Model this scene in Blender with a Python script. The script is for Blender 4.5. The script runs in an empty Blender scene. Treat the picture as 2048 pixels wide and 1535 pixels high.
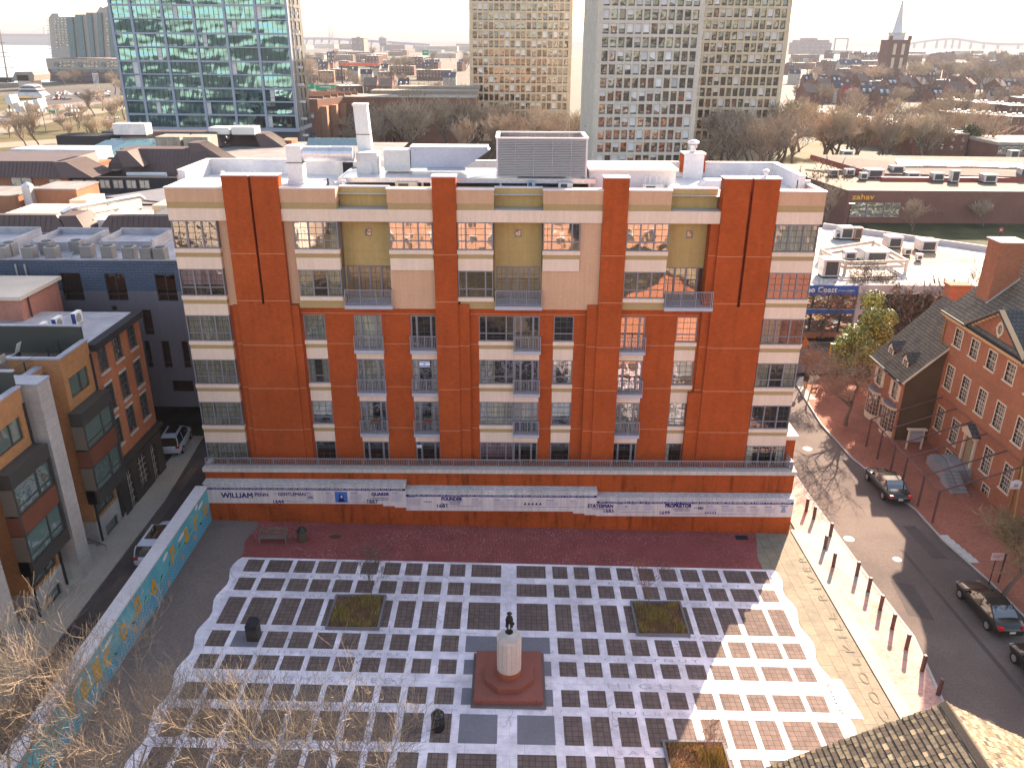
import bpy, math, random
from mathutils import Vector, Matrix
random.seed(7)
R_ = math.radians
scene = bpy.context.scene
# ---------------- camera ----------------
FPX, PIT, ROLL, CH = 1620.0, R_(22.93), 0.0065, 31.5
cam = bpy.data.cameras.new("camera"); cam.lens = FPX / 2048 * 36; cam.sensor_width = 36
cam.clip_start = 0.5; cam.clip_end = 40000
co = bpy.data.objects.new("camera", cam); scene.collection.objects.link(co)
_R = Vector((1, 0, 0)); _D = Vector((0, -math.sin(PIT), -math.cos(PIT))); _F = Vector((0, math.cos(PIT), -math.sin(PIT)))
_c, _s = math.cos(ROLL), math.sin(ROLL)
_r = _c * _R - _s * _D; _d = _s * _R + _c * _D
co.matrix_world = Matrix(((_r.x, -_d.x, -_F.x, 0), (_r.y, -_d.y, -_F.y, 0), (_r.z, -_d.z, -_F.z, CH), (0, 0, 0, 1)))
scene.camera = co
# ---------------- light ----------------
SUN_AZ, SUN_EL = R_(27.5), R_(25.5)
w = bpy.data.worlds.new("World"); scene.world = w; w.use_nodes = True
nt = w.node_tree; sk = nt.nodes.new("ShaderNodeTexSky"); sk.sky_type = 'NISHITA'; sk.sun_disc = False
sk.sun_elevation = SUN_EL; sk.sun_rotation = SUN_AZ; sk.dust_density = 1.2; sk.air_density = 1.0; sk.ozone_density = 1.0
bg = nt.nodes["Background"]; bg.inputs[1].default_value = 0.105; tn_ = nt.nodes.new("ShaderNodeMix"); tn_.data_type = 'RGBA'; tn_.blend_type = 'MULTIPLY'; tn_.inputs[0].default_value = 1; tn_.inputs[7].default_value = (1.18, 1.0, .84, 1)
nt.links.new(sk.outputs[0], tn_.inputs[6]); nt.links.new(tn_.outputs[2], bg.inputs[0])
sl = bpy.data.lights.new("sun", 'SUN'); sl.energy = 5.0; sl.angle = R_(0.5); sl.color = (1, 0.79, 0.60)
so = bpy.data.objects.new("sun", sl); scene.collection.objects.link(so)
sd = Vector((math.sin(SUN_AZ) * math.cos(SUN_EL), math.cos(SUN_AZ) * math.cos(SUN_EL), math.sin(SUN_EL)))
so.rotation_euler = sd.to_track_quat('Z', 'Y').to_euler(); so.location = (60, 60, 80)
scene.view_settings.view_transform = 'Standard'; scene.view_settings.look = 'None'
scene.view_settings.exposure = 2.2; scene.view_settings.gamma = 1.0
scene.render.engine = 'CYCLES'
scene.cycles.max_bounces = 6; scene.cycles.transparent_max_bounces = 12; scene.cycles.caustics_reflective = False; scene.cycles.caustics_refractive = False

# ---------------- pixel of the 2048 photo -> point in the place ----------------
def _ray(x, y):
    u = x - 1024; v = y - 767.5; u, v = _c * u + _s * v, -_s * u + _c * v
    return (u / FPX, math.cos(PIT) - math.sin(PIT) * v / FPX, -math.sin(PIT) - math.cos(PIT) * v / FPX)
def PY(x, y, D):
    a, b, c = _ray(x, y); t = D / b; return Vector((a * t, D, CH + c * t))
def PX(x, y, X):
    a, b, c = _ray(x, y); t = X / a; return Vector((X, b * t, CH + c * t))
def PZ(x, y, z=0.0):
    a, b, c = _ray(x, y); t = (z - CH) / c; return Vector((a * t, b * t, z))
KS = 0.0205
def PG(x, y):
    a, b, c = _ray(x, y); t = -CH / (c + KS * a); return Vector((a * t, b * t, CH + c * t))
def gz(x, y=50):
    s = 1.0 if y < 90 else max(0.0, 1 - (y - 90) / 40.0)
    return -KS * max(-34, min(45, x)) * s

# ---------------- mesh builder ----------------
COL = scene.collection; LOCALP = set()
class MB:
    def __init__(s): s.v = []; s.f = []; s.m = []
    def poly(s, pts, m=0):
        n = len(s.v); s.v += [tuple(p) for p in pts]; s.f.append(tuple(range(n, n + len(pts)))); s.m.append(m); return s
    def box(s, x0, x1, y0, y1, z0, z1, m=0, top=None):
        n = len(s.v)
        s.v += [(x0, y0, z0), (x1, y0, z0), (x1, y1, z0), (x0, y1, z0), (x0, y0, z1), (x1, y0, z1), (x1, y1, z1), (x0, y1, z1)]
        F = [(0, 3, 2, 1), (4, 5, 6, 7), (0, 1, 5, 4), (1, 2, 6, 5), (2, 3, 7, 6), (3, 0, 4, 7)]
        s.f += [tuple(n + i for i in f) for f in F]; s.m += [m] * 6
        if top is not None: s.m[-5] = top
        return s
    def hexa(s, P, m=0):   # 8 corners: bottom 4 ccw, top 4 ccw
        n = len(s.v); s.v += [tuple(p) for p in P]
        F = [(0, 3, 2, 1), (4, 5, 6, 7), (0, 1, 5, 4), (1, 2, 6, 5), (2, 3, 7, 6), (3, 0, 4, 7)]
        s.f += [tuple(n + i for i in f) for f in F]; s.m += [m] * 6; return s
    def prism(s, pts, dv, m=0, mside=None):  # polygon extruded by dv
        dv = Vector(dv); n = len(s.v); k = len(pts)
        s.v += [tuple(p) for p in pts] + [tuple(Vector(p) + dv) for p in pts]
        s.f.append(tuple(n + i for i in range(k))); s.f.append(tuple(n + k + i for i in reversed(range(k)))); s.m += [m, m]
        for i in range(k):
            j = (i + 1) % k; s.f.append((n + j, n + i, n + k + i, n + k + j)); s.m.append(m if mside is None else mside)
        return s
    def tube(s, pts, r, n=6, m=0, cap=True, r1=None):
        P = [Vector(p) for p in pts]; k = len(P); base = len(s.v)
        for i, p in enumerate(P):
            d = (P[min(i + 1, k - 1)] - P[max(i - 1, 0)]).normalized()
            a = d.orthogonal() if abs(d.z) > .95 else Vector((0, 0, 1)).cross(d); a.normalize(); b = d.cross(a)
            rr = r if r1 is None else r + (r1 - r) * i / (k - 1)
            if isinstance(r, (list, tuple)): rr = r[i]
            for j in range(n):
                t = 2 * math.pi * (j + .5) / n; q = p + (a * math.cos(t) + b * math.sin(t)) * rr; s.v.append(tuple(q))
        for i in range(k - 1):
            for j in range(n):
                j2 = (j + 1) % n; s.f.append((base + i * n + j, base + i * n + j2, base + (i + 1) * n + j2, base + (i + 1) * n + j)); s.m.append(m)
        if cap:
            s.f.append(tuple(base + j for j in reversed(range(n)))); s.f.append(tuple(base + (k - 1) * n + j for j in range(n))); s.m += [m, m]
        return s
    def lathe(s, prof, c=(0, 0, 0), n=16, m=0):   # prof [(r,z)]
        base = len(s.v)
        for r, z in prof:
            for j in range(n):
                t = 2 * math.pi * j / n; s.v.append((c[0] + r * math.cos(t), c[1] + r * math.sin(t), c[2] + z))
        k = len(prof)
        for i in range(k - 1):
            for j in range(n):
                j2 = (j + 1) % n; s.f.append((base + i * n + j, base + i * n + j2, base + (i + 1) * n + j2, base + (i + 1) * n + j)); s.m.append(m)
        s.f.append(tuple(base + j for j in reversed(range(n)))); s.f.append(tuple(base + (k - 1) * n + j for j in range(n))); s.m += [m, m]
        return s
    def fbox(s, F, u0, u1, z0, z1, d0, d1, m=0):
        if u0 > u1: u0, u1 = u1, u0
        P = [F(u0, z0, d1), F(u1, z0, d1), F(u1, z0, d0), F(u0, z0, d0), F(u0, z1, d1), F(u1, z1, d1), F(u1, z1, d0), F(u0, z1, d0)]
        return s.hexa(P, m)
    def wall(s, F, u0, u1, z0, z1, holes=(), d=0.0, reveal=.25, m=0, mr=None):
        us = sorted({u0, u1} | {round(h[0], 4) for h in holes} | {round(h[1], 4) for h in holes}); us = [u for u in us if u0 <= u <= u1]
        zs = sorted({z0, z1} | {round(h[2], 4) for h in holes} | {round(h[3], 4) for h in holes}); zs = [z for z in zs if z0 <= z <= z1]
        for i in range(len(us) - 1):
            run = None
            for j in range(len(zs) - 1):
                uc = (us[i] + us[i + 1]) / 2; zc = (zs[j] + zs[j + 1]) / 2
                if any(h[0] < uc < h[1] and h[2] < zc < h[3] for h in holes): continue
                s.poly([F(us[i], zs[j], d), F(us[i + 1], zs[j], d), F(us[i + 1], zs[j + 1], d), F(us[i], zs[j + 1], d)], m)
        mr = m if mr is None else mr
        for a, b, c, e in [h[:4] for h in holes]:
            for (p, q) in (((a, c), (b, c)), ((b, c), (b, e)), ((b, e), (a, e)), ((a, e), (a, c))):
                s.poly([F(p[0], p[1], d), F(p[0], p[1], d - reveal), F(q[0], q[1], d - reveal), F(q[0], q[1], d)], mr)
        return s
    def build(s, name, mats, parent=None, smooth=False, kind=None):
        me = bpy.data.meshes.new(name); me.from_pydata(s.v, [], s.f)
        if not isinstance(mats, (list, tuple)): mats = [mats]
        for q in mats: me.materials.append(q)
        me.polygons.foreach_set('material_index', s.m)
        if smooth: me.polygons.foreach_set('use_smooth', [True] * len(s.f))
        me.update(); o = bpy.data.objects.new(name, me); COL.objects.link(o)
        if parent is not None:
            o.parent = parent
            if parent.type == 'EMPTY' and parent.name not in LOCALP: o.matrix_parent_inverse = Matrix.Translation(-parent.location)
        if kind: o['kind'] = kind
        return o
def Fr(O, U, N):
    O, U, N = Vector(O), Vector(U).normalized(), Vector(N).normalized()
    def f(u, z, d): 
        p = O + U * u + N * d; return Vector((p.x, p.y, z))
    return f
def FY(y): return lambda u, z, d: Vector((u, y - d, z))            # faces the camera side (-y)
def FXp(x): return lambda u, z, d: Vector((x + d, -u, z))          # faces +x, u = -y
def FXm(x): return lambda u, z, d: Vector((x - d, u, z))           # faces -x, u = y
def tag(o, label, cat, group=None, kind=None):
    if label: o['label'] = label
    if cat: o['category'] = cat
    if group: o['group'] = group
    if kind: o['kind'] = kind
    return o
def thing(name, label, cat, loc=(0, 0, 0), group=None):
    o = bpy.data.objects.new(name, None); COL.objects.link(o); o.location = loc; o.empty_display_size = .3
    return tag(o, label, cat, group)
def struct(name, mb, mats, kind='structure', **k): 
    o = mb.build(name, mats, **k); o['kind'] = kind; return o
KIDS = {}
def kids(o):
    if o.name not in KIDS: KIDS[o.name] = [c for c in bpy.data.objects if c.parent == o]
    return KIDS[o.name]
def dup(o, loc=None, rot=None, sc=None, label=None, parent=None, group=None):
    c = o.copy(); COL.objects.link(c)
    if parent is not None: c.parent = parent
    if loc is not None: c.location = loc
    if rot is not None: c.rotation_euler = (0, 0, rot)
    if sc is not None: c.scale = (sc, sc, sc) if not isinstance(sc, tuple) else sc
    if label: c['label'] = label
    if group: c['group'] = group
    for ch in kids(o): dup(ch, parent=c)
    return c
_tc = {}
def text_mesh(s):
    if s in _tc: return _tc[s]
    cu = bpy.data.curves.new('t', 'FONT'); cu.body = s; cu.size = 1; cu.align_x = 'LEFT'; cu.resolution_u = 2
    o = bpy.data.objects.new('t', cu); COL.objects.link(o); dg = bpy.context.evaluated_depsgraph_get()
    me = bpy.data.meshes.new_from_object(o.evaluated_get(dg)); V = [v.co.copy() for v in me.vertices]; P = [tuple(p.vertices) for p in me.polygons]
    bpy.data.objects.remove(o); bpy.data.curves.remove(cu); bpy.data.meshes.remove(me)
    x0 = min(v.x for v in V); x1 = max(v.x for v in V); y0 = min(v.y for v in V); y1 = max(v.y for v in V)
    V = [((v.x - x0) / (x1 - x0), (v.y - y0) / (y1 - y0)) for v in V]; _tc[s] = (V, P, (x1 - x0) / (y1 - y0)); return _tc[s]
def put_text(mb, s, org, ux, uy, h, w=None, m=0, bold=0.0):
    """flat lettering: org lower-left, ux/uy unit dirs, height h, width w"""
    V, P, asp = text_mesh(s); w = w or asp * h; O = Vector(org); ux = Vector(ux); uy = Vector(uy)
    offs = [(0, 0)] if not bold else [(0, 0), (bold, 0), (0, bold), (bold, bold)]
    nn = ux.cross(uy)
    for k, (a, b) in enumerate(offs):
        n = len(mb.v); mb.v += [tuple(O + ux * (x * w + a) + uy * (y * h + b) + nn * .0015 * k) for x, y in V]
        mb.f += [tuple(n + i for i in p) for p in P]; mb.m += [m] * len(P)
    return w

# ---------------- materials ----------------
def _nodes(name):
    m = bpy.data.materials.new(name); m.use_nodes = True; t = m.node_tree; return m, t, t.nodes, t.links, t.nodes["Principled BSDF"]
def _pos(N, L, scale=(1, 1, 1)):
    g = N.new("ShaderNodeNewGeometry"); mp = N.new("ShaderNodeMapping"); mp.inputs['Scale'].default_value = scale
    L.new(g.outputs['Position'], mp.inputs['Vector']); return mp.outputs[0]
def _noise(N, L, v, sc, det=4, rough=.6):
    n = N.new("ShaderNodeTexNoise"); n.inputs['Scale'].default_value = sc; n.inputs['Detail'].default_value = det; n.inputs['Roughness'].default_value = rough
    L.new(v, n.inputs['Vector']); return n.outputs['Fac']
def _mr(N, L, x, a, b, c, d):
    n = N.new("ShaderNodeMapRange"); n.inputs[1].default_value = a; n.inputs[2].default_value = b; n.inputs[3].default_value = c; n.inputs[4].default_value = d
    L.new(x, n.inputs[0]); return n.outputs[0]
def _mul(N, L, col, fac):
    n = N.new("ShaderNodeMix"); n.data_type = 'RGBA'; n.blend_type = 'MULTIPLY'; n.inputs[0].default_value = 1
    if isinstance(col, (tuple, list)): n.inputs[6].default_value = (*col, 1)
    else: L.new(col, n.inputs[6])
    L.new(fac, n.inputs[7]); return n.outputs[2]
def _mix(N, L, fac, a, b):
    n = N.new("ShaderNodeMix"); n.data_type = 'RGBA'
    if isinstance(fac, float): n.inputs[0].default_value = fac
    else: L.new(fac, n.inputs[0])
    for i, q in ((6, a), (7, b)):
        if isinstance(q, (tuple, list)): n.inputs[i].default_value = (*q, 1)
        else: L.new(q, n.inputs[i])
    return n.outputs[2]
def _bump(N, L, h, st, dist, bs):
    b = N.new("ShaderNodeBump"); b.inputs['Strength'].default_value = st; b.inputs['Distance'].default_value = dist; L.new(h, b.inputs['Height']); L.new(b.outputs[0], bs.inputs['Normal']); return b
def M(name, col, rough=.8, var=.15, sc=2.0, metal=0, bump=0, rnd=0, col2=None, sc2=.4, streak=0, spec=.5, coat=0):
    m, t, N, L, bs = _nodes(name); p = _pos(N, L)
    n1 = _noise(N, L, p, sc * 6, 3); n2 = _noise(N, L, p, sc2, 5)
    c = col
    if col2: c = _mix(N, L, _mr(N, L, n2, .4, .6, 0, 1), col, col2)
    c = _mul(N, L, c, _mr(N, L, n1, .3, .7, 1 - var, 1 + var)); c = _mul(N, L, c, _mr(N, L, n2, .3, .7, 1 - var, 1 + var))
    if streak:
        sv = _pos(N, L, (2.2, 2.2, .12)); c = _mul(N, L, c, _mr(N, L, _noise(N, L, sv, 2.0, 4), .35, .7, 1 - streak, 1.05))
    if rnd:
        oi = N.new("ShaderNodeObjectInfo"); c = _mul(N, L, c, _mr(N, L, oi.outputs['Random'], 0, 1, 1 - rnd, 1 + rnd))
    L.new(c, bs.inputs['Base Color']); bs.inputs['Roughness'].default_value = rough; bs.inputs['Metallic'].default_value = metal
    bs.inputs['Specular IOR Level'].default_value = spec if rough < .75 else .15; bs.inputs['Coat Weight'].default_value = coat; bs.inputs['Coat Roughness'].default_value = .05
    if bump: _bump(N, L, n1, bump, .05, bs)
    return m
def BR(name, c1, c2, mort, w=.22, h=.075, ms=.01, floor=False, var=.12, sc2=.3, rough=.85, rnd=0, stain=0, off=.5, rot=0, bump=.3, speck=0):
    m, t, N, L, bs = _nodes(name); g = N.new("ShaderNodeNewGeometry"); sp = N.new("ShaderNodeSeparateXYZ"); L.new(g.outputs['Position'], sp.inputs[0])
    cb = N.new("ShaderNodeCombineXYZ")
    if floor: L.new(sp.outputs[0], cb.inputs[0]); L.new(sp.outputs[1], cb.inputs[1])
    else:
        ad = N.new("ShaderNodeMath"); L.new(sp.outputs[0], ad.inputs[0]); L.new(sp.outputs[1], ad.inputs[1]); L.new(ad.outputs[0], cb.inputs[0]); L.new(sp.outputs[2], cb.inputs[1])
    vec = cb.outputs[0]
    if rot:
        mp = N.new("ShaderNodeMapping"); mp.inputs['Rotation'].default_value = (0, 0, rot); L.new(vec, mp.inputs[0]); vec = mp.outputs[0]
    b = N.new("ShaderNodeTexBrick"); L.new(vec, b.inputs['Vector']); b.inputs['Scale'].default_value = 1; b.inputs['Brick Width'].default_value = w; b.inputs['Row Height'].default_value = h
    b.inputs['Mortar Size'].default_value = ms; b.inputs['Color1'].default_value = (*c1, 1); b.inputs['Color2'].default_value = (*c2, 1); b.inputs['Mortar'].default_value = (*mort, 1); b.offset = off
    p = _pos(N, L); n2 = _noise(N, L, p, sc2, 6); n3 = _noise(N, L, p, 4.0, 4)
    c = _mul(N, L, b.outputs[0], _mr(N, L, n2, .3, .7, 1 - var, 1 + var)); c = _mul(N, L, c, _mr(N, L, n3, .3, .7, 1 - var * .7, 1 + var * .7))
    if stain: c = _mul(N, L, c, _mr(N, L, _noise(N, L, _pos(N, L, (1.6, 1.6, .2)), 1.3, 5), .3, .5, 1 - stain, 1.0))
    if rnd:
        oi = N.new("ShaderNodeObjectInfo"); c = _mul(N, L, c, _mr(N, L, oi.outputs['Random'], 0, 1, 1 - rnd, 1 + rnd))
    if speck:
        mk = N.new('ShaderNodeMath'); mk.operation = 'MULTIPLY'; L.new(_mr(N, L, _noise(N, L, p, 9, 2), .58, .66, 0, speck), mk.inputs[0]); L.new(_mr(N, L, _noise(N, L, _pos(N, L, (.25, 1, 1)), .45, 4), .42, .58, 0, 1), mk.inputs[1]); c = _mix(N, L, mk.outputs[0], c, (.5, .34, .33))
    L.new(c, bs.inputs['Base Color']); bs.inputs['Roughness'].default_value = rough; bs.inputs['Specular IOR Level'].default_value = .12
    if bump: _bump(N, L, b.outputs['Fac'], -bump, .01, bs)
    return m
def GL(name, tint=(.79, .79, .76), refl=.3, wav=.1, wsc=.8, opaque=None, rcol=(1, 1, 1), rnd=0, st=(1, 1, 1)):
    m, t, N, L, bs = _nodes(name); p = _pos(N, L, st); n = _noise(N, L, p, wsc, 2)
    g = N.new("ShaderNodeBsdfGlossy"); g.inputs['Roughness'].default_value = .03; g.inputs['Color'].default_value = (*rcol, 1)
    b = N.new("ShaderNodeBump"); b.inputs['Strength'].default_value = 1; b.inputs['Distance'].default_value = wav; L.new(n, b.inputs['Height']); L.new(b.outputs[0], g.inputs['Normal'])
    if opaque:
        a = N.new("ShaderNodeBsdfDiffuse"); a.inputs['Color'].default_value = (*opaque, 1)
        if rnd:
            oi = N.new("ShaderNodeObjectInfo"); L.new(_mul(N, L, opaque, _mr(N, L, oi.outputs['Random'], 0, 1, 1 - rnd, 1 + rnd)), a.inputs['Color'])
    else: a = N.new("ShaderNodeBsdfTransparent"); a.inputs['Color'].default_value = (*tint, 1)
    mx = N.new("ShaderNodeMixShader"); mx.inputs[0].default_value = refl; L.new(a.outputs[0], mx.inputs[1]); L.new(g.outputs[0], mx.inputs[2])
    L.new(mx.outputs[0], N["Material Output"].inputs[0]); N.remove(bs); return m
def CURT(name, col, sc=14):
    m, t, N, L, bs = _nodes(name); p = _pos(N, L, (1, 1, .05)); n = _noise(N, L, p, sc, 2)
    L.new(_mul(N, L, col, _mr(N, L, n, .3, .7, .55, 1.15)), bs.inputs['Base Color']); bs.inputs['Roughness'].default_value = .9; return m  # vertical dark stripes paint the shade of folds into the cloth colour

m_brick = BR('orange_brick', (.395, .070, .013), (.33, .056, .011), (.30, .078, .025), var=.13, stain=.14, ms=.008)
m_brickw = BR('stained_orange_brick', (.38, .070, .013), (.32, .056, .010), (.28, .075, .02), var=.18, stain=.5, ms=.008)
m_beige = M('beige_stucco', (.54, .33, .215), .9, .05, 1, streak=.06)
m_tan = M('tan_stucco', (.38, .27, .135), .9, .05, 1)
m_olive = M('olive_stucco', (.44, .315, .135), .9, .06, 1, streak=.08)
m_cream = M('cream_stucco', (.69, .53, .43), .9, .04, 1, streak=.05)
m_joint = M('joint_line', (.62, .33, .2), .9, .05)
m_frame = M('grey_window_frame', (.19, .175, .20), .5, .05)
m_munt = M('dark_muntin', (.055, .055, .06), .5, .05)
m_slab = M('lavender_grey_slab', (.38, .37, .44), .7, .06)
m_rail = M('grey_rail', (.24, .23, .26), .5, .05)
m_glass = GL('window_glass', refl=.17, wav=.02)
m_glassw = GL('mirror_like_glass', refl=.46, wav=.012, wsc=.6, rcol=(.86, .84, .86))
m_room = M('dark_room', (.022, .018, .017), .95, .5, .6, rnd=.6)
m_curt = CURT('white_curtain', (.75, .76, .68)); m_curtg = CURT('green_curtain', (.38, .37, .30)); m_curtr = CURT('purple_curtain', (.38, .25, .30)); m_blind = M('white_blind', (.72, .74, .74), .8, .05)
m_white = M('white_roof_membrane', (.70, .68, .68), .6, .07, .8, col2=(.50, .50, .54), sc2=.35)
m_cap = M('metal_coping', (.62, .58, .62), .5, .05)
m_galv = M('galvanised_metal', (.55, .56, .60), .35, .12, 1.2, metal=.55)
m_bduct = M('blue_grey_duct', (.36, .42, .54), .45, .1, 1.0, metal=.3)
m_beigemetal = M('weathered_beige_metal', (.62, .55, .45), .6, .15, .8, col2=(.55, .42, .28), sc2=.5)
m_dark = M('dark_metal', (.03, .03, .035), .8, .1)
m_black = M('black_paint', (.012, .012, .012), .4, .1)
m_rust = M('rusty_steel', (.12, .045, .035), .7, .2)
m_conc = M('concrete', (.42, .40, .38), .9, .12, 1)
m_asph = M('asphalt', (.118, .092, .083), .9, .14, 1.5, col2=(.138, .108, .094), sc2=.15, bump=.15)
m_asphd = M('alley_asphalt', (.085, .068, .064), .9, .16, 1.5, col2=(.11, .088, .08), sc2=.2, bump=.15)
m_walk = M('sidewalk_concrete', (.42, .375, .32), .9, .1, 1.2)
m_kerb = M('kerb_stone', (.36, .34, .32), .9, .1, 1)
m_redwalk = BR('red_brick_sidewalk', (.32, .115, .07), (.26, .09, .058), (.22, .12, .09), w=.2, h=.1, floor=True, var=.2, ms=.008)
m_pinkwalk = BR('pink_brick_sidewalk', (.56, .32, .26), (.47, .25, .20), (.55, .4, .34), w=.2, h=.1, floor=True, var=.25, ms=.01, sc2=.8)
m_redband = BR('red_brick_paving', (.25, .05, .045), (.205, .042, .038), (.33, .15, .14), w=.2, h=.1, floor=True, var=.16, ms=.008, rot=math.pi / 2, sc2=.6, speck=.55)
m_pav = BR('brown_paver', (.185, .135, .118), (.145, .106, .094), (.07, .053, .048), w=.31, h=.31, floor=True, off=0, var=.2, ms=.013, bump=.4)
m_blue = M('bluestone', (.20, .19, .215), .8, .1, 1.5)
m_conc2 = M('grey_plaza_concrete', (.215, .168, .150), .9, .2, 1.5, col2=(.175, .137, .12), sc2=.35, bump=.1)
m_slate = BR('slate_flagstone', (.26, .22, .16), (.22, .19, .145), (.10, .085, .07), w=1.25, h=.72, floor=True, off=.37, var=.14, ms=.012, rot=math.pi / 2, sc2=1.2)
def marble():
    m, t, N, L, bs = _nodes('veined_white_marble'); g = N.new("ShaderNodeNewGeometry"); p = _pos(N, L)
    n = _noise(N, L, p, 1.3, 8, .65); n0 = _noise(N, L, p, .35, 6)
    v = N.new("ShaderNodeTexVoronoi"); v.feature = 'DISTANCE_TO_EDGE'; v.inputs['Scale'].default_value = .55
    mp = N.new("ShaderNodeMix"); mp.data_type = 'VECTOR'; mp.inputs[0].default_value = .35; nn = N.new("ShaderNodeTexNoise"); nn.inputs['Scale'].default_value = 1.6; nn.inputs['Detail'].default_value = 5
    L.new(p, nn.inputs['Vector']); L.new(p, mp.inputs[4]); L.new(nn.outputs['Color'], mp.inputs[5]); L.new(mp.outputs[1], v.inputs['Vector'])
    ck = _mr(N, L, v.outputs['Distance'], 0, .006, 0, 1)
    msk = _mr(N, L, _noise(N, L, p, .5, 3), .52, .56, 1, 0)      # cracks only in places
    mx = N.new("ShaderNodeMath"); mx.operation = 'MAXIMUM'; L.new(ck, mx.inputs[0]); L.new(msk, mx.inputs[1])
    b = N.new("ShaderNodeTexBrick"); L.new(p, b.inputs['Vector']); b.inputs['Scale'].default_value = 1; b.inputs['Brick Width'].default_value = 1.45; b.inputs['Row Height'].default_value = 1.2
    b.inputs['Mortar Size'].default_value = .008; b.inputs['Color1'].default_value = (1, 1, 1, 1); b.inputs['Color2'].default_value = (.93, .93, .95, 1); b.inputs['Mortar'].default_value = (.6, .6, .62, 1)
    c = _mix(N, L, _mr(N, L, n, .4, .62, 0, 1), (.95, .87, .92), (.72, .66, .72))
    c = _mul(N, L, c, _mr(N, L, n0, .35, .65, .78, 1.08)); c = _mul(N, L, c, b.outputs[0]); c = _mul(N, L, c, _mr(N, L, mx.outputs[0], 0, 1, .25, 1))
    L.new(c, bs.inputs['Base Color']); bs.inputs['Roughness'].default_value = .55; return m
m_marble = marble()
# ================= setting =================
def sheet(name, pts, m, dz, kind='structure', z=None):
    mb = MB(); mb.poly([(x, y, (gz(x, y) if z is None else z) + dz) for x, y in pts], 0); return struct(name, mb, m, kind)
def ground():
    mb = MB(); xs = [-14000, -2500, -700, -300, -150, -34, 0, 45, 150, 300, 700, 2500, 14000]; ys = [-1500, -300, 0, 60, 90, 100, 110, 120, 130, 200, 400, 900, 2500, 20000]
    for i in range(len(xs) - 1):
        for j in range(len(ys) - 1):
            q = [(xs[i], ys[j]), (xs[i + 1], ys[j]), (xs[i + 1], ys[j + 1]), (xs[i], ys[j + 1])]; mb.poly([(x, y, gz(x, y) - .03) for x, y in q])
    m, t, N, L, bs = _nodes('winter_ground'); p = _pos(N, L)
    n = _noise(N, L, p, .02, 8, .65); n2 = _noise(N, L, p, .15, 6); n3 = _noise(N, L, _pos(N, L, (1, .35, 1)), .006, 8, .75)
    c = _mix(N, L, _mr(N, L, n, .42, .6, 0, 1), (.060, .045, .034), (.055, .052, .024)); c = _mix(N, L, _mr(N, L, n2, .5, .62, 0, .8), c, (.08, .066, .06))
    c = _mix(N, L, _mr(N, L, n3, .55, .62, 0, .5), c, (.11, .09, .085))
    L.new(c, bs.inputs['Base Color']); bs.inputs['Roughness'].default_value = .95; return struct('ground', mb, m)
ground()
# main paved areas, near the square
sheet('street_asphalt', [(20.9, -20), (27.0, -20), (31.3, 20), (31.2, 40), (30.3, 52), (28.5, 60), (28.2, 66), (28.9, 76), (30.6, 79), (29, 88), (23, 88), (22.9, 60), (23.0, 49), (23.6, 38), (22.9, 33)], m_asph, .0)
sheet('cross_street_asphalt', [(-140, 78.6), (140, 78.6), (140, 87.8), (-140, 87.8)], m_asph, .006)
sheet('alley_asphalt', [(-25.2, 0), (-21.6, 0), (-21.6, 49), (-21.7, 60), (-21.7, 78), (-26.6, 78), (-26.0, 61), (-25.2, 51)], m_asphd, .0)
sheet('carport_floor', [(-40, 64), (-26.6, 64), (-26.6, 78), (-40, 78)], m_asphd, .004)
# raised pavements with kerbs
def slab(name, pts, m, h, mk):
    mb = MB(); P = [(x, y, gz(x, y) + h) for x, y in pts]; mb.prism([(x, y, z - h - .2) for x, y, z in P][::-1], (0, 0, 0), 0) if 0 else None
    k = len(P); mb.poly(P, 0)
    for i in range(k):
        a, b = P[i], P[(i + 1) % k]; mb.poly([a, (a[0], a[1], a[2] - h - .05), (b[0], b[1], b[2] - h - .05), b], 1)
    return struct(name, mb, [m, mk])
def kerb(name, pts, w, h, m, side=1):
    mb = MB()
    for i in range(len(pts) - 1):
        a, b = Vector((*pts[i], 0)), Vector((*pts[i + 1], 0)); d = (b - a).normalized(); n = Vector((-d.y, d.x, 0)) * w * side
        q = [a, b, b + n, a + n]; B = [(p.x, p.y, gz(p.x, p.y) - .02) for p in q]; T = [(p.x, p.y, gz(p.x, p.y) + h) for p in q]
        if side < 0: B, T = B[::-1], T[::-1]
        mb.hexa(B + T)
    return struct(name, mb, m)
E_SIDE = [(31.3, 20), (31.3, 38), (30.95, 43.3), (30.2, 48), (30.1, 52), (28.45, 60.2), (28.15, 66.6), (28.9, 76), (29.9, 77.9), (31.5, 78.5)]
slab('brick_sidewalk', [(27.1, -20)] + E_SIDE + [(140, 78.5), (140, -20)], m_redwalk, .13, m_kerb)
kerb('kerb', E_SIDE, .16, .142, m_kerb, -1)
W_SIDE = [(22.7, 20), (22.95, 33), (23.7, 38), (23.3, 44), (23.1, 49), (22.9, 55), (22.8, 72), (22.3, 77), (20.5, 78.5)]
slab('pink_brick_sidewalk', [(20.25, 20)] + W_SIDE + [(19.3, 78.5), (19.3, 49.3), (20.25, 49.0)][0:0] + [(20.2, 78.5)], m_pinkwalk, .04, m_kerb)
kerb('kerb', W_SIDE, .18, .055, m_kerb, 1)
sheet('pale_concrete_apron', [(19.86, 49.1), (20.15, 20), (20.75, 20), (20.85, 49.1)], m_walk, .052)
sheet('pale_concrete_apron', [(20.3, 45.5), (21.3, 45.5), (23.0, 40), (23.0, 44), (22.9, 54), (21.2, 49), (20.3, 49)], m_walk, .048)
sheet('corner_pavement', [(23.5, 76.4), (26.5, 76.4), (26.5, 77), (23.5, 77)], m_walk, .02)
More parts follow.
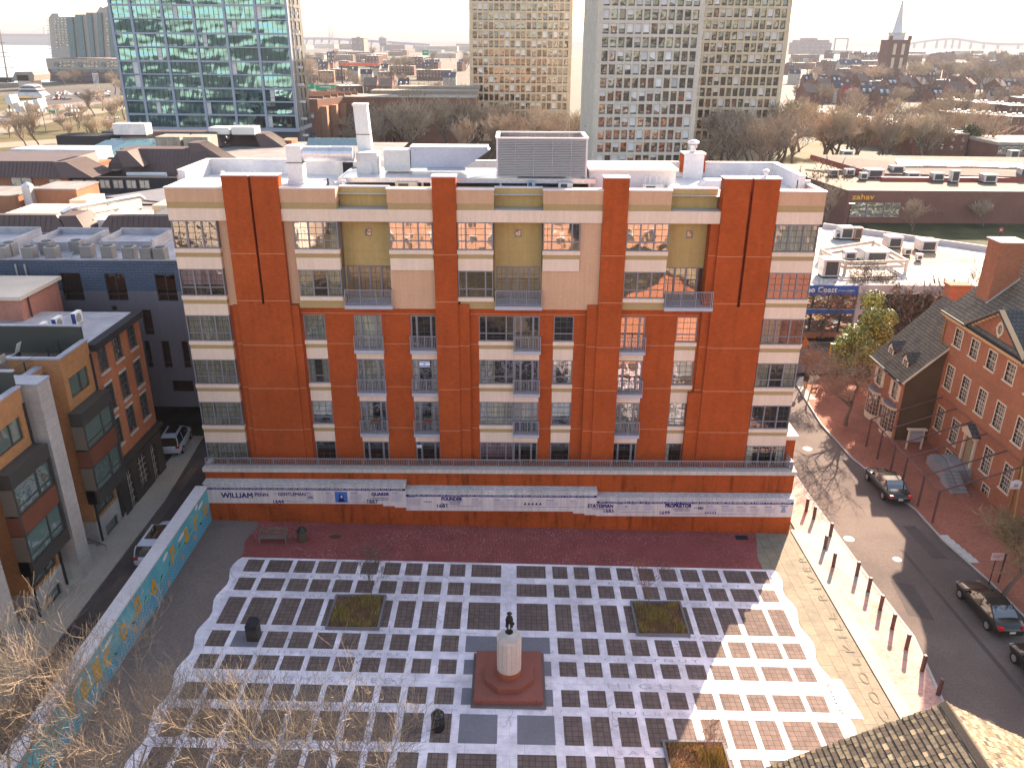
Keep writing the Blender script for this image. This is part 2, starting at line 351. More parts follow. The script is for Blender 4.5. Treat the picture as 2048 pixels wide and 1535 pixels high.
sheet('corner_pavement', [(28.75, 72.2), (28.95, 76), (29.95, 77.85), (31.5, 78.35), (32.4, 78.3), (31.2, 75.5), (30.6, 72.2)], m_walk, .14)
sheet('corner_pavement', [(19.4, 77.2), (28.6, 77.2), (28.6, 78.6), (19.4, 78.6)], m_walk, .046)
slab('alley_sidewalk', [(-27.3, 10), (-25.25, 10), (-25.2, 51), (-26.05, 61.3), (-27.3, 61.3)], m_walk, .09, m_kerb)
slab('narrow_kerb_strip', [(-22.6, 49.6), (-21.5, 49.6), (-21.5, 76), (-22.9, 76)], m_conc, .08, m_kerb)
slab('restaurant_pavement', [(31.5, 87.6), (31.5, 89.2), (140, 89.2), (140, 87.6)][::-1], m_walk, .1, m_kerb)
slab('restaurant_pavement', [(-60, 87.6), (31.5, 87.6), (31.5, 92), (-60, 92)], m_walk, .1, m_kerb)
m_mh = M('pale_manhole', (.22, .205, .19), .5, .15, 4); m_mh2 = M('manhole_ring', (.34, .31, .28), .6, .1)
for (x, y, r, l_) in ((23.7, 48.15, .36, 'larger pale round manhole cover in the road beside the staggered bollards'), (26.06, 45.8, .28, 'smaller pale round manhole cover nearer the middle of the road'), (25.37, 61.86, .38, 'pale manhole cover far up the road in the tree shadow')):
    t = thing('manhole_cover', l_, 'manhole cover', (x, y, gz(x))); z = gz(x)
    MB().lathe([(r, 0), (r, .012)], (x, y, z), 20).build('ring', m_mh2, t); MB().lathe([(r * .78, 0), (r * .78, .018)], (x, y, z), 20).build('lid', m_mh, t)
m_pt = M('dark_patch', (.085, .07, .066), .95, .12, 2)
for P_ in (((24.2, 40), (25.6, 39.5), (25.9, 43), (24.6, 43.4)), ((28.6, 46), (29.6, 46), (29.2, 50), (28.3, 50)), ((24.0, 53.5), (24.5, 53.5), (24.3, 60), (23.8, 60)), ((27.4, 33), (27.7, 33), (27.0, 47), (26.75, 47))): sheet('asphalt_patch', P_, m_pt, .006)
sheet('asphalt_patch', [(-24.6, 38), (-23.6, 38), (-23.5, 42), (-24.5, 42)], m_asph, .006); sheet('asphalt_patch', [(-25.1, 47), (-24.5, 47), (-24.6, 56), (-25.2, 56)], m_asph, .006)
# crosswalk marks
mb = MB()
for k in range(5):
    x = 26 + k * .9; 
for yy in (83.2,): mb.poly([(x, y, gz(x, y) + .014) for x, y in ((-60, yy), (60, yy), (60, yy + .12), (-60, yy + .12))])
for k in range(6):
    y0 = 79.3 + k * 1.4; mb.poly([(x, y, gz(x, y) + .016) for x, y in ((24.5, y0), (28.2, y0), (28.2, y0 + .45), (24.5, y0 + .45))])
struct('road_markings', mb, M('road_paint', (.7, .7, .68), .7, .15, 3))

# ---- the paved square ----
def wave(x0, amp, y0, y1, per=6.3, ph=0, n=60):
    return [(x0 + amp * math.sin(2 * math.pi * (y - ph) / per), y) for y in [y0 + (y1 - y0) * i / n for i in range(n + 1)]]
WL = wave(-17.77, .16, 18, 49.2, 3.05, 43.9); WR = wave(17.32, .16, 18, 44.3, 3.05, 42.6); WR2 = wave(16.9, .35, 44.3, 49.2, 8, 47)
sheet('grey_concrete_paving', [(-21.0, 18)] + WL + [(-21.0, 49.2)], m_conc2, .0)
sheet('marble_paving', [p for p in WL if p[1] <= 44.3] + [(-17.55, 44.3), (17.2, 44.3)] + WR[::-1], m_marble, .0)
sheet('red_brick_paving', [p for p in WL if p[1] > 44.3][::-1] + [(-17.55, 44.3), (17.15, 44.3)] + WR2, m_redband, .0)
sheet('slate_paving', WR + WR2 + [(19.8, 49.2), (20.2, 18)], m_slate, .0)
CX = [(-17.07, -15.99), (-15.67, -14.15), (-13.87, -12.69), (-12.46, -11.31), (-11.02, -9.91), (-9.61, -8.55), (-8.16, -7.13), (-6.78, -5.73), (-5.36, -4.34), (-3.92, -2.93), (-2.53, -.62), (.37, 2.25), (2.69, 3.65), (4.08, 5.03), (5.47, 6.46), (6.86, 7.85), (8.27, 9.26), (9.66, 10.71), (11.04, 12.14), (12.46, 13.52), (13.84, 15.35), (15.62, 16.68)]
RY = [(42.78, 44.07), (40.9, 42.15), (37.78, 40.23), (35.87, 37.21), (34.14, 35.26), (31.97, 33.15), (29.49, 31.35), (27.6, 28.88), (25.7, 26.95), (23.8, 25.1), (21.3, 23.2)]
mb = MB(); mb2 = MB(); mbt = MB()
for j, (a, b) in enumerate(RY):
    for i, (c, d) in enumerate(CX):
        blue = (i in (10, 11) and j in (3, 4, 5, 6)) or (i == 1 and j == 3)
        xx = (c, d)
        (mb2 if blue else mb).poly([(x, y, gz(x) + .006) for x, y in ((xx[0], a), (xx[1], a), (xx[1], b), (xx[0], b))])
struct('dark_brick_paver_panels', mb, m_pav); struct('bluestone_panels', mb2, m_blue)
m_inlay = M('grey_inlay_lettering', (.50, .47, .52), .8, .1)
def floortext(s, x, y, h, w, m=None, name='engraved_street_name'):
    mb = MB(); put_text(mb, s, (x, y, 0), (1, 0, 0), (0, 1, 0), h, w)
    mb.v = [(a, b, gz(a) + .009) for a, b, c in mb.v]; return struct(name, mb, m or m_inlay)
for y, nm in ((42.3, 'C E D A R   S T R E E T'), (40.4, 'S P R U C E   S T R E E T'), (37.35, 'W A L N U T   S T R E E T'), (35.42, 'C H E S T N U T   S T R E E T'), (33.35, 'H I G H   S T R E E T'), (31.5, 'M U L B E R R Y   S T R E E T'), (29.0, 'S A S S A F R A S   S T R E E T')):
    H = .38 if 'H I G H' in nm else .24
    w = 9.5 if 'H I G H' in nm or 'MUL' not in nm else 9.5
    floortext(nm, 5.2 if y not in (42.3, 40.4, 37.35) else 10.2 - (5 if y == 42.3 else 0), y, H, w if y not in (40.4, 37.35) else 6)
    floortext(nm, -13.5, y, H, 8)
floortext('(MARKET)', -3.7, 33.4, .22, 1.6); floortext('(MARKET)', 12.9, 33.25, .2, 1.6); floortext('(ARCH)', 12.9, 31.4, .18, .9); floortext('(ARCH)', -3.6, 31.5, .15, .9)
mb = MB(); put_text(mb, 'S C O O L K I L L   R I V E R', (18.9, 30.4, 0), (0, 1, 0), (-1, 0, 0), .5, 15.5)
mb.v = [(a + .02 * b, b, gz(a) + .008) for a, b, c in mb.v]; struct('engraved_river_name', mb, M('dark_inlay', (.20, .165, .12), .8, .1))
# inscribed tablet
t = thing('inscribed_tablet', 'white marble tablet about the slate roof house set flat beside the wavy marble edge', 'tablet', (17.2, 32.9, gz(17)))
c = (17.2, 33.0); mb = MB(); mb.poly([(16.55, 31.6, gz(16.6) + .012), (18.15, 31.6, gz(18) + .012), (18.0, 34.4, gz(18) + .012), (16.7, 34.4, gz(16.7) + .012)]); mb.build('slab', M('pale_marble', (.8, .77, .72), .5, .05), t)
mb = MB()
for k, s in enumerate(['ON THIS SITE STOOD THE', 'SLATE ROOF HOUSE', "WILLIAM PENN'S RESIDENCE", 'AND SEAT OF GOVERNMENT', 'OF PENNSYLVANIA']):
    put_text(mb, s, (16.98 + k * .25, 31.85, 0), (0, 1, 0), (-1, 0, 0), .19 if k == 1 else .12, 2.2, bold=.015 if k == 1 else 0)
mb.v = [(a, b, gz(a) + .018) for a, b, c in mb.v]; mb.build('lettering', M('tablet_ink', (.15, .12, .1), .8, .1), t)
# ================= windows shared by the nearer buildings =================
def window(F, u0, u1, z0, z1, par, d=-.12, lights=None, transom=None, grid=(2, 3, 1), frame=None, glass=None, back='room', fw=.07, mw=.02, munt=None, door=False, recess=.45, curtain=None, name='window', fd=.09):
    """frame with mullions and glazing bars; sub-parts pane, curtain; dark room box behind"""
    lights = lights or [0, 1]; mb = MB(); W = u1 - u0; frame = frame or m_frame
    mb.fbox(F, u0, u1, z0, z0 + fw, d - fd, d); mb.fbox(F, u0, u1, z1 - fw, z1, d - fd, d)
    for i, l in enumerate(lights):
        c = u0 + l * W; a, b = (c - fw / 2 * 1.3, c + fw / 2 * 1.3)
        if i == 0: a, b = u0, u0 + fw
        if i == len(lights) - 1: a, b = u1 - fw, u1
        mb.fbox(F, a, b, z0 + fw, z1 - fw, d - fd, d + (.012 if 0 < i < len(lights) - 1 else 0))
    zt = z0 + (z1 - z0) * transom if transom else None
    if zt: 
        for i in range(len(lights) - 1):
            a = u0 + lights[i] * W + fw * .6; b = u0 + lights[i + 1] * W - fw * .6; mb.fbox(F, a, b, zt - fw * .45, zt + fw * .45, d - fd, d - .01)
    gm = MB()
    for i in range(len(lights) - 1):
        a = u0 + lights[i] * W + fw * .6; b = u0 + lights[i + 1] * W - fw * .6; w = b - a
        nc = grid[0] if w > .42 else 1
        for k in range(1, nc): x = a + w * k / nc; gm.fbox(F, x - mw / 2, x + mw / 2, z0 + fw, z1 - fw, d - .05, d - .025)
        segs = [(zt, z1, grid[1]), (z0, zt, grid[2])] if zt else [(z0, z1, grid[1])]
        for za, zb, n in segs:
            for k in range(1, n): zz = za + (zb - za) * k / n; gm.fbox(F, a, b, zz - mw / 2, zz + mw / 2, d - .05, d - .024)
    n0 = len(mb.v); mb.v += gm.v; mb.f += [tuple(n0 + i for i in f) for f in gm.f]; mb.m += [1] * len(gm.f)
    o = mb.build(name, [frame, munt or m_munt], par)
    p = MB(); p.poly([F(u0 + .02, z0 + .02, d - .055), F(u1 - .02, z0 + .02, d - .055), F(u1 - .02, z1 - .02, d - .055), F(u0 + .02, z1 - .02, d - .055)]); p.build('pane', glass or m_glass, o)
    if back == 'room':
        r = MB(); D = d - recess; e = .01
        r.poly([F(u0, z0, D), F(u1, z0, D), F(u1, z1, D), F(u0, z1, D)])
        for (p1, p2) in (((u0, z0), (u1, z0)), ((u1, z0), (u1, z1)), ((u1, z1), (u0, z1)), ((u0, z1), (u0, z0))): r.poly([F(p1[0], p1[1], d - fd), F(p1[0], p1[1], D), F(p2[0], p2[1], D), F(p2[0], p2[1], d - fd)])
        r.build('interior', m_room, o)
    if curtain:
        c = MB()
        for (a, b, za, zb, mi) in curtain:
            xa, xb = u0 + a * W, u0 + b * W; n = max(2, int((xb - xa) / .09)); zA, zB = z0 + za * (z1 - z0), z0 + zb * (z1 - z0)
            for k in range(n):
                x1 = xa + (xb - xa) * k / n; x2 = xa + (xb - xa) * (k + 1) / n; dd = .03 if k % 2 else 0; de = .03 if (k + 1) % 2 else 0
                c.poly([F(x1, zA, d - .16 - dd), F(x2, zA, d - .16 - de), F(x2, zB, d - .16 - de), F(x1, zB, d - .16 - dd)], mi)
        c.build('curtain', [m_curt, m_curtg, m_curtr, m_blind], o)
    return o
def railing(F, u0, u1, z0, h, par, d, name='railing', step=.11, mat=None, ret=0, posts=None, r=.012):
    mb = MB(); mb.fbox(F, u0, u1, z0 + h - .05, z0 + h, d - .025, d + .025); mb.fbox(F, u0, u1, z0 + .06, z0 + .10, d - .02, d + .02)
    n = max(1, int(round((u1 - u0) / step)))
    for k in range(n + 1):
        x = u0 + (u1 - u0) * k / n; big = posts and k % posts == 0; q = r * (2.2 if big or k in (0, n) else 1); mb.fbox(F, x - q, x + q, z0 if big or k in (0, n) else z0 + .1, z0 + h - .05, d - q, d + q)
    if ret:
        for x in (u0, u1):
            mb.fbox(F, x - .025, x + .025, z0 + h - .05, z0 + h - .002, d - ret, d - .026)
            for k in range(1, int(ret / step)): mb.fbox(F, x - r, x + r, z0, z0 + h - .05, d - k * step - r, d - k * step + r)
    return mb.build(name, mat or m_rail, par)

# ================= the apartment building facing the square =================
AB = thing('apartment_building', 'seven-storey orange brick and beige stucco apartment building filling the far side of the square', 'building', (0, 51, 0))
S0, BAY, PF, REC = 51.0, 50.55, 50.4, 51.75
T = [21.06, 17.96, 14.85, 11.75, 8.65, 5.54]
rs = random.Random(3)
BZ = 3.4                       # terrace floor
wb = MB()                       # brick wall
def win_cur(kind):
    k = kind
    if k == 'full': return [(.03, .97, .03, .97, 0)]
    if k == 'green': return [(.03, .97, .03, .97, 1)]
    if k == 'sides': return [(.02, .2, .03, .97, 0), (.8, .98, .03, .97, 0)]
    if k == 'blind': return [(.03, .97, .35, .97, 3)]
    if k == 'half': return [(.03, .45, .03, .97, 1)]
    if k == 'purple': return [(.03, .97, .4, .97, 2)]
    if k == 'gsides': return [(.02, .3, .03, .97, 1), (.66, .98, .03, .97, 1)]
    return None
def bandset(F, u0, u1, top, par, d=0.0, last=False, fl=None):
    """sill, tan band, cream band under a window whose head is at top; bottom at the next head"""
    s = MB(); s.fbox(F, u0 - .03, u1 + .03, top - 2.04, top - 1.78, d - .3, d + .07); s.build('sill', m_cream, par)
    if not last:
        s = MB(); s.fbox(F, u0, u1, top - 2.33, top - 2.04, d - .4, d); s.build('tan_band', m_tan, par)
        s = MB(); s.fbox(F, u0, u1, top - 3.1, top - 2.33, d - .4, d + .012); s.build('cream_band', m_cream, par)
def bay(u0, u1, rows, lights, curt, Y0=BAY, par=AB, tail=True, cornerl=False, cornerr=False, gl=None):
    F = FY(Y0)
    for i, r in enumerate(rows):
        b = MB(); t = T[r]
        lastrow = (i == len(rows) - 1)
        zb = t - 1.78 if r < 5 else BZ
        window(F, u0, u1, zb if r < 5 else BZ, t, par, d=0.02, lights=lights, transom=.32 if r < 5 else .42, curtain=win_cur(curt[i]), glass=(gl[i] if gl else None), recess=.4)
        if r < 5: bandset(F, u0, u1, t, par, last=lastrow and not tail)
        # cheeks of the bay
        c = MB(); zt = t; c.box(u0 - .001, u0 + .02, Y0 + .11, REC, zb, zt); c.box(u1 - .02, u1 + .001, Y0 + .11, REC, zb, zt); c.build('bay_cheek', m_frame, par)
L3 = [0, .333, .667, 1]; LM = [0, .235, .78, 1]; LN = [0, .21, .78, 1]
# corner bays
bay(-21.42, -18.57, [0, 1, 2, 3, 4, 5], L3, ['', 'purple', 'green', 'green', 'green', 'green'])
bay(16.44, 19.15, [0, 1, 2, 3, 4, 5], L3, ['full', '', 'half', 'gsides', '', 'sides'], gl=[None, m_glassw, None, None, m_glass, m_glass])
# upper bays
bay(-13.78, -11.0, [0], L3, ['sides'], gl=[m_glassw]); bay(-7.8, -5.04, [0], L3, ['gsides'], gl=[m_glassw])
bay(-13.74, -11.0, [1], L3, ['gsides'], tail=False); bay(-3.5, -1.25, [0, 1], LM, ['sides', ''], gl=[m_glassw, m_glass], tail=False)
bay(1.9, 4.23, [0], LM, [''], gl=[m_glassw]); bay(7.13, 9.8, [0, 1], L3, ['', ''], gl=[m_glassw, m_glassw], tail=False)
pan = MB()  # upper stucco
def col(mb, u0, u1, y, z0, z1, m=0, back=None): mb.box(u0, u1, y, back or S0 + .9, z0, z1, m)
class Multi:
    def __init__(s, name, m): s.n, s.m = name, m
    def box(s, *a): MB().box(*a).build(s.n, s.m, AB); return s
st = Multi('beige_stucco_wall', m_beige)
for (a, b) in ((-18.55, -17.87), (-14.44, -13.8), (4.25, 5.57)): col(st, a, b, S0 - .15, 15.45, 21.06)
col(st, -7.85, -5.0, BAY + .12, 15.35, 17.92); col(st, 1.88, 4.25, BAY + .12, 15.35, 17.92)
col(st, 4.25, 5.57, BAY + .12, 15.35, 21.06)
# parapet panels (beige), with tan and cream bands
segs = [(-21.5, -17.87), (-14.44, -10.98), (-7.82, -5.0), (-3.53, -1.2), (1.86, 5.57), (7.12, 9.8), (16.36, 19.3)]
tn = Multi('tan_band', m_tan); cr = Multi('cream_band', m_cream); cp = Multi('parapet_coping', m_cap)
for a, b in segs:
    st.box(a, b, BAY, S0 + .75, 22.21, 23.04); tn.box(a + (.02 if a > -21 else 0), b, BAY + .012, S0 + .5, 21.81, 22.21); cp.box(a - .04, b + .04, BAY - .05, BAY + .36, 23.04, 23.12)
for a, b in ((-21.5, -17.87), (-14.44, -5.0), (-3.53, 5.57), (7.12, 12.92), (16.36, 19.3)): cr.box(a, b, BAY - .015, S0 + .5, 21.06, 21.81)
# sill-level fill under the first bays whose second row is blank

# recessed olive panels
for a, b, wx in ((-10.98, -7.82, -9.3), (-1.2, 1.86, .33), (9.8, 12.92, 11.35)):
    ol = MB(); ol.wall(FY(REC), a, b, 15.4, 21.06, [(wx - .2, wx + .2, 19.9, 20.36), (a + .12, b - .06, 15.72, 17.96)], reveal=.2)
    ol.box(a, b, REC - .02, REC + .3, 21.81, 22.98); cp.box(a - .0, b + .0, REC - .06, REC + .3, 22.98, 23.06)
    for zz in (18.9, 18.35): ol.box(a, b, REC - .006, REC + .01, zz, zz + .025, 1)
    ol.build('olive_stucco_wall', [m_olive, m_tan], AB)
led = Multi('recess_ledge', M('ledge_grey', (.42, .38, .34), .8, .1))
for a, b in ((-10.98, -7.82), (-1.2, 1.86), (9.8, 12.92)): led.box(a, b, BAY + .02, REC, 21.75, 21.82)
for wx in (-9.3, .33, 11.35):
    F = FY(REC); window(F, wx - .22, wx + .22, 19.88, 20.38, AB, d=.03, grid=(1, 1, 1), fw=.07)
for i, (a, b) in enumerate(((-10.83, -7.9), (-1.1, 1.8), (9.89, 12.86))):
    F = FY(REC); window(F, a, b, 15.72, 17.96, AB, d=-.05, lights=[0, .25, .5, .75, 1], transom=None, grid=(2, 4, 1), glass=[m_glass, m_glassw, m_glassw][i], curtain=win_cur('sides') if i == 0 else None, name='balcony_door', fw=.09)
    s = MB(); s.box(a - .05, b + .12, BAY - .28, REC, 15.42, 15.66); bo = s.build('balcony', m_slab, AB); railing(FY(BAY - .2), a, b + .08, 15.66, 1.05, bo, 0, posts=9, ret=.35)
    s = MB(); s.box(a - .1, b + .1, BAY + .3, REC, 15.35, 15.42); s.build('balcony_soffit', m_tan, AB)
tb = Multi('tan_band', m_tan)
for a, b in ((-13.9, -10.9), (-3.4, -1.15), (7.12, 9.85)): tb.box(a, b, BAY + .1, S0 + .8, 15.38, 15.93)
# lower brick wall with window columns
COLS = {'A': (-13.80, -12.38), 'B': (-10.47, -8.63), 'C': (-6.74, -5.0), 'D': (-2.22, .11), 'E': (.13, 1.82), 'F': (2.73, 4.07), 'G': (7.1, 8.8), 'H': (10.86, 12.25)}
BW = 50.85
holes = []
for k, (a, b) in COLS.items():
    if k == 'E': continue
    if k == 'D': b = COLS['E'][1]
    holes.append((a, b, BZ, T[2]))
wb.wall(FY(BW), -14.0, 12.3, BZ, 15.38, holes, reveal=.5)
wb.box(-18.6, -14.0, BW, BW + .5, BZ, 15.45); wb.box(12.3, 16.5, BW, BW + .5, BZ, 15.45)
for k, (a, b) in COLS.items():
    F = FY(BW + .04)
    for r in (2, 3, 4, 5):
        t = T[r]; dr = k in 'BCEG'
        cu = {('A', 2): 'green', ('A', 3): 'gsides', ('A', 4): 'blind', ('B', 2): 'full', ('B', 3): 'green', ('B', 4): 'half', ('C', 3): 'sides', ('C', 4): 'gsides', ('D', 3): 'half', ('D', 4): 'full', ('D', 2): '', ('E', 4): 'blind', ('F', 3): 'sides', ('F', 4): 'blind', ('H', 2): 'full', ('H', 3): 'blind', ('H', 4): 'full', ('H', 5): 'sides', ('G', 4): 'green', ('D', 5): 'purple'}.get((k, r), '')
        g = m_glassw if (k, r) in (('F', 2), ('G', 2), ('G', 3), ('E', 2), ('H', 2)) else m_glass
        if dr:
            zb = t - 2.36 if r < 5 else BZ
            window(F, a, b, zb, t, AB, d=0, lights=LM if k != 'E' else [0, .26, .74, 1], grid=(2, 4, 1), curtain=win_cur(cu), glass=g, name='balcony_door', fw=.1)
            if r < 5:
                s = MB(); s.box(a - .06, b + .08, BW - .33, BW + .3, t - 2.6, t - 2.37); bo = s.build('balcony', m_slab, AB)
                railing(FY(BW - .3), a - .03, b + .05, t - 2.37, 1.02, bo, 0, posts=9, ret=.27)
                s = MB(); s.box(a, b, BW - .005, BW + .4, t - 3.1, t - 2.6); s.build('cream_band', m_cream, AB)
        else:
            zb = t - 1.78 if r < 5 else BZ
            window(F, a, b, zb, t, AB, d=0, lights=LN if k == 'D' else [0, 1], transom=.3, grid=(3, 3, 2), curtain=win_cur(cu), glass=g)
            if r < 5: bandset(FY(BW - .005), a, b, t, AB)
wb.build('brick_wall', m_brick, AB)
# piers
def pier(u0, u1, z0, z1, y=PF, name='brick_pier', cap=True):
    p = MB(); p.box(u0, u1, y, S0 + .5 if z1 < 23 else S0 + .35, z0, z1)
    if cap and z1 > 23: p.box(u0 - .04, u1 + .04, y - .04, S0 + .39, z1, z1 + .07, 1)
    for zz in (19.0, 15.9, 12.83, 9.72, 6.62):
        if z0 < zz < z1 - .5: p.box(u0 + .002, u1 - .002, y - .006, y + .02, zz, zz + .022, 2)
    p.build(name, [m_brick, m_cap, m_joint], AB)
ZP = 23.82
pier(-17.87, -16.24, 15.69, ZP); pier(-16.08, -14.44, 15.69, ZP); pier(-16.24, -16.08, 15.69, 22.9, y=PF + .45)
pier(-17.87, -14.44, BZ, 15.69); pier(-14.44, -13.93, BZ, 15.6, y=PF + .12); pier(-18.3, -17.87, BZ, 15.5, y=PF + .25)
pier(-5.0, -3.53, BZ, ZP); pier(-3.53, -2.82, BZ, 15.7, y=PF + .12)
pier(5.57, 7.12, BZ, ZP); pier(4.88, 5.57, BZ, 15.7, y=PF + .12)
pier(12.92, 14.55, 15.69, ZP); pier(14.75, 16.36, 15.69, ZP); pier(14.55, 14.75, 15.69, 22.9, y=PF + .45)
pier(12.92, 16.36, BZ, 15.69); pier(12.4, 12.92, 9.55, 21.8, y=PF + .22); pier(12.02, 12.92, BZ, 9.55, y=PF + .12)
jl = Multi('joint_line', m_joint)
for zz in (14.95, 12.83, 9.72, 6.62):
    for a, b in ((-13.9, -5.0), (-2.8, 4.9), (7.1, 12.3)):
        seg = sorted([(max(a, h[0]), min(b, h[1])) for h in holes if h[1] > a and h[0] < b]); x = a
        if zz > T[2]: jl.box(a, b, BW - .005, BW + .01, zz, zz + .02); continue
        for h in seg:
            if h[0] > x: jl.box(x, h[0], BW - .005, BW + .01, zz, zz + .02)
            x = h[1]
        if b > x: jl.box(x, b, BW - .005, BW + .01, zz, zz + .02)
# side and rear shell, roof
sh = MB(); sh.box(-21.42, -18.5, S0 + .75, 59.6, BZ, 22.6); sh.box(-18.5, 19.1, S0 + .95, 59.6, BZ, 22.55)
sh.box(-21.3, -21.0, BAY + .5, 60, 0, 3.4)
sh.build('side_wall', m_beige, AB)
sh = MB()
for r in range(5): sh.box(-21.44, -21.38, BAY + .1, 59.6, T[r + 1] - .0, T[r + 1] + .78); sh.box(19.12, 19.18, BAY + .1, 59.6, T[r + 1], T[r + 1] + .78)
sh.build('side_cream_band', m_cream, AB)
rf = MB(); rf.poly([(-21.4, S0 + .3, 22.62), (19.2, S0 + .3, 22.62), (19.2, 59.5, 22.62), (-21.9, 59.5, 22.62)])
ro = rf.build('roof', m_white, AB)
pp = MB(); HT = 23.6
pp.box(-21.9, -21.6, 54.2, 59.3, 22.4, HT, 0); pp.box(-21.9, 18.9, 59.3, 59.6, 22.4, HT, 0); pp.box(-21.9, -21.42, 54.0, 54.2, 22.4, HT, 0)
pp.box(18.5, 18.8, 53.2, 59.3, 22.4, HT); pp.box(19.05, 19.3, BAY + .3, 53.6, 22.4, 23.04); pp.box(18.5, 19.3, 53.6, 53.8, 22.4, 23.3)
pp.box(-21.5, -21.2, BAY + .3, 54.2, 22.4, 23.04)
pp.build('roof_parapet', m_white, AB)
for (x0, x1, y0, y1, z) in ((-21.95, -21.55, 54.0, 59.65, HT), (-21.55, 18.85, 59.25, 59.65, HT), (18.45, 18.85, 53.2, 59.25, HT), (19.0, 19.34, BAY + .31, 53.65, 23.04), (-21.54, -21.16, BAY + .31, 54, 23.04)): cp.box(x0, x1, y0, y1, z, z + .06)
wbx = MB(); wbx.box(-22.0, -21.9, 54.0, 59.7, 15, HT - .3); wbx.build('rear_wing_wall', m_beige, AB)
# low brick shoulder at the right corner
q = MB(); q.box(19.2, 19.95, 50.9, 58, 0, 5.9); q.build('brick_shoulder', m_brick, AB); q = MB(); q.box(19.1, 20.1, 50.75, 58.1, 5.9, 6.2); q.build('shoulder_cap', m_cream, AB)
# terrace
tw = MB(); tw.box(-21.25, 19.62, 49.25, 50.9, -.7, 3.98); tw.build('terrace_wall', m_brickw, AB)
tc = MB()
k = 0; x = -21.33
while x < 19.6: tc.box(x, min(x + 2.4, 19.72) - .012, 49.12, 49.75, 3.98, 4.27); x += 2.4
tc.box(19.4, 19.75, 49.76, 50.9, 3.4, 4.27); tc.box(-21.35, -21.0, 49.76, 50.9, 3.4, 4.27)
tc.build('terrace_coping', M('pale_stone_coping', (.52, .46, .42), .9, .12, 1.5, streak=.2), AB)
railing(FY(49.55), -21.2, 19.5, 4.27, .6, AB, 0, name='terrace_railing', posts=13, step=.12)
railing(FXp(19.45), -50.8, -49.6, 4.27, .6, AB, 0, name='terrace_railing', posts=9)
fl = MB(); fl.box(-21.2, 19.5, 49.6, 51.0, 3.38, 3.41); fl.build('terrace_floor', m_conc, AB)
# small things on balconies
def planter_box(x, y, z, lab, colr):
    t = thing('flower_box', lab, 'flower box', (x, y, z)); b = MB(); b.box(x - .3, x + .3, y - .1, y + .1, z, z + .16); b.build('trough', m_rust, t)
    f = MB(); r = random.Random(int(x * 10))
    for _ in range(60):
        a = Vector((x + r.uniform(-.33, .33), y + r.uniform(-.14, .14), z + .14 + r.uniform(0, .16))); f.poly([a, a + Vector((.05, 0, .02)), a + Vector((.02, .02, .06))], r.choice([0, 0, 1]))
    f.build('flowers', [M('leaf_' + colr, (.06, .10, .03)), M('petal_' + colr, (.45, .06, .12))], t)
planter_box(-9.4, BW - .5, T[4] - 1.38, 'small flower box with reddish blooms on the balcony rail left of the other flower box', 'a')
planter_box(-5.8, BW - .5, T[4] - 1.38, 'small flower box with reddish blooms on the balcony rail beside the second brick pier', 'b')
def flag(x0, x1, z0, z1, y, lab):
    t = MB(); t.box(x0, x1, y - .01, y, z0, z1, 0); h = z1 - z0
    t.box(x0, x1, y - .014, y - .0101, z0 + h * .12, z0 + h * .27, 1); t.box(x0, x1, y - .014, y - .0101, z0 + h * .73, z0 + h * .88, 1)
    c = ((x0 + x1) / 2, (z0 + z1) / 2); R = h * .19
    for s in (1, -1):
        P = [(c[0] + R * math.cos(a) , c[1] + s * R * math.sin(a)) for a in (math.pi / 2, math.pi * 7 / 6, math.pi * 11 / 6)]
        for i in range(3):
            a, b = P[i], P[(i + 1) % 3]; t.tube([(a[0], y - .013, a[1]), (b[0], y - .013, b[1])], h * .022, 4, 1)
    o = t.build('flag', [M('flag_white', (.8, .8, .8)), M('flag_blue', (.03, .10, .45))]); tag(o, lab, 'flag')
flag(-6.25, -5.55, T[3] - .52, T[3] - .12, BW - .06, 'white flag with blue stripes and star in the balcony door beside the second pier')
flag(-6.68, -6.33, T[5] - .45, T[5] - .2, BW - .06, 'tiny white and blue flag in the terrace door beside the second brick pier')
# ================= walls of the square =================
m_blueink = M('navy_ink', (.02, .018, .14), .8, .1); m_panel = M('pale_enamel_panel', (.66, .58, .57), .7, .06, 1.5, streak=.22)
m_greyink = M('faded_ink', (.40, .37, .47), .8, .1)
PN = thing('timeline_wall', 'low brick wall with stepped pale timeline panels along the foot of the terrace', 'panel wall', (0, 48.9, 0))
b = MB(); SEG = [(-21.2, -7.3, 3.42, 1.84), (-7.3, 5.92, 2.97, 1.34), (5.92, 19.6, 2.52, 1.0)]
for a, c, zt, zb in SEG:
    b.box(a, c, 48.62, 49.24, gz(0) - .9, zt - .4)
b.build('brick_base', m_brickw, PN)
b = MB(); pl = MB(); bl = MB()
for i, (a, c, zt, zb) in enumerate(SEG):
    b.box(a - .02, c + .03, 48.5, 49.25, zt - .07, zt); n = 5
    b.hexa([(a, 48.55, zt - .30), (c, 48.55, zt - .30), (c, 49.2, zt - .30), (a, 49.2, zt - .30), (a, 48.75, zt - .075), (c, 48.75, zt - .075), (c, 49.2, zt - .075), (a, 49.2, zt - .075)])
    # stepped lower edge
    ntop = zt - .30
    steps = [(a, c, zb)]
    if i < 2: steps = [(a, c - 1.6, zb), (c - 1.6, c - .8, zb - .15), (c - .8, c, zb - .27)]
    if i: steps[0] = (a, steps[0][1], steps[0][2])
    for (p, q_, zz) in steps: pl.box(p, q_, 48.56, 48.62, zz, ntop)
    bl.box(a + .02, c - .02, 48.548, 48.56, ntop - .2, ntop - .03)
b.build('coping', M('marble_coping', (.62, .58, .57), .7, .15, 1.5, streak=.3), PN); pl.build('timeline_panel', m_panel, PN); bl.build('blue_strip', m_blueink, PN)
tx = MB(); ty = 48.552
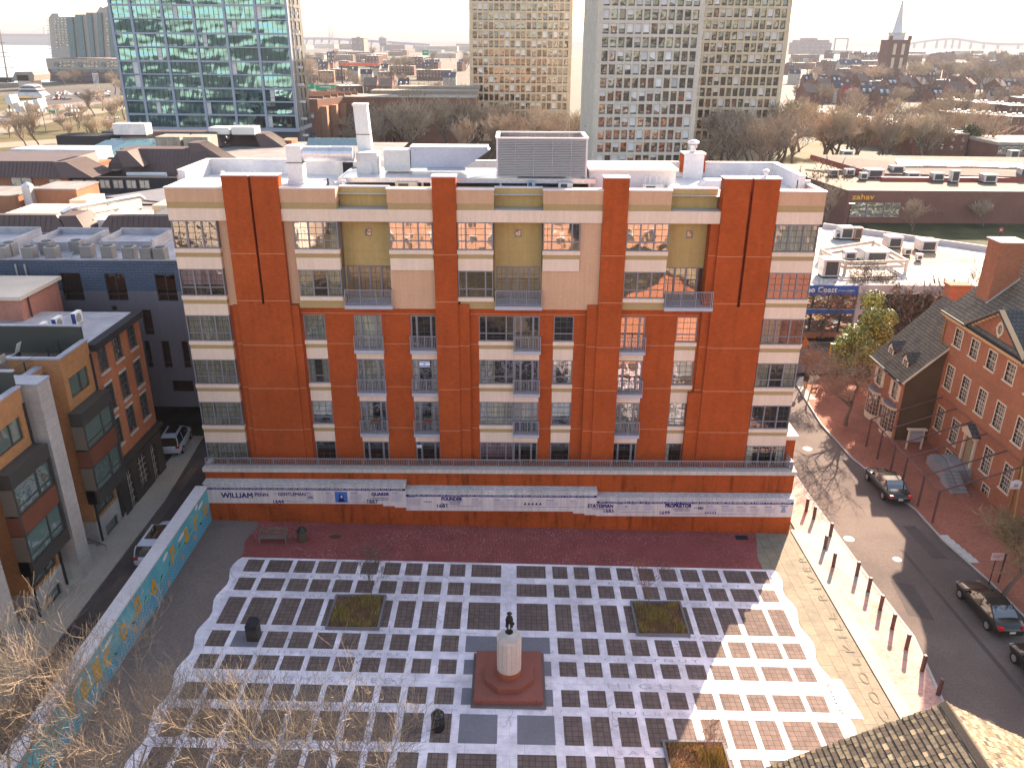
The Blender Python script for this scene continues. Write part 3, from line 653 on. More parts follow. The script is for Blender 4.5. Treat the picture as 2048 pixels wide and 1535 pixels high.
def PT(s, px, py, h, w=None, bold=.02, tgt=None):
    p = PY(px, py, ty); put_text(tgt or tx, s, p, (1, 0, 0), (0, 0, 1), h, w, bold=bold)
PT('WILLIAM', 443, 995, .38, 2.15, .035); PT('PENN', 510, 992, .26, .92, .022); PT('GENTLEMAN', 556, 991, .26, 1.9, .02); PT('1644', 547, 1006, .27, .72, .02)
PT('QUAKER', 743, 992, .28, 1.2, .035); PT('1667', 735, 1006, .27, .72, .02); PT('RELIGIOUS FREEDOM', 745, 996.5, .09, 1.1, .006); PT('IN A TIME OF INTOLERANCE', 734, 1000, .08, 1.5, .006)
PT('FOUNDER', 883, 1001, .28, 1.4, .035); PT('1681', 874, 1014.5, .27, .7, .02); PT('PENNSYLVANIA', 899, 1004.5, .08, .8, .006); PT("THE 'HOLY EXPERIMENT'", 882, 1008, .08, 1.35, .006)
PT('STATESMAN', 1175, 1015, .28, 1.75, .035); PT('1685', 1207, 1024.5, .26, .7, .02); PT('FROM TIME IN A TIME OF TUMULT', 1184, 1018, .07, 1.4, .004)
PT('PROPRIETOR', 1330, 1014.5, .28, 1.8, .035); PT('1699', 1319, 1028, .26, .7, .02); PT('NEW LIBERTIES FOR A', 1345, 1018, .08, 1.2, .006); PT('TREASURED COLONY', 1348, 1021.5, .08, 1.1, .006)
for x0, x1, y in ((552, 580, 1001), (650, 733, 1003), (575, 610, 1002.5), (902, 960, 1011.6), (1000, 1170, 1013), (1240, 1310, 1024), (1345, 1520, 1027)):
    p, q_ = PY(x0, y, ty), PY(x1, y, ty); tx.box(p.x, q_.x, ty - .001, ty, p.z, p.z + .02)
p = PY(547, 987, ty); tx.box(p.x, p.x + .22, ty - .001, ty, p.z, p.z + .03)
tx.build('lettering', m_blueink, PN)
wt = MB()
for i, (s, a, c, z) in enumerate((('MY COUNTRY TO CONSCIENCE MY OWN NO SAINTS AND NO LIBERTY BUT GREAT COUNTRY OF THE BRAVE AND THE EXERCISE OF A PEACEFUL ACT OF WORSHIP', -21, -7.5, SEG[0][2]), ('THOU ART MY COUNTRY AND CONFIRMED TO ME BY THE NAME OF PENNSYLVANIA MY GOD WILL I BELIEVE BLESS AND MAKE IT THE SEED OF A NATION', -7.1, 5.7, SEG[1][2]), ('ANY GOVERNMENT IS FREE TO THE PEOPLE UNDER IT WHERE THE LAWS RULE AND THE PEOPLE ARE A PARTY TO THOSE LAWS', 6.1, 19.4, SEG[2][2]))):
    put_text(wt, s, (a, 48.544, z - .45), (1, 0, 0), (0, 0, 1), .11, c - a, bold=.006)
wt.build('lettering', M('pale_strip_lettering', (.55, .52, .6), .8, .05), PN)
gt = MB(); r = random.Random(5)
for x0, x1, y0, y1 in ((612, 628, 985, 1002), (652, 668, 986, 1001), (700, 725, 985, 1000), (783, 805, 985, 1003), (813, 842, 993, 1009), (944, 965, 998, 1009), (988, 1010, 999, 1010), (1012, 1036, 999, 1010), (1092, 1118, 1000, 1011), (1140, 1158, 1001, 1010), (1235, 1252, 1007, 1020), (1262, 1278, 1008, 1020), (1290, 1308, 1008, 1021), (1413, 1436, 1012, 1023), (1443, 1469, 1012, 1024), (1474, 1495, 1013, 1024), (1500, 1521, 1013, 1025), (1530, 1551, 1013, 1026)):
    y = y0 + 3
    p, q_ = PY(x0, y0, ty), PY(x1, y0, ty); gt.box(p.x, q_.x - (q_.x - p.x) * .4, ty - .001, ty, p.z - .02, p.z + .02, 1)
    while y < y1:
        p, q_ = PY(x0, y, ty), PY(x1, y, ty); gt.box(p.x, q_.x - r.uniform(0, .12), ty - .001, ty, p.z, p.z + .025); y += 1.3
gt.build('small_print', [m_greyink, m_blueink], PN)
# portrait, ship and bell emblems as plain stand-ins
e = MB(); p, q_ = PY(671, 1004, ty), PY(694, 983, ty); e.box(p.x, q_.x, ty - .004, ty, p.z, q_.z, 0)
cx = (p.x + q_.x) / 2
def disc(mb, c, rx, rz, y, m, n=14): mb.poly([(c[0] + rx * math.cos(2 * math.pi * k / n), y, c[1] + rz * math.sin(2 * math.pi * k / n)) for k in range(n)], m)
disc(e, (cx, p.z + .46), .17, .22, ty - .006, 1); disc(e, (cx + .02, p.z + .46), .09, .12, ty - .008, 2)
e.poly([(cx - .28, ty - .006, p.z + .02), (cx + .28, ty - .006, p.z + .02), (cx + .14, ty - .006, p.z + .3), (cx - .14, ty - .006, p.z + .3)], 1)
e.build('portrait', [M('portrait_blue', (.05, .16, .48)), m_blueink, M('portrait_pale', (.45, .5, .65))], PN)
e = MB(); c = PY(1567, 1018, ty); 
prof = [(-.10, .2), (.10, .2), (.13, 0), (.17, -.16), (.25, -.24), (-.25, -.24), (-.17, -.16), (-.13, 0)]
e.poly([(c.x + a, ty - .003, c.z + b_) for a, b_ in prof]); e.box(c.x - .28, c.x + .28, ty - .003, ty, c.z + .2, c.z + .3); e.box(c.x - .02, c.x + .02, ty - .003, ty, c.z - .32, c.z - .24)
e.build('bell_emblem', M('bell_blue', (.22, .25, .38)), PN)
e = MB()
for x0, x1, y0, y1 in ((1047, 1085, 1004, 1009), (1396, 1408, 1010, 1018), (1409, 1434, 1022, 1026), (1388, 1406, 1013, 1016), (848, 864, 1001, 1004), (616, 626, 990, 996), (1250, 1255, 1010, 1014)):
    p, q_ = PY(x0, y1, ty), PY(x1, y0, ty); n = 5
    for k in range(n): 
        a = p.x + (q_.x - p.x) * k / n; w_ = (q_.x - p.x) / n; e.poly([(a, ty - .003, p.z), (a + w_ * .8, ty - .003, p.z), (a + w_ * .5, ty - .003, q_.z)])
e.build('small_emblem', m_blueink, PN)
# --- mural wall on the left ---
MW = thing('mural_wall', 'long low wall with pale coping and a teal WELCOME PARK mural beside the alley', 'mural wall', (-21.3, 38, 0))
b = MB(); b.box(-21.62, -21.02, 14, 48.62, -.2, 3.08); b.build('masonry', m_conc, MW)
b = MB(); b.box(-21.72, -20.92, 14, 48.52, 3.08, 3.22); b.build('coping', M('pale_coping', (.66, .61, .62), .8, .08, 1), MW)
m_teal = M('teal_paint', (.085, .33, .40), .7, .08, 1, col2=(.11, .37, .43), sc2=.8); m_teal2 = M('blue_teal_paint', (.07, .28, .40), .7, .08, 1)
def on_wall(y, z): return (-21.012, y, z)
b = MB(); b.poly([on_wall(14, .36), on_wall(14, 3.06), on_wall(48.6, 3.06), on_wall(48.6, .36)][::-1]); b.build('mural', m_teal, MW)
b = MB()
y = 48.6                         # lower patterned band, top edge curls
zt = lambda y: 1.62 + .12 * math.sin(y * .9)
while y > 20: b.poly([(-21.008, y - .6, .36), (-21.008, y, .36), (-21.008, y, zt(y)), (-21.008, y - .6, zt(y - .6))]); y -= .6
b.build('mural_band', m_teal2, MW)
b = MB(); r = random.Random(2)
y = 48.4
while y > 22:
    for k in range(6):
        z = .5 + k * .2
        if z < zt(y) - .12: b.poly([(-21.004, y, z), (-21.004, y + .11, z), (-21.004, y + .11, z + .045), (-21.004, y, z + .045)])
    y -= .3
b.build('mural_dashes', M('pale_dash_paint', (.30, .52, .60)), MW)
b = MB(); y = 48.4
while y > 20: b.poly([(-21.002, y - .6, zt(y - .6) - .03), (-21.002, y, zt(y) - .03), (-21.002, y, zt(y) + .03), (-21.002, y - .6, zt(y - .6) + .03)]); y -= .6
b.build('mural_stem', M('lime_paint', (.30, .48, .18)), MW)
b = MB(); y = 47.8
while y > 21:
    z = zt(y); s = r.choice((-1, 1)); L = r.uniform(.35, .6)
    b.poly([(-21.0, y, z), (-21.0, y + L * .5, z + s * .12 + .02), (-21.0, y + L, z + s * .30), (-21.0, y + L * .45, z + s * .30)]); y -= r.choice((.9, 1.3, 1.7))
b.build('mural_leaf', M('leaf_paint', (.03, .11, .05)), MW)
b = MB()
for y, z, L in ((47.2, 2.5, 1.0), (43.9, 2.35, 1.6), (41.2, 2.55, .8), (33.6, 2.5, 1.3), (30.5, 2.6, 1.2), (46.5, 2.75, .5)):
    b.poly([(-21.0, y + L / 2 * math.cos(t), z + .14 * math.sin(t) + .06 * math.cos(t)) for t in [k * math.pi / 6 for k in range(12)]])
b.build('mural_cloud', M('cloud_paint', (.62, .60, .55)), MW)
b = MB()
for ch, y in (('W', 29.6), ('e', 30.9), ('l', 32.2), ('c', 33.3), ('o', 35.2), ('m', 37.1), ('e', 39.2), ('P', 42.2), ('a', 44.4), ('r', 46.1), ('k', 47.9)):
    h = 1.15 if ch in 'WPklm' else .95
    put_text(b, ch, (-20.996, y - .35, zt(y) - .25), (0, 1, 0), (0, 0, 1), h, .62, bold=.07)
b.build('mural_lettering', M('amber_paint', (.55, .30, .03)), MW)
b = MB()
for y, z in ((45.6, 1.0), (41.0, .75), (43.4, .95), (36.4, 1.1)):
    for k in range(5): disc2 = [( -20.998, y + .13 * math.cos(k * 1.256) + .08 * math.cos(t * .785), z + .13 * math.sin(k * 1.256) + .08 * math.sin(t * .785)) for t in range(8)]; b.poly(disc2)
b.build('mural_flower', M('orange_paint', (.60, .26, .10)), MW)

# ================= figures =================
def skin(name, J, E, mat, par=None, sub=1):
    me = bpy.data.meshes.new(name); me.from_pydata([j[:3] for j in J], E, []); me.materials.append(mat)
    o = bpy.data.objects.new(name, me); COL.objects.link(o)
    md = o.modifiers.new('s', 'SKIN'); md.use_smooth_shade = True; sv = me.skin_vertices[0].data
    for i, j in enumerate(J): sv[i].radius = (j[3], j[4] if len(j) > 4 else j[3])
    sv[0].use_root = True
    if sub: o.modifiers.new('d', 'SUBSURF').levels = sub; o.modifiers[-1].render_levels = sub
    if par: o.parent = par
    return o
def human(par, mats, walk=.25, arm=(.1, .1), coat=False, face=(0, -1)):
    """standing figure 1.75 tall at the parent's origin, facing -y"""
    w_ = walk
    J = [(0, 0, .95, .15, .11), (0, 0, 1.15, .14, .10), (0, .01, 1.36, .17, .11), (0, 0, 1.5, .055), (0, -.01, 1.56, .05), (0, -.015, 1.66, .085, .10), (0, -.01, 1.74, .06, .07),
         (-.19, 0, 1.42, .06), (-.26, -.02 + arm[0] * .3, 1.16, .045), (-.24, -.06 - arm[0], .95, .032), (-.24, -.08 - arm[0], .87, .035, .02),
         (.19, 0, 1.42, .06), (.26, .02, 1.16, .045), (.24, .04 + arm[1] * -1, .95, .032), (.24, .04 - arm[1], .87, .035, .02),
         (-.10, 0, .88, .09), (-.11, -w_ * .55, .5, .062), (-.11, -w_ * .8, .10, .042), (-.115, -w_ * .8 - .16, .05, .04, .03),
         (.10, 0, .88, .09), (.11, w_ * .3, .5, .062), (.11, w_ * .9, .11, .042), (.115, w_ * .9 - .14, .05, .04, .03)]
    E = [(0, 1), (1, 2), (2, 3), (3, 4), (4, 5), (5, 6), (2, 7), (7, 8), (8, 9), (9, 10), (2, 11), (11, 12), (12, 13), (13, 14), (0, 15), (15, 16), (16, 17), (17, 18), (0, 19), (19, 20), (20, 21), (21, 22)]
    o = skin('body', J, E, mats[0], par)
    n = MB(); n.hexa([(-.014, -.105, 1.63), (.014, -.105, 1.63), (.01, -.09, 1.63), (-.01, -.09, 1.63), (-.006, -.10, 1.67), (.006, -.10, 1.67), (.006, -.09, 1.67), (-.006, -.09, 1.67)]); n.build('nose', mats[0], o)
    for s, hy in ((-1, -.09 - arm[0]), (1, .03 - arm[1])):
        f = MB()
        for k, (dx, L) in enumerate(((-.024, .06), (-.008, .075), (.008, .07), (.023, .055))): f.tube([(s * .24 + .012, hy + dx, .87), (s * .24, hy + dx - .01, .84 - L * .5), (s * .24 - .008 * s, hy + dx, .84 - L)], .0085, 5)
        f.tube([(s * .24, hy - .035, .89), (s * .235, hy - .06, .85)], .010, 5); f.build('fingers', mats[0], o)
    return o
m_bronze = M('dark_bronze', (.028, .026, .022), .38, .3, 4, metal=.6)
MON = thing('monument', 'white drum pedestal on red granite steps in the middle of the square', 'monument', (-.06, 33.75, 0))
m_gran = M('red_granite', (.25, .078, .055), .5, .12, 2); m_gran2 = M('orange_granite', (.30, .095, .045), .5, .15, 2)
b = MB(); b.box(-2.02, 1.86, 31.75, 35.75, -.1, .10); b.build('plinth_kerb', M('plinth_grey', (.16, .13, .12)), MON)
b = MB(); b.box(-1.86, 1.70, 31.95, 35.6, .1, .38, 0); b.build('square_step', m_gran, MON)
b = MB(); 
for k in range(4): 
    for s in (-1, 1): b.box(-1.5 + k * .95, -1.49 + k * .95, 33.775 + s * 1.828 - .005, 33.775 + s * 1.828 + .005, .1, .385); b.box(-.08 + s * 1.783 - .005, -.08 + s * 1.783 + .005, 32.5 + k * .85, 32.51 + k * .85, .1, .385)
b.build('cramp_mark', m_dark, MON)
b = MB(); b.lathe([(1.38, .38), (1.38, .66)], (-.06, 33.7, 0), 8); b.v = [((x + .06) * math.cos(.3927) - (y - 33.7) * math.sin(.3927) - .06, (x + .06) * math.sin(.3927) + (y - 33.7) * math.cos(.3927) + 33.7, z) for x, y, z in b.v]; b.build('octagonal_step', m_gran, MON)
b = MB(); b.lathe([(.66, .66), (.64, .98)], (-.06, 33.7, 0), 24); b.build('drum_base', m_gran2, MON)
b = MB(); b.lathe([(.645, .98), (.645, 2.93), (.60, 2.95)], (-.06, 33.7, 0), 32); b.build('drum', M('cream_marble_drum', (.62, .52, .45), .7, .08, 1.5, streak=.1), MON)
b = MB()
for k in range(16):
    a = k * math.pi / 8 + .2; c_, s_ = math.cos(a), math.sin(a); b.box(-.06 + .646 * c_ - .005, -.06 + .646 * c_ + .005, 33.7 + .646 * s_ - .005, 33.7 + .646 * s_ + .005, .98, 2.93)
b.build('drum_joint', M('joint_grey', (.3, .25, .22)), MON)
b = MB(); b.box(-.49, .37, 33.28, 34.12, 2.95, 3.14); b.lathe([(.30, 3.14), (.28, 3.26), (.24, 3.28)], (-.06, 33.7, 0), 20); b.build('pedestal_cap', M('pale_grey_stone', (.52, .49, .46), .7, .1), MON)
b = MB(); n_ = .0
for k in range(8):
    a = math.pi * 1.25 + k * .2; 
ST = thing('statue', 'dark bronze statue of a man in broad hat and long coat on the white drum', 'statue', (-.06, 33.7, 3.28)); ST.scale = (.68, .68, .68); LOCALP.add(ST.name)
hb = human(ST, [m_bronze], walk=.12, arm=(-.02, .12))
c = MB(); n = 14; prof = [(.2, .13, 1.45), (.235, .15, 1.3), (.19, .14, 1.08), (.25, .2, .8), (.29, .25, .52)]
base = len(c.v)
for rx, ry, z in prof:
    for j in range(n): a = 2 * math.pi * (j + .5) / n - math.pi / 2; c.v.append((rx * math.cos(a), ry * math.sin(a) + .02, z))
for i in range(len(prof) - 1):
    for j in range(n - 1):
        if i >= 2 and j in (n - 2,): continue
        c.f.append((base + i * n + j, base + i * n + j + 1, base + (i + 1) * n + j + 1, base + (i + 1) * n + j)); c.m.append(0)
o = c.build('coat', m_bronze, ST, smooth=True); sm_ = o.modifiers.new('t', 'SOLIDIFY'); sm_.thickness = .02
c = MB(); c.lathe([(.20, 1.735), (.21, 1.75), (.11, 1.765), (.10, 1.86), (.06, 1.88)], (0, -.01, 0), 18); c.build('hat', m_bronze, ST, smooth=True)
c = MB(); c.lathe([(.30, 0), (.30, .05), (.24, .07)], (0, 0, 0), 18); c.build('statue_base', m_bronze, ST)
c = MB(); c.tube([(.24, -.08, .86), (.33, -.05, .80), (.36, 0, .75)], .03, 6); c.box(.26, .38, -.06, .04, .7, .9); c.build('scroll', m_bronze, ST)

# ================= square furniture =================
def planter(cx, cy, sx, sy, lab, sunny, seed):
    z = gz(cx); t = thing('planter_bed', lab, 'planter', (cx, cy, z)); r = random.Random(seed)
    b = MB()
    for (x0, x1, y0, y1) in ((cx - sx, cx + sx, cy - sy, cy - sy + .12), (cx - sx, cx + sx, cy + sy - .12, cy + sy), (cx - sx, cx - sx + .12, cy - sy + .12, cy + sy - .12), (cx + sx - .12, cx + sx, cy - sy + .12, cy + sy - .12)): b.box(x0, x1, y0, y1, z - .1, z + .17)
    b.build('stone_rim', M('planter_rim' + str(seed), (.19, .175, .19), .9, .15), t)
    b = MB(); b.box(cx - sx + .12, cx + sx - .12, cy - sy + .12, cy + sy - .12, z - .1, z + .05); b.build('soil', M('leaf_litter' + str(seed), (.17, .11, .065), .95, .4, 3, bump=1, col2=(.24, .15, .07), sc2=2.0), t)
    b = MB()
    for _ in range(5200):
        x, y = cx + r.uniform(-sx + .2, sx - .2), cy + r.uniform(-sy + .2, sy - .2)
        cl = math.sin(x * 2.1 + seed) * math.cos(y * 2.3 + seed * 2); 
        if r.random() > .55 + .5 * cl: 
            a = r.uniform(0, 6.28); p = Vector((x, y, z + .06)); l = .05; b.poly([p, p + Vector((l * math.cos(a), l * math.sin(a), .02)), p + Vector((-l * math.sin(a) * .6, l * math.cos(a) * .6, .04))], r.choice([2, 3])); continue
        h = r.uniform(.12, .42) * (1 + .5 * cl); a = r.uniform(0, 6.28); l = r.uniform(.05, .18); p = Vector((x, y, z + .04)); q_ = p + Vector((l * math.cos(a), l * math.sin(a), h)); wv = Vector((-math.sin(a), math.cos(a), 0)) * .014
        b.poly([p - wv, p + wv, q_], r.choice([0, 0, 1, 1, 4]) if cl > 0 else r.choice([0, 3, 3, 2]))
    g = b.build('dry_grasses', [MG['straw'], MG['olive'], MG['rust'], MG['brown'], MG['green']], t); g['kind'] = 'stuff'
    return t
MG = {'straw': M('straw_blade', (.50, .34, .12)), 'olive': M('olive_blade', (.30, .24, .07)), 'rust': M('rust_leaf', (.30, .13, .05)), 'brown': M('brown_leaf', (.25, .16, .10)), 'green': M('green_blade', (.15, .17, .04))}
planter(-9.13, 39.0, 1.55, 1.55, 'square planter of yellow-green dry grasses left of the monument', 0, 1)
planter(8.87, 39.05, 1.55, 1.55, 'square planter of brown leaf litter right of the monument', 0, 2)
planter(9.0, 28.3, 1.52, 1.55, 'square planter of dry grasses at the bottom edge, right of the monument, half in sun', 1, 3)
# bench
BN = thing('bench', 'weathered wooden bench facing out from the timeline wall at its left end', 'bench', (-15.98, 46.15, gz(-16)))
z = gz(-16); m_teak = M('weathered_teak', (.19, .15, .125), .85, .25, 4)
b = MB(); 
for k in range(5): b.box(-16.85, -15.1, 45.85 + k * .1, 45.93 + k * .1, z + .42, z + .45)
b.build('seat', m_teak, BN)
b = MB(); b.box(-16.85, -15.1, 46.36, 46.41, z + .9, z + .98); b.box(-16.85, -15.1, 46.36, 46.41, z + .5, z + .56)
for k in range(15): b.box(-16.8 + k * .118, -16.76 + k * .118, 46.375, 46.395, z + .56, z + .9)
b.build('backrest', m_teak, BN)
for x, y, h in ((-16.9, 45.85, .65), (-15.12, 45.85, .65), (-16.9, 46.36, .98), (-15.12, 46.36, .98)):
    b = MB(); b.box(x, x + .06, y, y + .06, z, z + h); b.build('leg', m_teak, BN)
for x in (-16.9, -15.12):
    b = MB(); b.box(x - .01, x + .07, 45.82, 46.36, z + .65, z + .69); b.build('armrest', m_teak, BN)
# bins
def barrel(x, y, lab, body, lid, s=1.0, tall=0):
    z = gz(x); t = thing('litter_bin', lab, 'litter bin', (x, y, z))
    b = MB(); b.lathe([(.28 * s, 0), (.31 * s, .1), (.31 * s, .72 * s + tall), (.30 * s, .75 * s + tall)], (x, y, z), 20); b.build('drum', body, t, smooth=False)
    b = MB()
    for k in range(20): a = k * math.pi / 10; b.box(x + .315 * s * math.cos(a) - .012, x + .315 * s * math.cos(a) + .012, y + .315 * s * math.sin(a) - .012, y + .315 * s * math.sin(a) + .012, z + .08, z + .7 * s + tall)
    b.build('slat', body, t)
    b = MB(); zz = z + .75 * s + tall; b.lathe([(.33 * s, 0), (.34 * s, .06), (.26 * s, .16), (.17 * s, .2), (.17 * s, .27), (.12 * s, .34), (.05 * s, .37)], (x, y, zz), 20); b.build('domed_lid', lid, t, smooth=True)
m_brownbin = M('brown_bin', (.10, .075, .045), .6, .2, 3)
barrel(-14.1, 46.35, 'brown barrel litter bin with dark lid beside the bench', m_brownbin, m_black)
barrel(-3.55, 30.35, 'glossy black litter bin with domed lid in front of the monument', M('black_gloss', (.015, .015, .015), .25, .1), M('black_gloss2', (.015, .015, .015), .2, .1), 1.0, .12)
z = gz(-14.6); t = thing('litter_bin', 'tall dark square bin with sloping hooded top on the marble grid left of the monument', 'litter bin', (-14.5, 36.6, z)); m_dbin = M('dark_brown_bin', (.03, .024, .022), .6, .2)
b = MB(); b.hexa([(-14.82, 36.3, z), (-14.18, 36.3, z), (-14.18, 36.9, z), (-14.82, 36.9, z), (-14.84, 36.28, z + 1.05), (-14.16, 36.28, z + 1.05), (-14.16, 36.92, z + 1.05), (-14.84, 36.92, z + 1.05)]); b.build('cabinet', m_dbin, t)
b = MB(); b.hexa([(-14.84, 36.28, z + 1.05), (-14.16, 36.28, z + 1.05), (-14.16, 36.92, z + 1.05), (-14.84, 36.92, z + 1.05), (-14.7, 36.55, z + 1.32), (-14.3, 36.55, z + 1.32), (-14.3, 36.85, z + 1.32), (-14.7, 36.85, z + 1.32)]); b.build('hood', m_dark, t)
b = MB(); b.box(-14.75, -14.25, 36.235, 36.255, z + .75, z + 1.0); b.build('flap', m_black, t)
t = thing('drain_grate', 'dark slotted iron grate in the red brick paving at the right of the timeline wall', 'grate', (16.1, 48, gz(16)))
b = MB()
for k in range(9): b.box(15.7, 16.5, 47.75 + k * .055, 47.78 + k * .055, gz(16) + .004, gz(16) + .02)
b.build('bars', m_dark, t); b = MB(); b.box(15.66, 16.54, 47.7, 48.26, gz(16), gz(16) + .008); b.build('pit', m_black, t)
t = MB(); t.poly([(-12.0 + .42 * math.cos(k * .5236) * (1 + .2 * math.sin(k * 2)), 46.9 + .26 * math.sin(k * .5236), gz(-12) + .01) for k in range(12)]); tag(t.build('weedy_drain_pit', M('moss', (.09, .06, .03), .95, .4, 5)), 'small mossy patch in the red brick paving right of the barrel bin', 'moss patch')
# bollards
m_bol = M('maroon_bollard', (.075, .033, .033), .5, .15, 3)
BP = [(1612, 1022), (1627, 1038), (1660, 1072), (1649, 1097), (1713, 1151), (1666, 1133), (1736, 1183), (1760, 1219), (1784, 1257), (1812, 1298), (1844, 1341), (1876, 1389)]
W_ = ['farthest of the roadside bollards, by the timeline wall end', 'second farthest roadside bollard, just right of the farthest', 'outer bollard of the staggered pair nearest the timeline wall end', 'inner bollard of the staggered pair standing on worn bricks', 'outer bollard on the kerb just past the staggered pair', 'lone inner bollard nearest the slate paving', 'kerb bollard, sixth from the near end of the kerb row', 'kerb bollard, fifth from the near end of the kerb row', 'kerb bollard, fourth from the near end of the kerb row', 'kerb bollard, third from the near end of the kerb row', 'kerb bollard, second from the near end of the kerb row', 'nearest bollard, just above the apex of the shingle roof']
PB = None
for i, (px_, py_) in enumerate(BP):
    g = PG(px_, py_); zb = gz(g.x) + .04
    if PB is None:
        PB = thing('bollard', 'maroon steel bollard, ' + W_[i], 'bollard', (0, 0, 0), 'bollards along the kerb of the square')
        b = MB(); b.tube([(0, 0, -.05), (0, 0, .98)], .12, 14); b.build('post', m_bol, PB)
        b = MB(); b.lathe([(.125, .96), (.125, 1.0), (.08, 1.05), (.0, 1.06)], (0, 0, 0), 14); b.build('cap', m_bol, PB)
        b = MB(); b.box(-.17, .17, -.012, .012, .06, .085); b.build('base_pin', m_bol, PB)
        PB.location = (g.x, g.y, zb)
    else: dup(PB, (g.x, g.y, zb), label='maroon steel bollard, ' + W_[i])
# ================= bare trees =================
def seg(mb, p, q, r0, r1, n=3, m=0):
    d = (q - p); 
    if d.length < 1e-5: return
    d.normalize(); a = d.orthogonal().normalized(); b = d.cross(a); B = len(mb.v)
    for c, r in ((p, r0), (q, r1)):
        for j in range(n): t = 6.2832 * j / n; mb.v.append(tuple(c + (a * math.cos(t) + b * math.sin(t)) * r))
    for j in range(n): j2 = (j + 1) % n; mb.f.append((B + j, B + j2, B + n + j2, B + n + j)); mb.m.append(m)
def make_tree(seed, H, spread=.55, levels=5, kid=(3, 5), r0=None, twig=.012, up=.25, trunk=.28, dens=1.0, lr=(.6, .82), wig=.16):
    r = random.Random(seed); T_ = MB(); C_ = MB(); r0 = r0 or H * .022
    def grow(p, d, L, rad, lv):
        n = 4 if lv < 2 else 3; pts = [p]; cur = p; dd = d.copy()
        for i in range(n):
            dd = (dd + Vector((r.gauss(0, wig), r.gauss(0, wig), r.gauss(0, wig / 2) + up * (.35 if lv > 0 else 0)))).normalized(); nx = cur + dd * (L / n)
            ra = rad * (1 - .55 * i / n); rb = rad * (1 - .55 * (i + 1) / n)
            seg(T_ if lv <= 1 else C_, cur, nx, max(ra, twig), max(rb, twig * .8), 6 if lv == 0 else (5 if lv == 1 else 3)); cur = nx; pts.append(cur)
        if lv >= levels: return
        k = r.randint(*kid) if lv else r.randint(5, 7); k = int(k * dens + .5)
        for j in range(k):
            f = r.uniform(.35, 1.0) if lv else r.uniform(.45, 1.0)
            if j == 0: f = 1.0
            idx = min(n - 1, int(f * n)); q = pts[idx].lerp(pts[idx + 1], f * n - idx) if f < 1 else pts[-1]
            ax = Vector((r.gauss(0, 1), r.gauss(0, 1), r.gauss(0, .4))).normalized(); nd = (dd * (1 - spread) + ax * spread * (1.25 if lv == 0 else 1.1)); nd.z = nd.z * .8 + (.1 if lv else .15); nd.normalize()
            grow(q, nd, L * r.uniform(*lr), max(rad * .55 * (1.15 - .4 * f), twig), lv + 1)
    grow(Vector((0, 0, 0)), Vector((r.gauss(0, .03), r.gauss(0, .03), 1)).normalized(), H * trunk, r0, 0)
    zm = max(v[2] for v in C_.v); s = H / zm
    for mb in (T_, C_): mb.v = [(x * s, y * s, z * s) for x, y, z in mb.v]
    return T_, C_
m_bark = M('grey_brown_bark', (.15, .115, .09), .9, .25, 3); m_twig = M('brown_twigs', (.17, .12, .085), .9, .25, 1.5, rnd=.2)
m_twigl = M('golden_twigs', (.34, .27, .195), .85, .3, 1.0, col2=(.27, .20, .14), sc2=.5); m_barkl = M('pale_bark', (.34, .26, .19), .85, .3, 2)
m_twigr = M('reddish_twigs', (.24, .14, .095), .9, .25, 1)
def tree(name, lab, cat, loc, T_, C_, mt, mc, rot=0, grp=None, sc=1):
    t = thing(name, lab, cat, (0, 0, 0), grp); T_.build('trunk', mt, t); C_.build('crown', mc, t); t.location = loc; t.rotation_euler = (0, 0, rot); t.scale = (sc,) * 3; return t
# young trees in the planters
for (x, y, s, lab, mt) in ((-8.35, 40.0, 3, 'slender bare sapling rising from the left planter', m_bark), (8.35, 39.7, 4, 'slender reddish sapling in the right planter', m_twigr), (9.35, 29.1, 5, 'thin upright sapling in the bottom planter', m_twigr)):
    a, b = make_tree(s, 3.6 if s != 5 else 3.3, .42, 4, (3, 4), r0=.035, twig=.007, up=.5, trunk=.42); tree('young_tree', lab, 'young tree', (x, y, gz(x) + .05), a, b, mt, mt)
# foreground trees, bottom left
for i, (x, y, H, sd_, lab, mt, mc) in enumerate(((-19.5, 23.0, 11.3, 11, 'bare golden-twigged tree at the left edge in front of the alley', m_barkl, m_twigl), (-15.6, 23.6, 11.6, 12, 'bare golden-twigged tree over the near end of the mural wall', m_barkl, m_twigl),
        (-11.6, 22.8, 11.2, 13, 'bare tree with pale forking branches over the left edge of the marble grid', m_barkl, m_twigl), (-6.6, 22.2, 11.4, 14, 'bare tree with thin pale branches over the lower marble grid, rightmost of the near trees', m_barkl, m_twigl))):
    a, b = make_tree(sd_, H, .47, 6 if i < 2 else 5, (3, 4), wig=.09, r0=.17, twig=.0062 if i < 2 else .0078, up=.32, trunk=.40, lr=(.6, .8), dens=1.1 if i < 2 else 1.2); tree('bare_tree', lab, 'tree', (x, y, gz(x)), a, b, mt, mc)
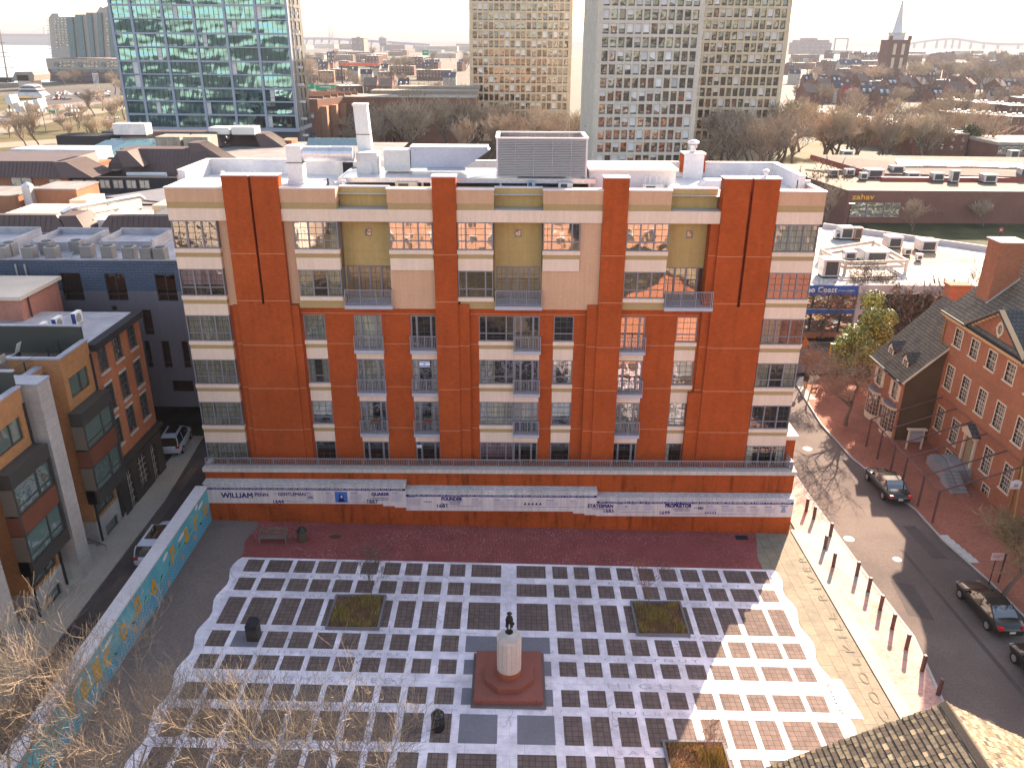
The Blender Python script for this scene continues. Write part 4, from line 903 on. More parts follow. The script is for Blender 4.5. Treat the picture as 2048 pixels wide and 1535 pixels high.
# street trees on the right
a, b = make_tree(21, 8.6, .58, 5, (3, 4), r0=.16, twig=.009, up=.2, trunk=.34); tree('bare_tree', 'bare brown street tree in front of the little bow-fronted shop', 'tree', (30.35, 66.45, gz(30) + .1), a, b, m_bark, m_twig)
a, b = make_tree(22, 6.0, .58, 5, (4, 5), wig=.1, r0=.13, twig=.010, up=.3, trunk=.3); tree('bare_tree', 'bare vase-shaped street tree at the right edge above the two black cars', 'tree', (31.1, 42.0, gz(31) + .1), a, b, m_bark, M('olive_twigs', (.24, .17, .09), .9, .3, 1.5))
a, b = make_tree(23, 5.5, .5, 5, (3, 4), r0=.09, twig=.011, up=.3, trunk=.4); tree('bare_tree', 'pale bare street tree at the corner beside the crossing', 'tree', (29.4, 73.4, gz(30) + .1), a, b, m_barkl, m_twigr)
a, b = make_tree(24, 9.5, .5, 5, (3, 5), r0=.16, twig=.014, up=.3, trunk=.4); tree('bare_tree', 'bare street tree in front of the glazed restaurant, left of the slate roof', 'tree', (41.5, 88.2, .1), a, b, m_bark, m_twig)
a, b = make_tree(25, 10.5, .45, 5, (3, 4), r0=.17, twig=.014, up=.3, trunk=.5); tree('bare_tree', 'bare tree with wide open branches rising over the white restaurant roof', 'tree', (50.5, 84.5, 0), a, b, m_bark, m_twig)
a, b = make_tree(26, 7.5, .5, 5, (3, 4), r0=.14, twig=.014, up=.3, trunk=.4); tree('bare_tree', 'reddish bare street tree directly under the blue restaurant banner', 'tree', (35.8, 88.3, .1), a, b, m_bark, m_twigr)
# leafy evergreen
def leafy(loc, H, R, seed, name, lab, cat, mats, n=9000, ls=.11, grp=None, zc=.58):
    r = random.Random(seed); t = thing(name, lab, cat, (0, 0, 0), grp); tk = MB()
    tk.tube([(0, 0, 0), (.05, 0, H * .3), (-.05, .05, H * .7)], [H * .025, H * .018, H * .008], 7)
    cl = [(Vector((r.gauss(0, .42) * R, r.gauss(0, .42) * R, H * zc + r.gauss(0, .2) * H)), r.uniform(.26, .55) * R) for _ in range(44)]
    for c, s in cl: tk.tube([(0, 0, H * .3), tuple(c * .6 + Vector((0, 0, H * .15))), tuple(c)], [H * .012, H * .008, H * .004], 4)
    tk.build('trunk', m_bark, t); cr_ = MB()
    for _ in range(n):
        c, s = r.choice(cl); d = Vector((r.gauss(0, 1), r.gauss(0, 1), r.gauss(0, 1))).normalized() * s * r.uniform(.6, 1.08); p = c + d; d.normalize(); u = d.orthogonal().normalized(); v = d.cross(u); a = r.uniform(0, 6.28)
        x = (u * math.cos(a) + v * math.sin(a) + d * r.uniform(-.3, .6)) * ls; y = (v * math.cos(a) - u * math.sin(a)) * ls * .45
        cr_.poly([p - x, p + y, p + x, p - y], r.choice([0, 0, 1, 2]))
    cr_.build('crown', mats, t); t.location = loc; return t
mg = [M('leaf_green', (.19, .22, .035), .6, .3, 2), M('leaf_yellow', (.38, .36, .08), .6, .3, 2), M('leaf_dark', (.07, .10, .025), .6, .3, 2)]
leafy((36.0, 77.2, gz(33)), 7.4, 2.5, 5, 'evergreen_tree', 'bushy yellow-green evergreen tree beside the little shop', 'tree', mg, 26000, .15)

# ================= cars =================
m_tyre = M('tyre_rubber', (.02, .02, .02), .8, .1); m_rim = M('alloy_rim', (.55, .55, .55), .3, .05, metal=.7); m_cglass = GL('car_glass', opaque=(.015, .018, .02), refl=.22, wav=.0)
m_tl = M('tail_lamp_red', (.55, .02, .02), .25); m_hl = M('head_lamp_lens', (.3, .3, .3), .2); m_plate = M('licence_plate', (.65, .62, .5), .5); m_chr = M('chrome_trim', (.7, .7, .7), .2, metal=.9)
def car(lab, loc, head, paint, kind='sedan', grp=None, L=4.85, Wd=1.84):
    t = thing('parked_car', lab, 'car', (0, 0, 0), grp); hw = Wd / 2; H = {'sedan': 1.45, 'suv': 1.72}[kind]
    if kind == 'sedan': ST_ = [(-.5, .45, .62, .80), (-.485, .30, .80, .90), (-.44, .22, .98, .95), (-.34, .2, 1.05, 1), (-.2, .2, 1.0, 1), (0, .2, .96, 1), (.14, .2, .95, 1), (.25, .2, .95, .99), (.38, .2, .86, .96), (.46, .25, .76, .88), (.495, .38, .62, .76)]
    else: ST_ = [(-.5, .5, .80, .84), (-.49, .34, 1.0, .92), (-.46, .25, 1.08, .97), (-.34, .22, 1.12, 1), (-.1, .22, 1.06, 1), (.1, .22, 1.04, 1), (.22, .22, 1.03, 1), (.3, .22, 1.0, .99), (.42, .24, .92, .95), (.48, .3, .82, .86), (.5, .42, .66, .78)]
    b = MB(); n = 10
    for fx, z0, z1, ww in ST_:
        x = fx * L; w_ = hw * ww; zm = z0 + (z1 - z0) * .55
        for yy, zz in ((-.82, z0), (-.97, z0 + .12), (-1, zm), (-.95, z1 - .07), (-.78, z1), (.78, z1), (.95, z1 - .07), (1, zm), (.97, z0 + .12), (.82, z0)): b.v.append((x, yy * w_, zz))
    k = len(ST_)
    for i in range(k - 1):
        for j in range(n): j2 = (j + 1) % n; b.f.append((i * n + j, i * n + j2, (i + 1) * n + j2, (i + 1) * n + j)); b.m.append(0)
    b.f.append(tuple(range(n))[::-1]); b.f.append(tuple((k - 1) * n + j for j in range(n))); b.m += [0, 0]
    bo = b.build('body', paint, t, smooth=True); bo.modifiers.new('d', 'SUBSURF').render_levels = 1; bo.modifiers[-1].levels = 1
    zb = .93 if kind == 'sedan' else 1.02
    G = {'sedan': (-.36, -.20, .05, .25), 'suv': (-.475, -.42, .08, .27)}[kind]; rb, rr, fr, fb = [g * L for g in G]; wb_, wr = hw * .90, hw * .70
    cg = MB(); st = [(rb, zb, wb_ * .92), ((rb + rr) / 2, zb + (H - zb) * .58, wb_ * .88), (rr, H - .03, wr), ((rr + fr) / 2, H + .01, wr * 1.03), (fr, H - .03, wr), ((fr + fb) / 2, zb + (H - zb) * .55, wb_ * .88), (fb, zb, wb_ * .94)]
    # cabin as lofted glass with painted roof and pillars
    for x, z, w_ in st: cg.v += [(x, -wb_ * (1 if abs(x) < L * .3 else .97), zb - .03), (x, -w_, z), (x, w_, z), (x, wb_ * (1 if abs(x) < L * .3 else .97), zb - .03)]
    for i in range(len(st) - 1):
        for j in range(3): cg.f.append((i * 4 + j, i * 4 + j + 1, (i + 1) * 4 + j + 1, (i + 1) * 4 + j)); cg.m.append(0)
    cg.build('window', m_cglass, t)
    rp = MB(); w_ = wr * 1.02
    P = [(rr - .02, H - .025), ((rr + fr) / 2, H + .025), (fr + .02, H - .025)]
    for i in range(2): (x0, z0), (x1, z1) = P[i], P[i + 1]; rp.hexa([(x0, -w_, z0 - .03), (x1, -w_, z1 - .03), (x1, w_, z1 - .03), (x0, w_, z0 - .03), (x0, -w_ * .93, z0 + .012), (x1, -w_ * .93, z1 + .012), (x1, w_ * .93, z1 + .012), (x0, w_ * .93, z0 + .012)])
    for s in (-1, 1):
        rp.tube([(fb, s * wb_ * .94, zb), ((fr + fb) / 2, s * wb_ * .88, zb + (H - zb) * .55), (fr, s * wr, H - .03)], .035, 5); rp.tube([(rb, s * wb_ * .92, zb), ((rb + rr) / 2, s * wb_ * .88, zb + (H - zb) * .58), (rr, s * wr, H - .03)], .045, 5)
        xm = (rr + fr) / 2 + .05; rp.hexa([(xm - .05, s * wb_ - .01, zb - .03), (xm + .04, s * wb_ - .01, zb - .03), (xm + .04, s * wb_ + .012, zb - .03), (xm - .05, s * wb_ + .012, zb - .03), (xm - .05, s * wr * 1.02 - .01, H - .02), (xm + .04, s * wr * 1.02 - .01, H - .02), (xm + .04, s * wr * 1.03 + .012, H - .02), (xm - .05, s * wr * 1.03 + .012, H - .02)])
    ro_ = rp.build('roof', paint, t)
    for s in (-1, 1):
        for fx in (-.295, .305):
            c = (fx * L, s * (hw - .20), .335); w2 = MB(); w2.tube([(c[0], c[1] - s * .0, c[2]), (c[0], c[1] + s * .215, c[2])], .335, 20); wo = w2.build('wheel', m_tyre, t)
            rm = MB(); rm.tube([(c[0], c[1] + s * .20, c[2]), (c[0], c[1] + s * .222, c[2])], .21, 16); 
            for q_ in range(7): a = q_ * .8976; rm.box(c[0] + .12 * math.cos(a) - .035, c[0] + .12 * math.cos(a) + .035, min(c[1] + s * .222, c[1] + s * .228), max(c[1] + s * .222, c[1] + s * .228), c[2] + .12 * math.sin(a) - .035, c[2] + .12 * math.sin(a) + .035)
            rm.build('rim', m_rim, wo)
        h = MB(); h.box(L * .43, L * .478, s * hw * .70 - .12, s * hw * .70 + .12, .60, .69); h.build('headlight', m_hl, t)
        zt = .78 if kind == 'sedan' else .92; h = MB(); h.box(-L * .497, -L * .44, s * hw * .74 - .15, s * hw * .74 + .13, zt - .08, zt + .09); h.build('tail_light', m_tl, t)
        h = MB(); h.hexa([(fb - .35, s * (wb_ + .02), zb - .02), (fb - .2, s * (wb_ + .02), zb - .02), (fb - .2, s * (wb_ + .2), zb), (fb - .35, s * (wb_ + .2), zb), (fb - .35, s * (wb_ + .02), zb + .13), (fb - .22, s * (wb_ + .02), zb + .13), (fb - .22, s * (wb_ + .2), zb + .13), (fb - .35, s * (wb_ + .2), zb + .13)]); h.build('mirror', paint, t)
        h = MB(); h.tube([(rb + .1, s * (wb_ + .012), zb - .015), (fb - .1, s * (wb_ + .012), zb - .015)], .012, 4); h.build('chrome_strip', m_chr, t)
        if kind == 'suv': h = MB(); h.tube([(rr + .1, s * wr * .9, H + .06), (fr - .1, s * wr * .9, H + .06)], .02, 5); h.build('roof_rail', m_chr, t)
    h = MB(); h.box(-L * .503, -L * .49, -.17, .17, .5 if kind == 'sedan' else .62, .62 if kind == 'sedan' else .75); h.build('number_plate', m_plate, t)
    h = MB(); h.box(-L * .498, -L * .46, -hw * .75, hw * .75, .34, .44); h.build('bumper_trim', m_dark, t)
    if kind == 'suv': h = MB(); h.box(rr + .7, fr - .1, -.42, .42, H + .012, H + .045); h.build('sunroof', m_cglass, t)
    t.location = loc; t.rotation_euler = (0, 0, head); return t
m_pblk = M('black_car_paint', (.010, .010, .011), .25, .02, coat=.6); m_pwht = M('white_car_paint', (.62, .66, .76), .3, .03, coat=.5)
car('shiny black saloon driving away beside the steel posts, farthest of the black cars', (29.25, 55.15, gz(29)), R_(90) + .0, m_pblk, L=4.9)
car('black saloon parked at the right kerb below the small white sign', (29.15, 40.3, gz(29)), R_(92), M('black_green_paint', (.012, .013, .010), .3, .02, coat=.5), L=4.9)
car('dark car cut off at the right edge, nearest of the black cars', (29.3, 34.6, gz(29)), R_(92), m_pblk, L=4.8)
car('white estate car with dark sunroof standing in the alley behind the mural wall', (-22.95, 44.9, gz(-23)), R_(91), m_pwht, 'suv', L=4.8)
car('white hatchback half hidden behind the old brick rowhouse', (-27.6, 59.5, gz(-27)), R_(97), m_pwht, 'suv', L=4.3, Wd=1.75)

# ================= windows for old brick houses =================
m_wfr = M('cream_painted_wood', (.60, .50, .38), .7, .05); m_ogl = GL('old_house_glass', opaque=(.05, .05, .055), refl=.25, wav=.2, rnd=.3)
def sash(F, u, z, w_, h, par, frame=None, sill=True, grid=(3, 2), glass=None, name='window', lintel=None, curt=False):
    fr = frame or m_wfr; mb = MB(); f = .1
    mb.fbox(F, u - w_ / 2 - f, u + w_ / 2 + f, z + h / 2, z + h / 2 + f, -.12, .03); mb.fbox(F, u - w_ / 2 - f, u - w_ / 2, z - h / 2, z + h / 2, -.12, .03); mb.fbox(F, u + w_ / 2, u + w_ / 2 + f, z - h / 2, z + h / 2, -.12, .03)
    mb.fbox(F, u - w_ / 2, u + w_ / 2, z - .03, z + .03, -.1, -.03)
    for k in range(1, grid[0] + (0)): x = u - w_ / 2 + w_ * k / grid[0]; mb.fbox(F, x - .014, x + .014, z - h / 2, z + h / 2, -.09, -.05)
    for half in (0, 1):
        for k in range(1, grid[1]): zz = z - half * h / 2 + h / 2 * k / grid[1]; mb.fbox(F, u - w_ / 2, u + w_ / 2, zz - .014, zz + .014, -.09, -.05)
    if sill: mb.fbox(F, u - w_ / 2 - .18, u + w_ / 2 + .18, z - h / 2 - .13, z - h / 2, -.1, .1)
    o = mb.build(name, fr, par)
    p = MB(); p.poly([F(u - w_ / 2, z - h / 2, -.08), F(u + w_ / 2, z - h / 2, -.08), F(u + w_ / 2, z + h / 2, -.08), F(u - w_ / 2, z + h / 2, -.08)]); p.build('pane', glass or m_ogl, o)
    return o
# ================= the large brick house on the right =================
m_gbrick = BR('old_red_brick', (.33, .108, .055), (.27, .085, .043), (.34, .20, .13), var=.14, w=.24, h=.08, ms=.012)
def SLATE(name, c1, c2, w_=.32, h_=.28): return BR(name, c1, c2, (.03, .028, .026), w=w_, h=h_, ms=.028, var=.2, sc2=1.5, off=.5, bump=.8)
def roofmat(name, c1, c2, ax, rot, w_=.32, h_=.3, ms=.03, var=.2):
    """tiles on a sloped plane; ax 'x' = slope runs along x"""
    m, t, N, L, bs = _nodes(name); g = N.new("ShaderNodeNewGeometry"); sp = N.new("ShaderNodeSeparateXYZ"); L.new(g.outputs['Position'], sp.inputs[0]); cb = N.new("ShaderNodeCombineXYZ")
    L.new(sp.outputs[1 if ax == 'x' else 0], cb.inputs[0]); mm = N.new("ShaderNodeMath"); mm.operation = 'MULTIPLY'; mm.inputs[1].default_value = rot; L.new(sp.outputs[2], mm.inputs[0]); L.new(mm.outputs[0], cb.inputs[1])
    b = N.new("ShaderNodeTexBrick"); L.new(cb.outputs[0], b.inputs['Vector']); b.inputs['Scale'].default_value = 1; b.inputs['Brick Width'].default_value = w_; b.inputs['Row Height'].default_value = h_; b.inputs['Mortar Size'].default_value = ms; b.inputs['Mortar Smooth'].default_value = .3
    b.inputs['Color1'].default_value = (*c1, 1); b.inputs['Color2'].default_value = (*c2, 1); b.inputs['Mortar'].default_value = (.025, .022, .02, 1)
    p = _pos(N, L); c = _mul(N, L, b.outputs[0], _mr(N, L, _noise(N, L, p, 1.2, 6), .3, .7, 1 - var, 1 + var)); c = _mul(N, L, c, _mr(N, L, _noise(N, L, p, 6, 3), .3, .7, 1 - var, 1 + var))
    L.new(c, bs.inputs['Base Color']); bs.inputs['Roughness'].default_value = .85; _bump(N, L, b.outputs['Fac'], -1, .04, bs); return m
m_slx = roofmat('grey_slate_x', (.175, .145, .105), (.115, .10, .08), 'x', 1.5); m_sly = roofmat('dark_slate_y', (.075, .08, .085), (.06, .065, .07), 'y', 1.5)
def courses(mb, A, B, C, D, step=.3, th=.025, m=0):
    """shingle courses as overlapping thin steps on quad A-B (eave) D-C (ridge)"""
    A, B, C, D = map(Vector, (A, B, C, D)); n = max(1, int((D - A).length / step)); N_ = (B - A).cross(D - A).normalized()
    for i in range(n):
        a, b, c, d = A.lerp(D, i / n), B.lerp(C, i / n), B.lerp(C, (i + 1) / n), A.lerp(D, (i + 1) / n)
        a1, b1 = a + N_ * th, b + N_ * th; mb.poly([a1, b1, c, d], m); mb.poly([a, b, b1, a1], m)
HB = thing('brick_house', 'large three-storey red brick house with white sash windows and pediment at the right edge', 'house', (38, 57, 0))
XF = 36.4; YA, YB = 49.6, 64.9; ZC = 10.55; F = FXm(XF); b = MB(); H_ = []
wy = [62.4, 59.9, 57.4, 54.9, 52.2]
spec = []
for i, y in enumerate(wy):
    spec.append((y, 9.4, 1.05, 1.4))
    spec.append((y, 5.95, 1.05, 1.95))
    if i != 2: spec.append((y, 2.15, 1.05, 2.0))
H_ = [(y - w_ / 2, y + w_ / 2, z - h / 2, z + h / 2) for y, z, w_, h in spec] + [(56.85, 58.05, .6, 3.0)] + [(y - .45, y + .45, -.35, .35) for y in (59.9, 54.2)]
b.wall(F, YA, YB, -.9, ZC, H_, reveal=.12); b.box(XF + .01, 47, YB - .2, YB, -.9, ZC); b.box(XF + .01, 47, YA, YA + .1, -.9, ZC)
# gable ends
b.prism([(XF, YB, ZC), (47, YB, ZC), (41.7, YB, 15.6)], (0, -.3, 0)); b.build('brick_wall', m_gbrick, HB)
for (y, z, w_, h) in spec: sash(F, y, z, w_, h, HB, grid=(3 if h < 1.8 else 4, 2 if h < 1.8 else 3))
for y in (59.9, 54.2): sash(F, y, 0, .9, .7, HB, sill=False, grid=(3, 1), name='basement_window')
for zz in (7.6, 4.05):
    s = MB(); s.fbox(F, YA, YB, zz, zz + .16, 0, .05); s.build('belt_course', m_gbrick, HB)
s = MB(); s.fbox(F, YA - .1, YB + .12, ZC, ZC + .16, -.1, .3); s.fbox(F, YA - .1, YB + .15, ZC + .16, ZC + .32, -.1, .45)
y = YA
while y < YB: s.fbox(F, y, y + .14, ZC - .12, ZC, 0, .22); y += .32
s.build('cornice', M('ochre_cream_wood', (.55, .37, .20), .7, .06), HB)
rfm = MB(); e = XF - .5; courses(rfm, (e, YA - .2, ZC + .3), (e, YB + .2, ZC + .3), (41.7, YB + .2, 15.75), (41.7, YA - .2, 15.75), .34, .03); rfm.v = rfm.v
R2 = MB(); courses(R2, (47.4, YB + .2, ZC + .3), (47.4, YA - .2, ZC + .3), (41.7, YA - .2, 15.75), (41.7, YB + .2, 15.75), .6, .03)
n0 = len(rfm.v); rfm.v += R2.v; rfm.f += [tuple(n0 + i for i in f) for f in R2.f]; rfm.m += R2.m; 
for i, f in enumerate(rfm.f):
    pass
rfm.f = [tuple(reversed(f)) for f in rfm.f]; rh = rfm.build('roof', m_slx, HB)
g = MB(); g.fbox(F, YA - .2, YB + .2, ZC + .32, ZC + .42, .3, .52); g.build('gutter', m_dark, HB)
# pediment
PD = MB(); py0, py1, pk, pz = 61.1, 53.7, 57.4, 13.25; PD.prism([(XF - .02, py0, ZC + .3), (XF - .02, py1, ZC + .3), (XF - .02, pk, pz - .15)], (1.5, 0, 0)); PD.build('pediment_wall', m_gbrick, HB)
PR = MB(); xr = 41.2
for s_, yy in ((1, py0), (-1, py1)):
    q = [(XF - .45, yy + s_ * .5, ZC + .12), (xr, yy + s_ * .5, ZC + .12), (xr, pk, pz), (XF - .45, pk, pz)]
    PR.prism(q if s_ > 0 else q[::-1], (0, 0, .12))
PR.build('pediment_roof', m_sly, HB)
PC = MB()
for s_, yy in ((1, py0), (-1, py1)):
    a = Vector((XF - .12, yy + s_ * .4, ZC + .12)); b_ = Vector((XF - .12, pk, pz - .08)); d = Vector((0, 0, .26))
    PC.hexa([a, b_, b_ + Vector((.12, 0, 0)), a + Vector((.12, 0, 0)), a + d - Vector((.3, 0, 0)), b_ + d - Vector((.3, 0, 0)), b_ + d + Vector((.12, 0, 0)), a + d + Vector((.12, 0, 0))])
    for k in range(10): p = a.lerp(b_, (k + .5) / 10); PC.box(p.x - .18, p.x, p.y - .07, p.y + .07, p.z - .14, p.z)
PC.build('raking_cornice', M('ochre_cream_wood2', (.58, .38, .21), .7, .06), HB)
OW = MB(); n = 20; yc, zc = 57.2, 11.95
for k in range(n):
    t0, t1 = 2 * math.pi * k / n, 2 * math.pi * (k + 1) / n
    P = [(XF - .03, yc + r_ * .75 * math.cos(t), zc + r_ * math.sin(t)) for r_, t in ((.38, t0), (.56, t0), (.56, t1), (.38, t1))]; OW.prism(P, (-.09, 0, 0))
for k in range(4): t0 = k * math.pi / 2; OW.box(XF - .14, XF - .03, yc + .52 * .75 * math.cos(t0) - .07, yc + .52 * .75 * math.cos(t0) + .07, zc + .56 * math.sin(t0) - .08, zc + .56 * math.sin(t0) + .08)
for k in range(4): t0 = k * math.pi / 4; OW.tube([(XF - .045, yc - .28 * math.cos(t0), zc - .36 * math.sin(t0)), (XF - .045, yc + .28 * math.cos(t0), zc + .36 * math.sin(t0))], .012, 4)
ow = OW.build('oval_window', m_wfr, HB); p = MB(); p.poly([(XF - .035, yc + .29 * math.cos(2 * math.pi * k / n), zc + .38 * math.sin(2 * math.pi * k / n)) for k in range(n)]); p.build('pane', m_ogl, ow)
# chimney
c0 = PY(1990, 575, 62.6); CM = MB(); CM.box(37.9, 39.9, 62.2, 64.0, 11.6, 17.1); CM.box(37.8, 40.0, 62.1, 64.1, 17.1, 17.3); cm = CM.build('chimney', m_gbrick, HB)
s = MB(); s.box(37.75, 40.05, 62.05, 64.15, 17.3, 17.38); s.build('chimney_cap', m_conc, cm); s = MB(); s.hexa([(37.8, 62.1, 12.4), (40, 62.1, 14.4), (40, 62.19, 14.4), (37.8, 62.19, 12.4), (37.8, 62.1, 12.55), (40, 62.1, 14.55), (40, 62.19, 14.55), (37.8, 62.19, 12.55)]); s.build('flashing', m_conc, cm)
# door, porch hood, stairs
DR = MB(); DR.fbox(F, 56.95, 57.95, .6, 2.7, -.1, -.04); DR.fbox(F, 57.05, 57.85, 1.8, 2.5, -.04, -.02); DR.fbox(F, 57.05, 57.85, .8, 1.6, -.04, -.02); do = DR.build('front_door', M('olive_door', (.26, .22, .13), .6), HB); k_ = MB(); k_.fbox(F, 57.1, 57.16, 1.62, 1.7, -.04, .01); k_.build('door_handle', m_chr, do)
DR = MB()
for u in (56.6, 58.1): DR.fbox(F, u, u + .2, .55, 3.0, -.05, .15)
DR.fbox(F, 56.5, 58.4, 3.0, 3.25, -.05, .35); DR.prism([F(56.4, 3.25, .4), F(58.5, 3.25, .4), F(57.45, 3.95, .4)], (.38, 0, 0)); DR.build('door_surround', m_wfr, HB)
b = MB(); b.box(XF - .62, XF, 56.3, 57.47, 3.3, 3.38); b.v = [(x, y, z + (1 - abs(y - 57.47) / 1.17) * .7) for x, y, z in b.v]; b.build('door_hood', m_sly, HB)
stp = MB(); zs = gz(35)
stp.box(34.3, XF, 56.3, 59.0, zs, .55)
for k in range(8): stp.box(34.0, 35.3, 56.3 - .31 * (k + 1), 56.3 - .31 * k, zs, .55 - .15 * (k + 1))
for k in range(3): stp.box(34.3 + k * .2, 35.6, 59.0 + .3 * k, 59.3 + .3 * k, zs, .55 - .3 * (k + 1))
stp.build('stone_steps', M('grey_stone_steps', (.26, .26, .27), .9, .12), HB)
for x in (34.05, 35.25):
    rl = MB(); P0, P1 = Vector((x, 56.3, 1.5)), Vector((x, 53.9, .35)); rl.tube([P0, P1, P1 + Vector((.05, -.2, -.1))], .022, 5)
    for k in range(14): q = P0.lerp(P1, k / 13); rl.tube([q, q - Vector((0, 0, .93))], .009, 4)
    rl.tube([P0, P0 + Vector((0, 1.4, 0))], .022, 5)
    for k in range(8): q = P0 + Vector((0, k * .2, 0)); rl.tube([q, q - Vector((0, 0, .93))], .009, 4)
    rl.build('stair_railing', m_black, HB)
dp = MB(); dp.tube([(XF - .08, 64.6, -.6), (XF - .08, 64.6, 10.2), (XF - .3, 64.7, 10.6)], .07, 6); dp.tube([(XF - .06, 51.0, -.6), (XF - .06, 51.0, 10.5)], .06, 6); dp.build('downpipe', M('rusty_ochre_pipe', (.25, .13, .04), .7, .2), HB)
# ================= the little shop =================
SH = thing('brick_shop', 'little two-storey brick shop with bow fronts, shutters and two dormers beside the large brick house', 'shop', (35, 66.5, 0))
XS, Y0_, Y1_ = 33.45, 63.6, 69.9; F = FXm(XS); ze = 5.15; b = MB(); b.wall(F, Y0_, Y1_, -.8, ze, [(64.55, 65.45, 2.9, 4.35), (67.75, 68.65, 2.9, 4.35)], reveal=.12); b.box(XS + .01, 44, Y0_, Y0_ + .15, -.8, ze); b.box(XS + .01, 44, Y1_ - .15, Y1_, -.8, ze)
for yy in (Y0_, Y1_ - .3): b.prism([(XS, yy + .3, ze), (44, yy + .3, ze), (38.7, yy + .3, 10.6)], (0, -.3, 0))
b.build('brick_wall', m_gbrick, SH)
m_side = M('dark_side_brick', (.10, .065, .035), .9, .2, 2); s = MB(); s.box(XS + .05, 36.4, Y0_ - .02, Y0_ - .002, -.7, ze); s.prism([(XS + .05, Y0_ - .02, ze), (36.4, Y0_ - .02, ze), (36.4, Y0_ - .02, ze + 2.85)], (0, .018, 0)); s.build('side_wall', m_side, SH)  # darker sheet laid over the brick side wall and its gable
for y in (65.0, 68.2):
    sash(F, y, 3.62, .9, 1.45, SH, grid=(3, 3))
    for s_ in (-1, 1): q = MB(); q.fbox(F, y + s_ * .75 - .22, y + s_ * .75 + .22, 2.92, 4.34, 0, .05); q.build('shutter', m_wfr, SH)
rfm = MB(); courses(rfm, (XS - .35, Y0_ - .25, ze - .25), (XS - .35, Y1_ + .2, ze - .25), (38.7, Y1_ + .2, 10.75), (38.7, Y0_ - .25, 10.75), .34, .03); rfm.f = [tuple(reversed(f)) for f in rfm.f]; rfm.poly([(38.7, Y0_ - .25, 10.75), (44.4, Y0_ - .25, 5), (44.4, Y1_ + .2, 5), (38.7, Y1_ + .2, 10.75)]); rfm.build('roof', m_slx, SH)
q = MB(); q.hexa([(XS - .42, Y0_ - .3, ze - .4), (39, Y0_ - .3, 10.6), (39, Y0_ - .22, 10.6), (XS - .42, Y0_ - .22, ze - .4), (XS - .42, Y0_ - .3, ze - .2), (39, Y0_ - .3, 10.8), (39, Y0_ - .22, 10.8), (XS - .42, Y0_ - .22, ze - .2)]); q.build('verge_board', m_wfr, SH)
q = MB(); q.box(XS - .5, XS - .3, Y0_ - .3, Y1_ + .2, ze - .32, ze - .2); q.build('gutter', m_dark, SH); q = MB(); q.fbox(F, Y0_, Y1_, ze - .42, ze - .2, 0, .3); q.build('cornice', m_wfr, SH)
for y in (65.3, 68.2):
    D_ = MB(); xd = XS + .55; D_.box(xd, xd + 1.6, y - .5, y + .5, 5.3, 6.45); D_.prism([(xd, y - .5, 6.45), (xd, y + .5, 6.45), (xd, y, 6.95)], (2.1, 0, 0)); do = D_.build('dormer', m_wfr, SH)
    r_ = MB(); r_.hexa([(xd - .12, y - .62, 6.38), (xd + 2.4, y - .62, 6.38), (xd + 2.4, y, 6.98), (xd - .12, y, 6.98), (xd - .12, y - .62, 6.46), (xd + 2.4, y - .62, 6.46), (xd + 2.4, y, 7.06), (xd - .12, y, 7.06)]); r_.hexa([(xd - .12, y, 6.98), (xd + 2.4, y, 6.98), (xd + 2.4, y + .62, 6.38), (xd - .12, y + .62, 6.38), (xd - .12, y, 7.06), (xd + 2.4, y, 7.06), (xd + 2.4, y + .62, 6.46), (xd - .12, y + .62, 6.46)]); r_.build('dormer_roof', m_sly, do)
    FD = FXm(xd - .002); sg = MB(); sg.box(xd + .02, xd + 1.62, y - .515, y - .501, 5.3, 6.43); sg.build('dormer_cheek', m_slx, do)
    sg = MB(); sg.poly([FD(y - .3, 5.5, .01), FD(y + .3, 5.5, .01), FD(y + .3, 6.35, .01), FD(y - .3, 6.35, .01)]); sg.build('dormer_pane', m_ogl, do)
    sg = MB(); sg.fbox(FD, y - .012, y + .012, 5.5, 6.35, .01, .03)
    for k in range(1, 4): sg.fbox(FD, y - .3, y + .3, 5.5 + k * .21 - .012, 5.5 + k * .21 + .012, .01, .028)
    sg.build('glazing_bars', m_wfr, do)
for yc in (65.05, 68.35):
    B_ = MB(); G_ = MB(); n = 8; rr = .55
    arc = [(XS - rr * math.sin(math.pi * k / n), yc - 1.05 * math.cos(math.pi * k / n)) for k in range(n + 1)]
    for k in range(n):
        (xa, ya), (xb, yb) = arc[k], arc[k + 1]; B_.poly([(xa, ya, -.7), (xb, yb, -.7), (xb, yb, .1), (xa, ya, .1)][::-1]); B_.poly([(xa, ya, 2.1), (xb, yb, 2.1), (xb, yb, 2.35), (xa, ya, 2.35)][::-1]); G_.poly([(xa, ya, .1), (xb, yb, .1), (xb, yb, 2.1), (xa, ya, 2.1)][::-1])
        for zz in (.5, .9, 1.3, 1.7): B_.tube([(xa, ya, zz), (xb, yb, zz)], .014, 4)
        B_.tube([(xa, ya, .1), (xa, ya, 2.1)], .02, 4)
    bw = B_.build('bow_window', m_wfr, SH); G_.build('pane', m_ogl, bw)
    s = MB(); s.prism([(x - .0, y, 2.35) for x, y in arc] + [(XS + .02, yc + 1.05, 2.35)], (0, 0, .1)); s.v = [(x - (.08 if x < XS else 0), y, z) for x, y, z in s.v]; s.build('lead_canopy', M('lead_canopy', (.16, .16, .19), .5, .1), bw)
q = MB(); q.fbox(F, 66.3, 67.1, -.6, 1.6, -.05, .05); q.fbox(F, 66.35, 67.05, 1.7, 2.1, 0, .04); q.build('shop_door', m_wfr, SH); q = MB(); q.fbox(F, 66.42, 66.98, .3, 1.5, .05, .06); q.build('shop_door_pane', m_ogl, SH)
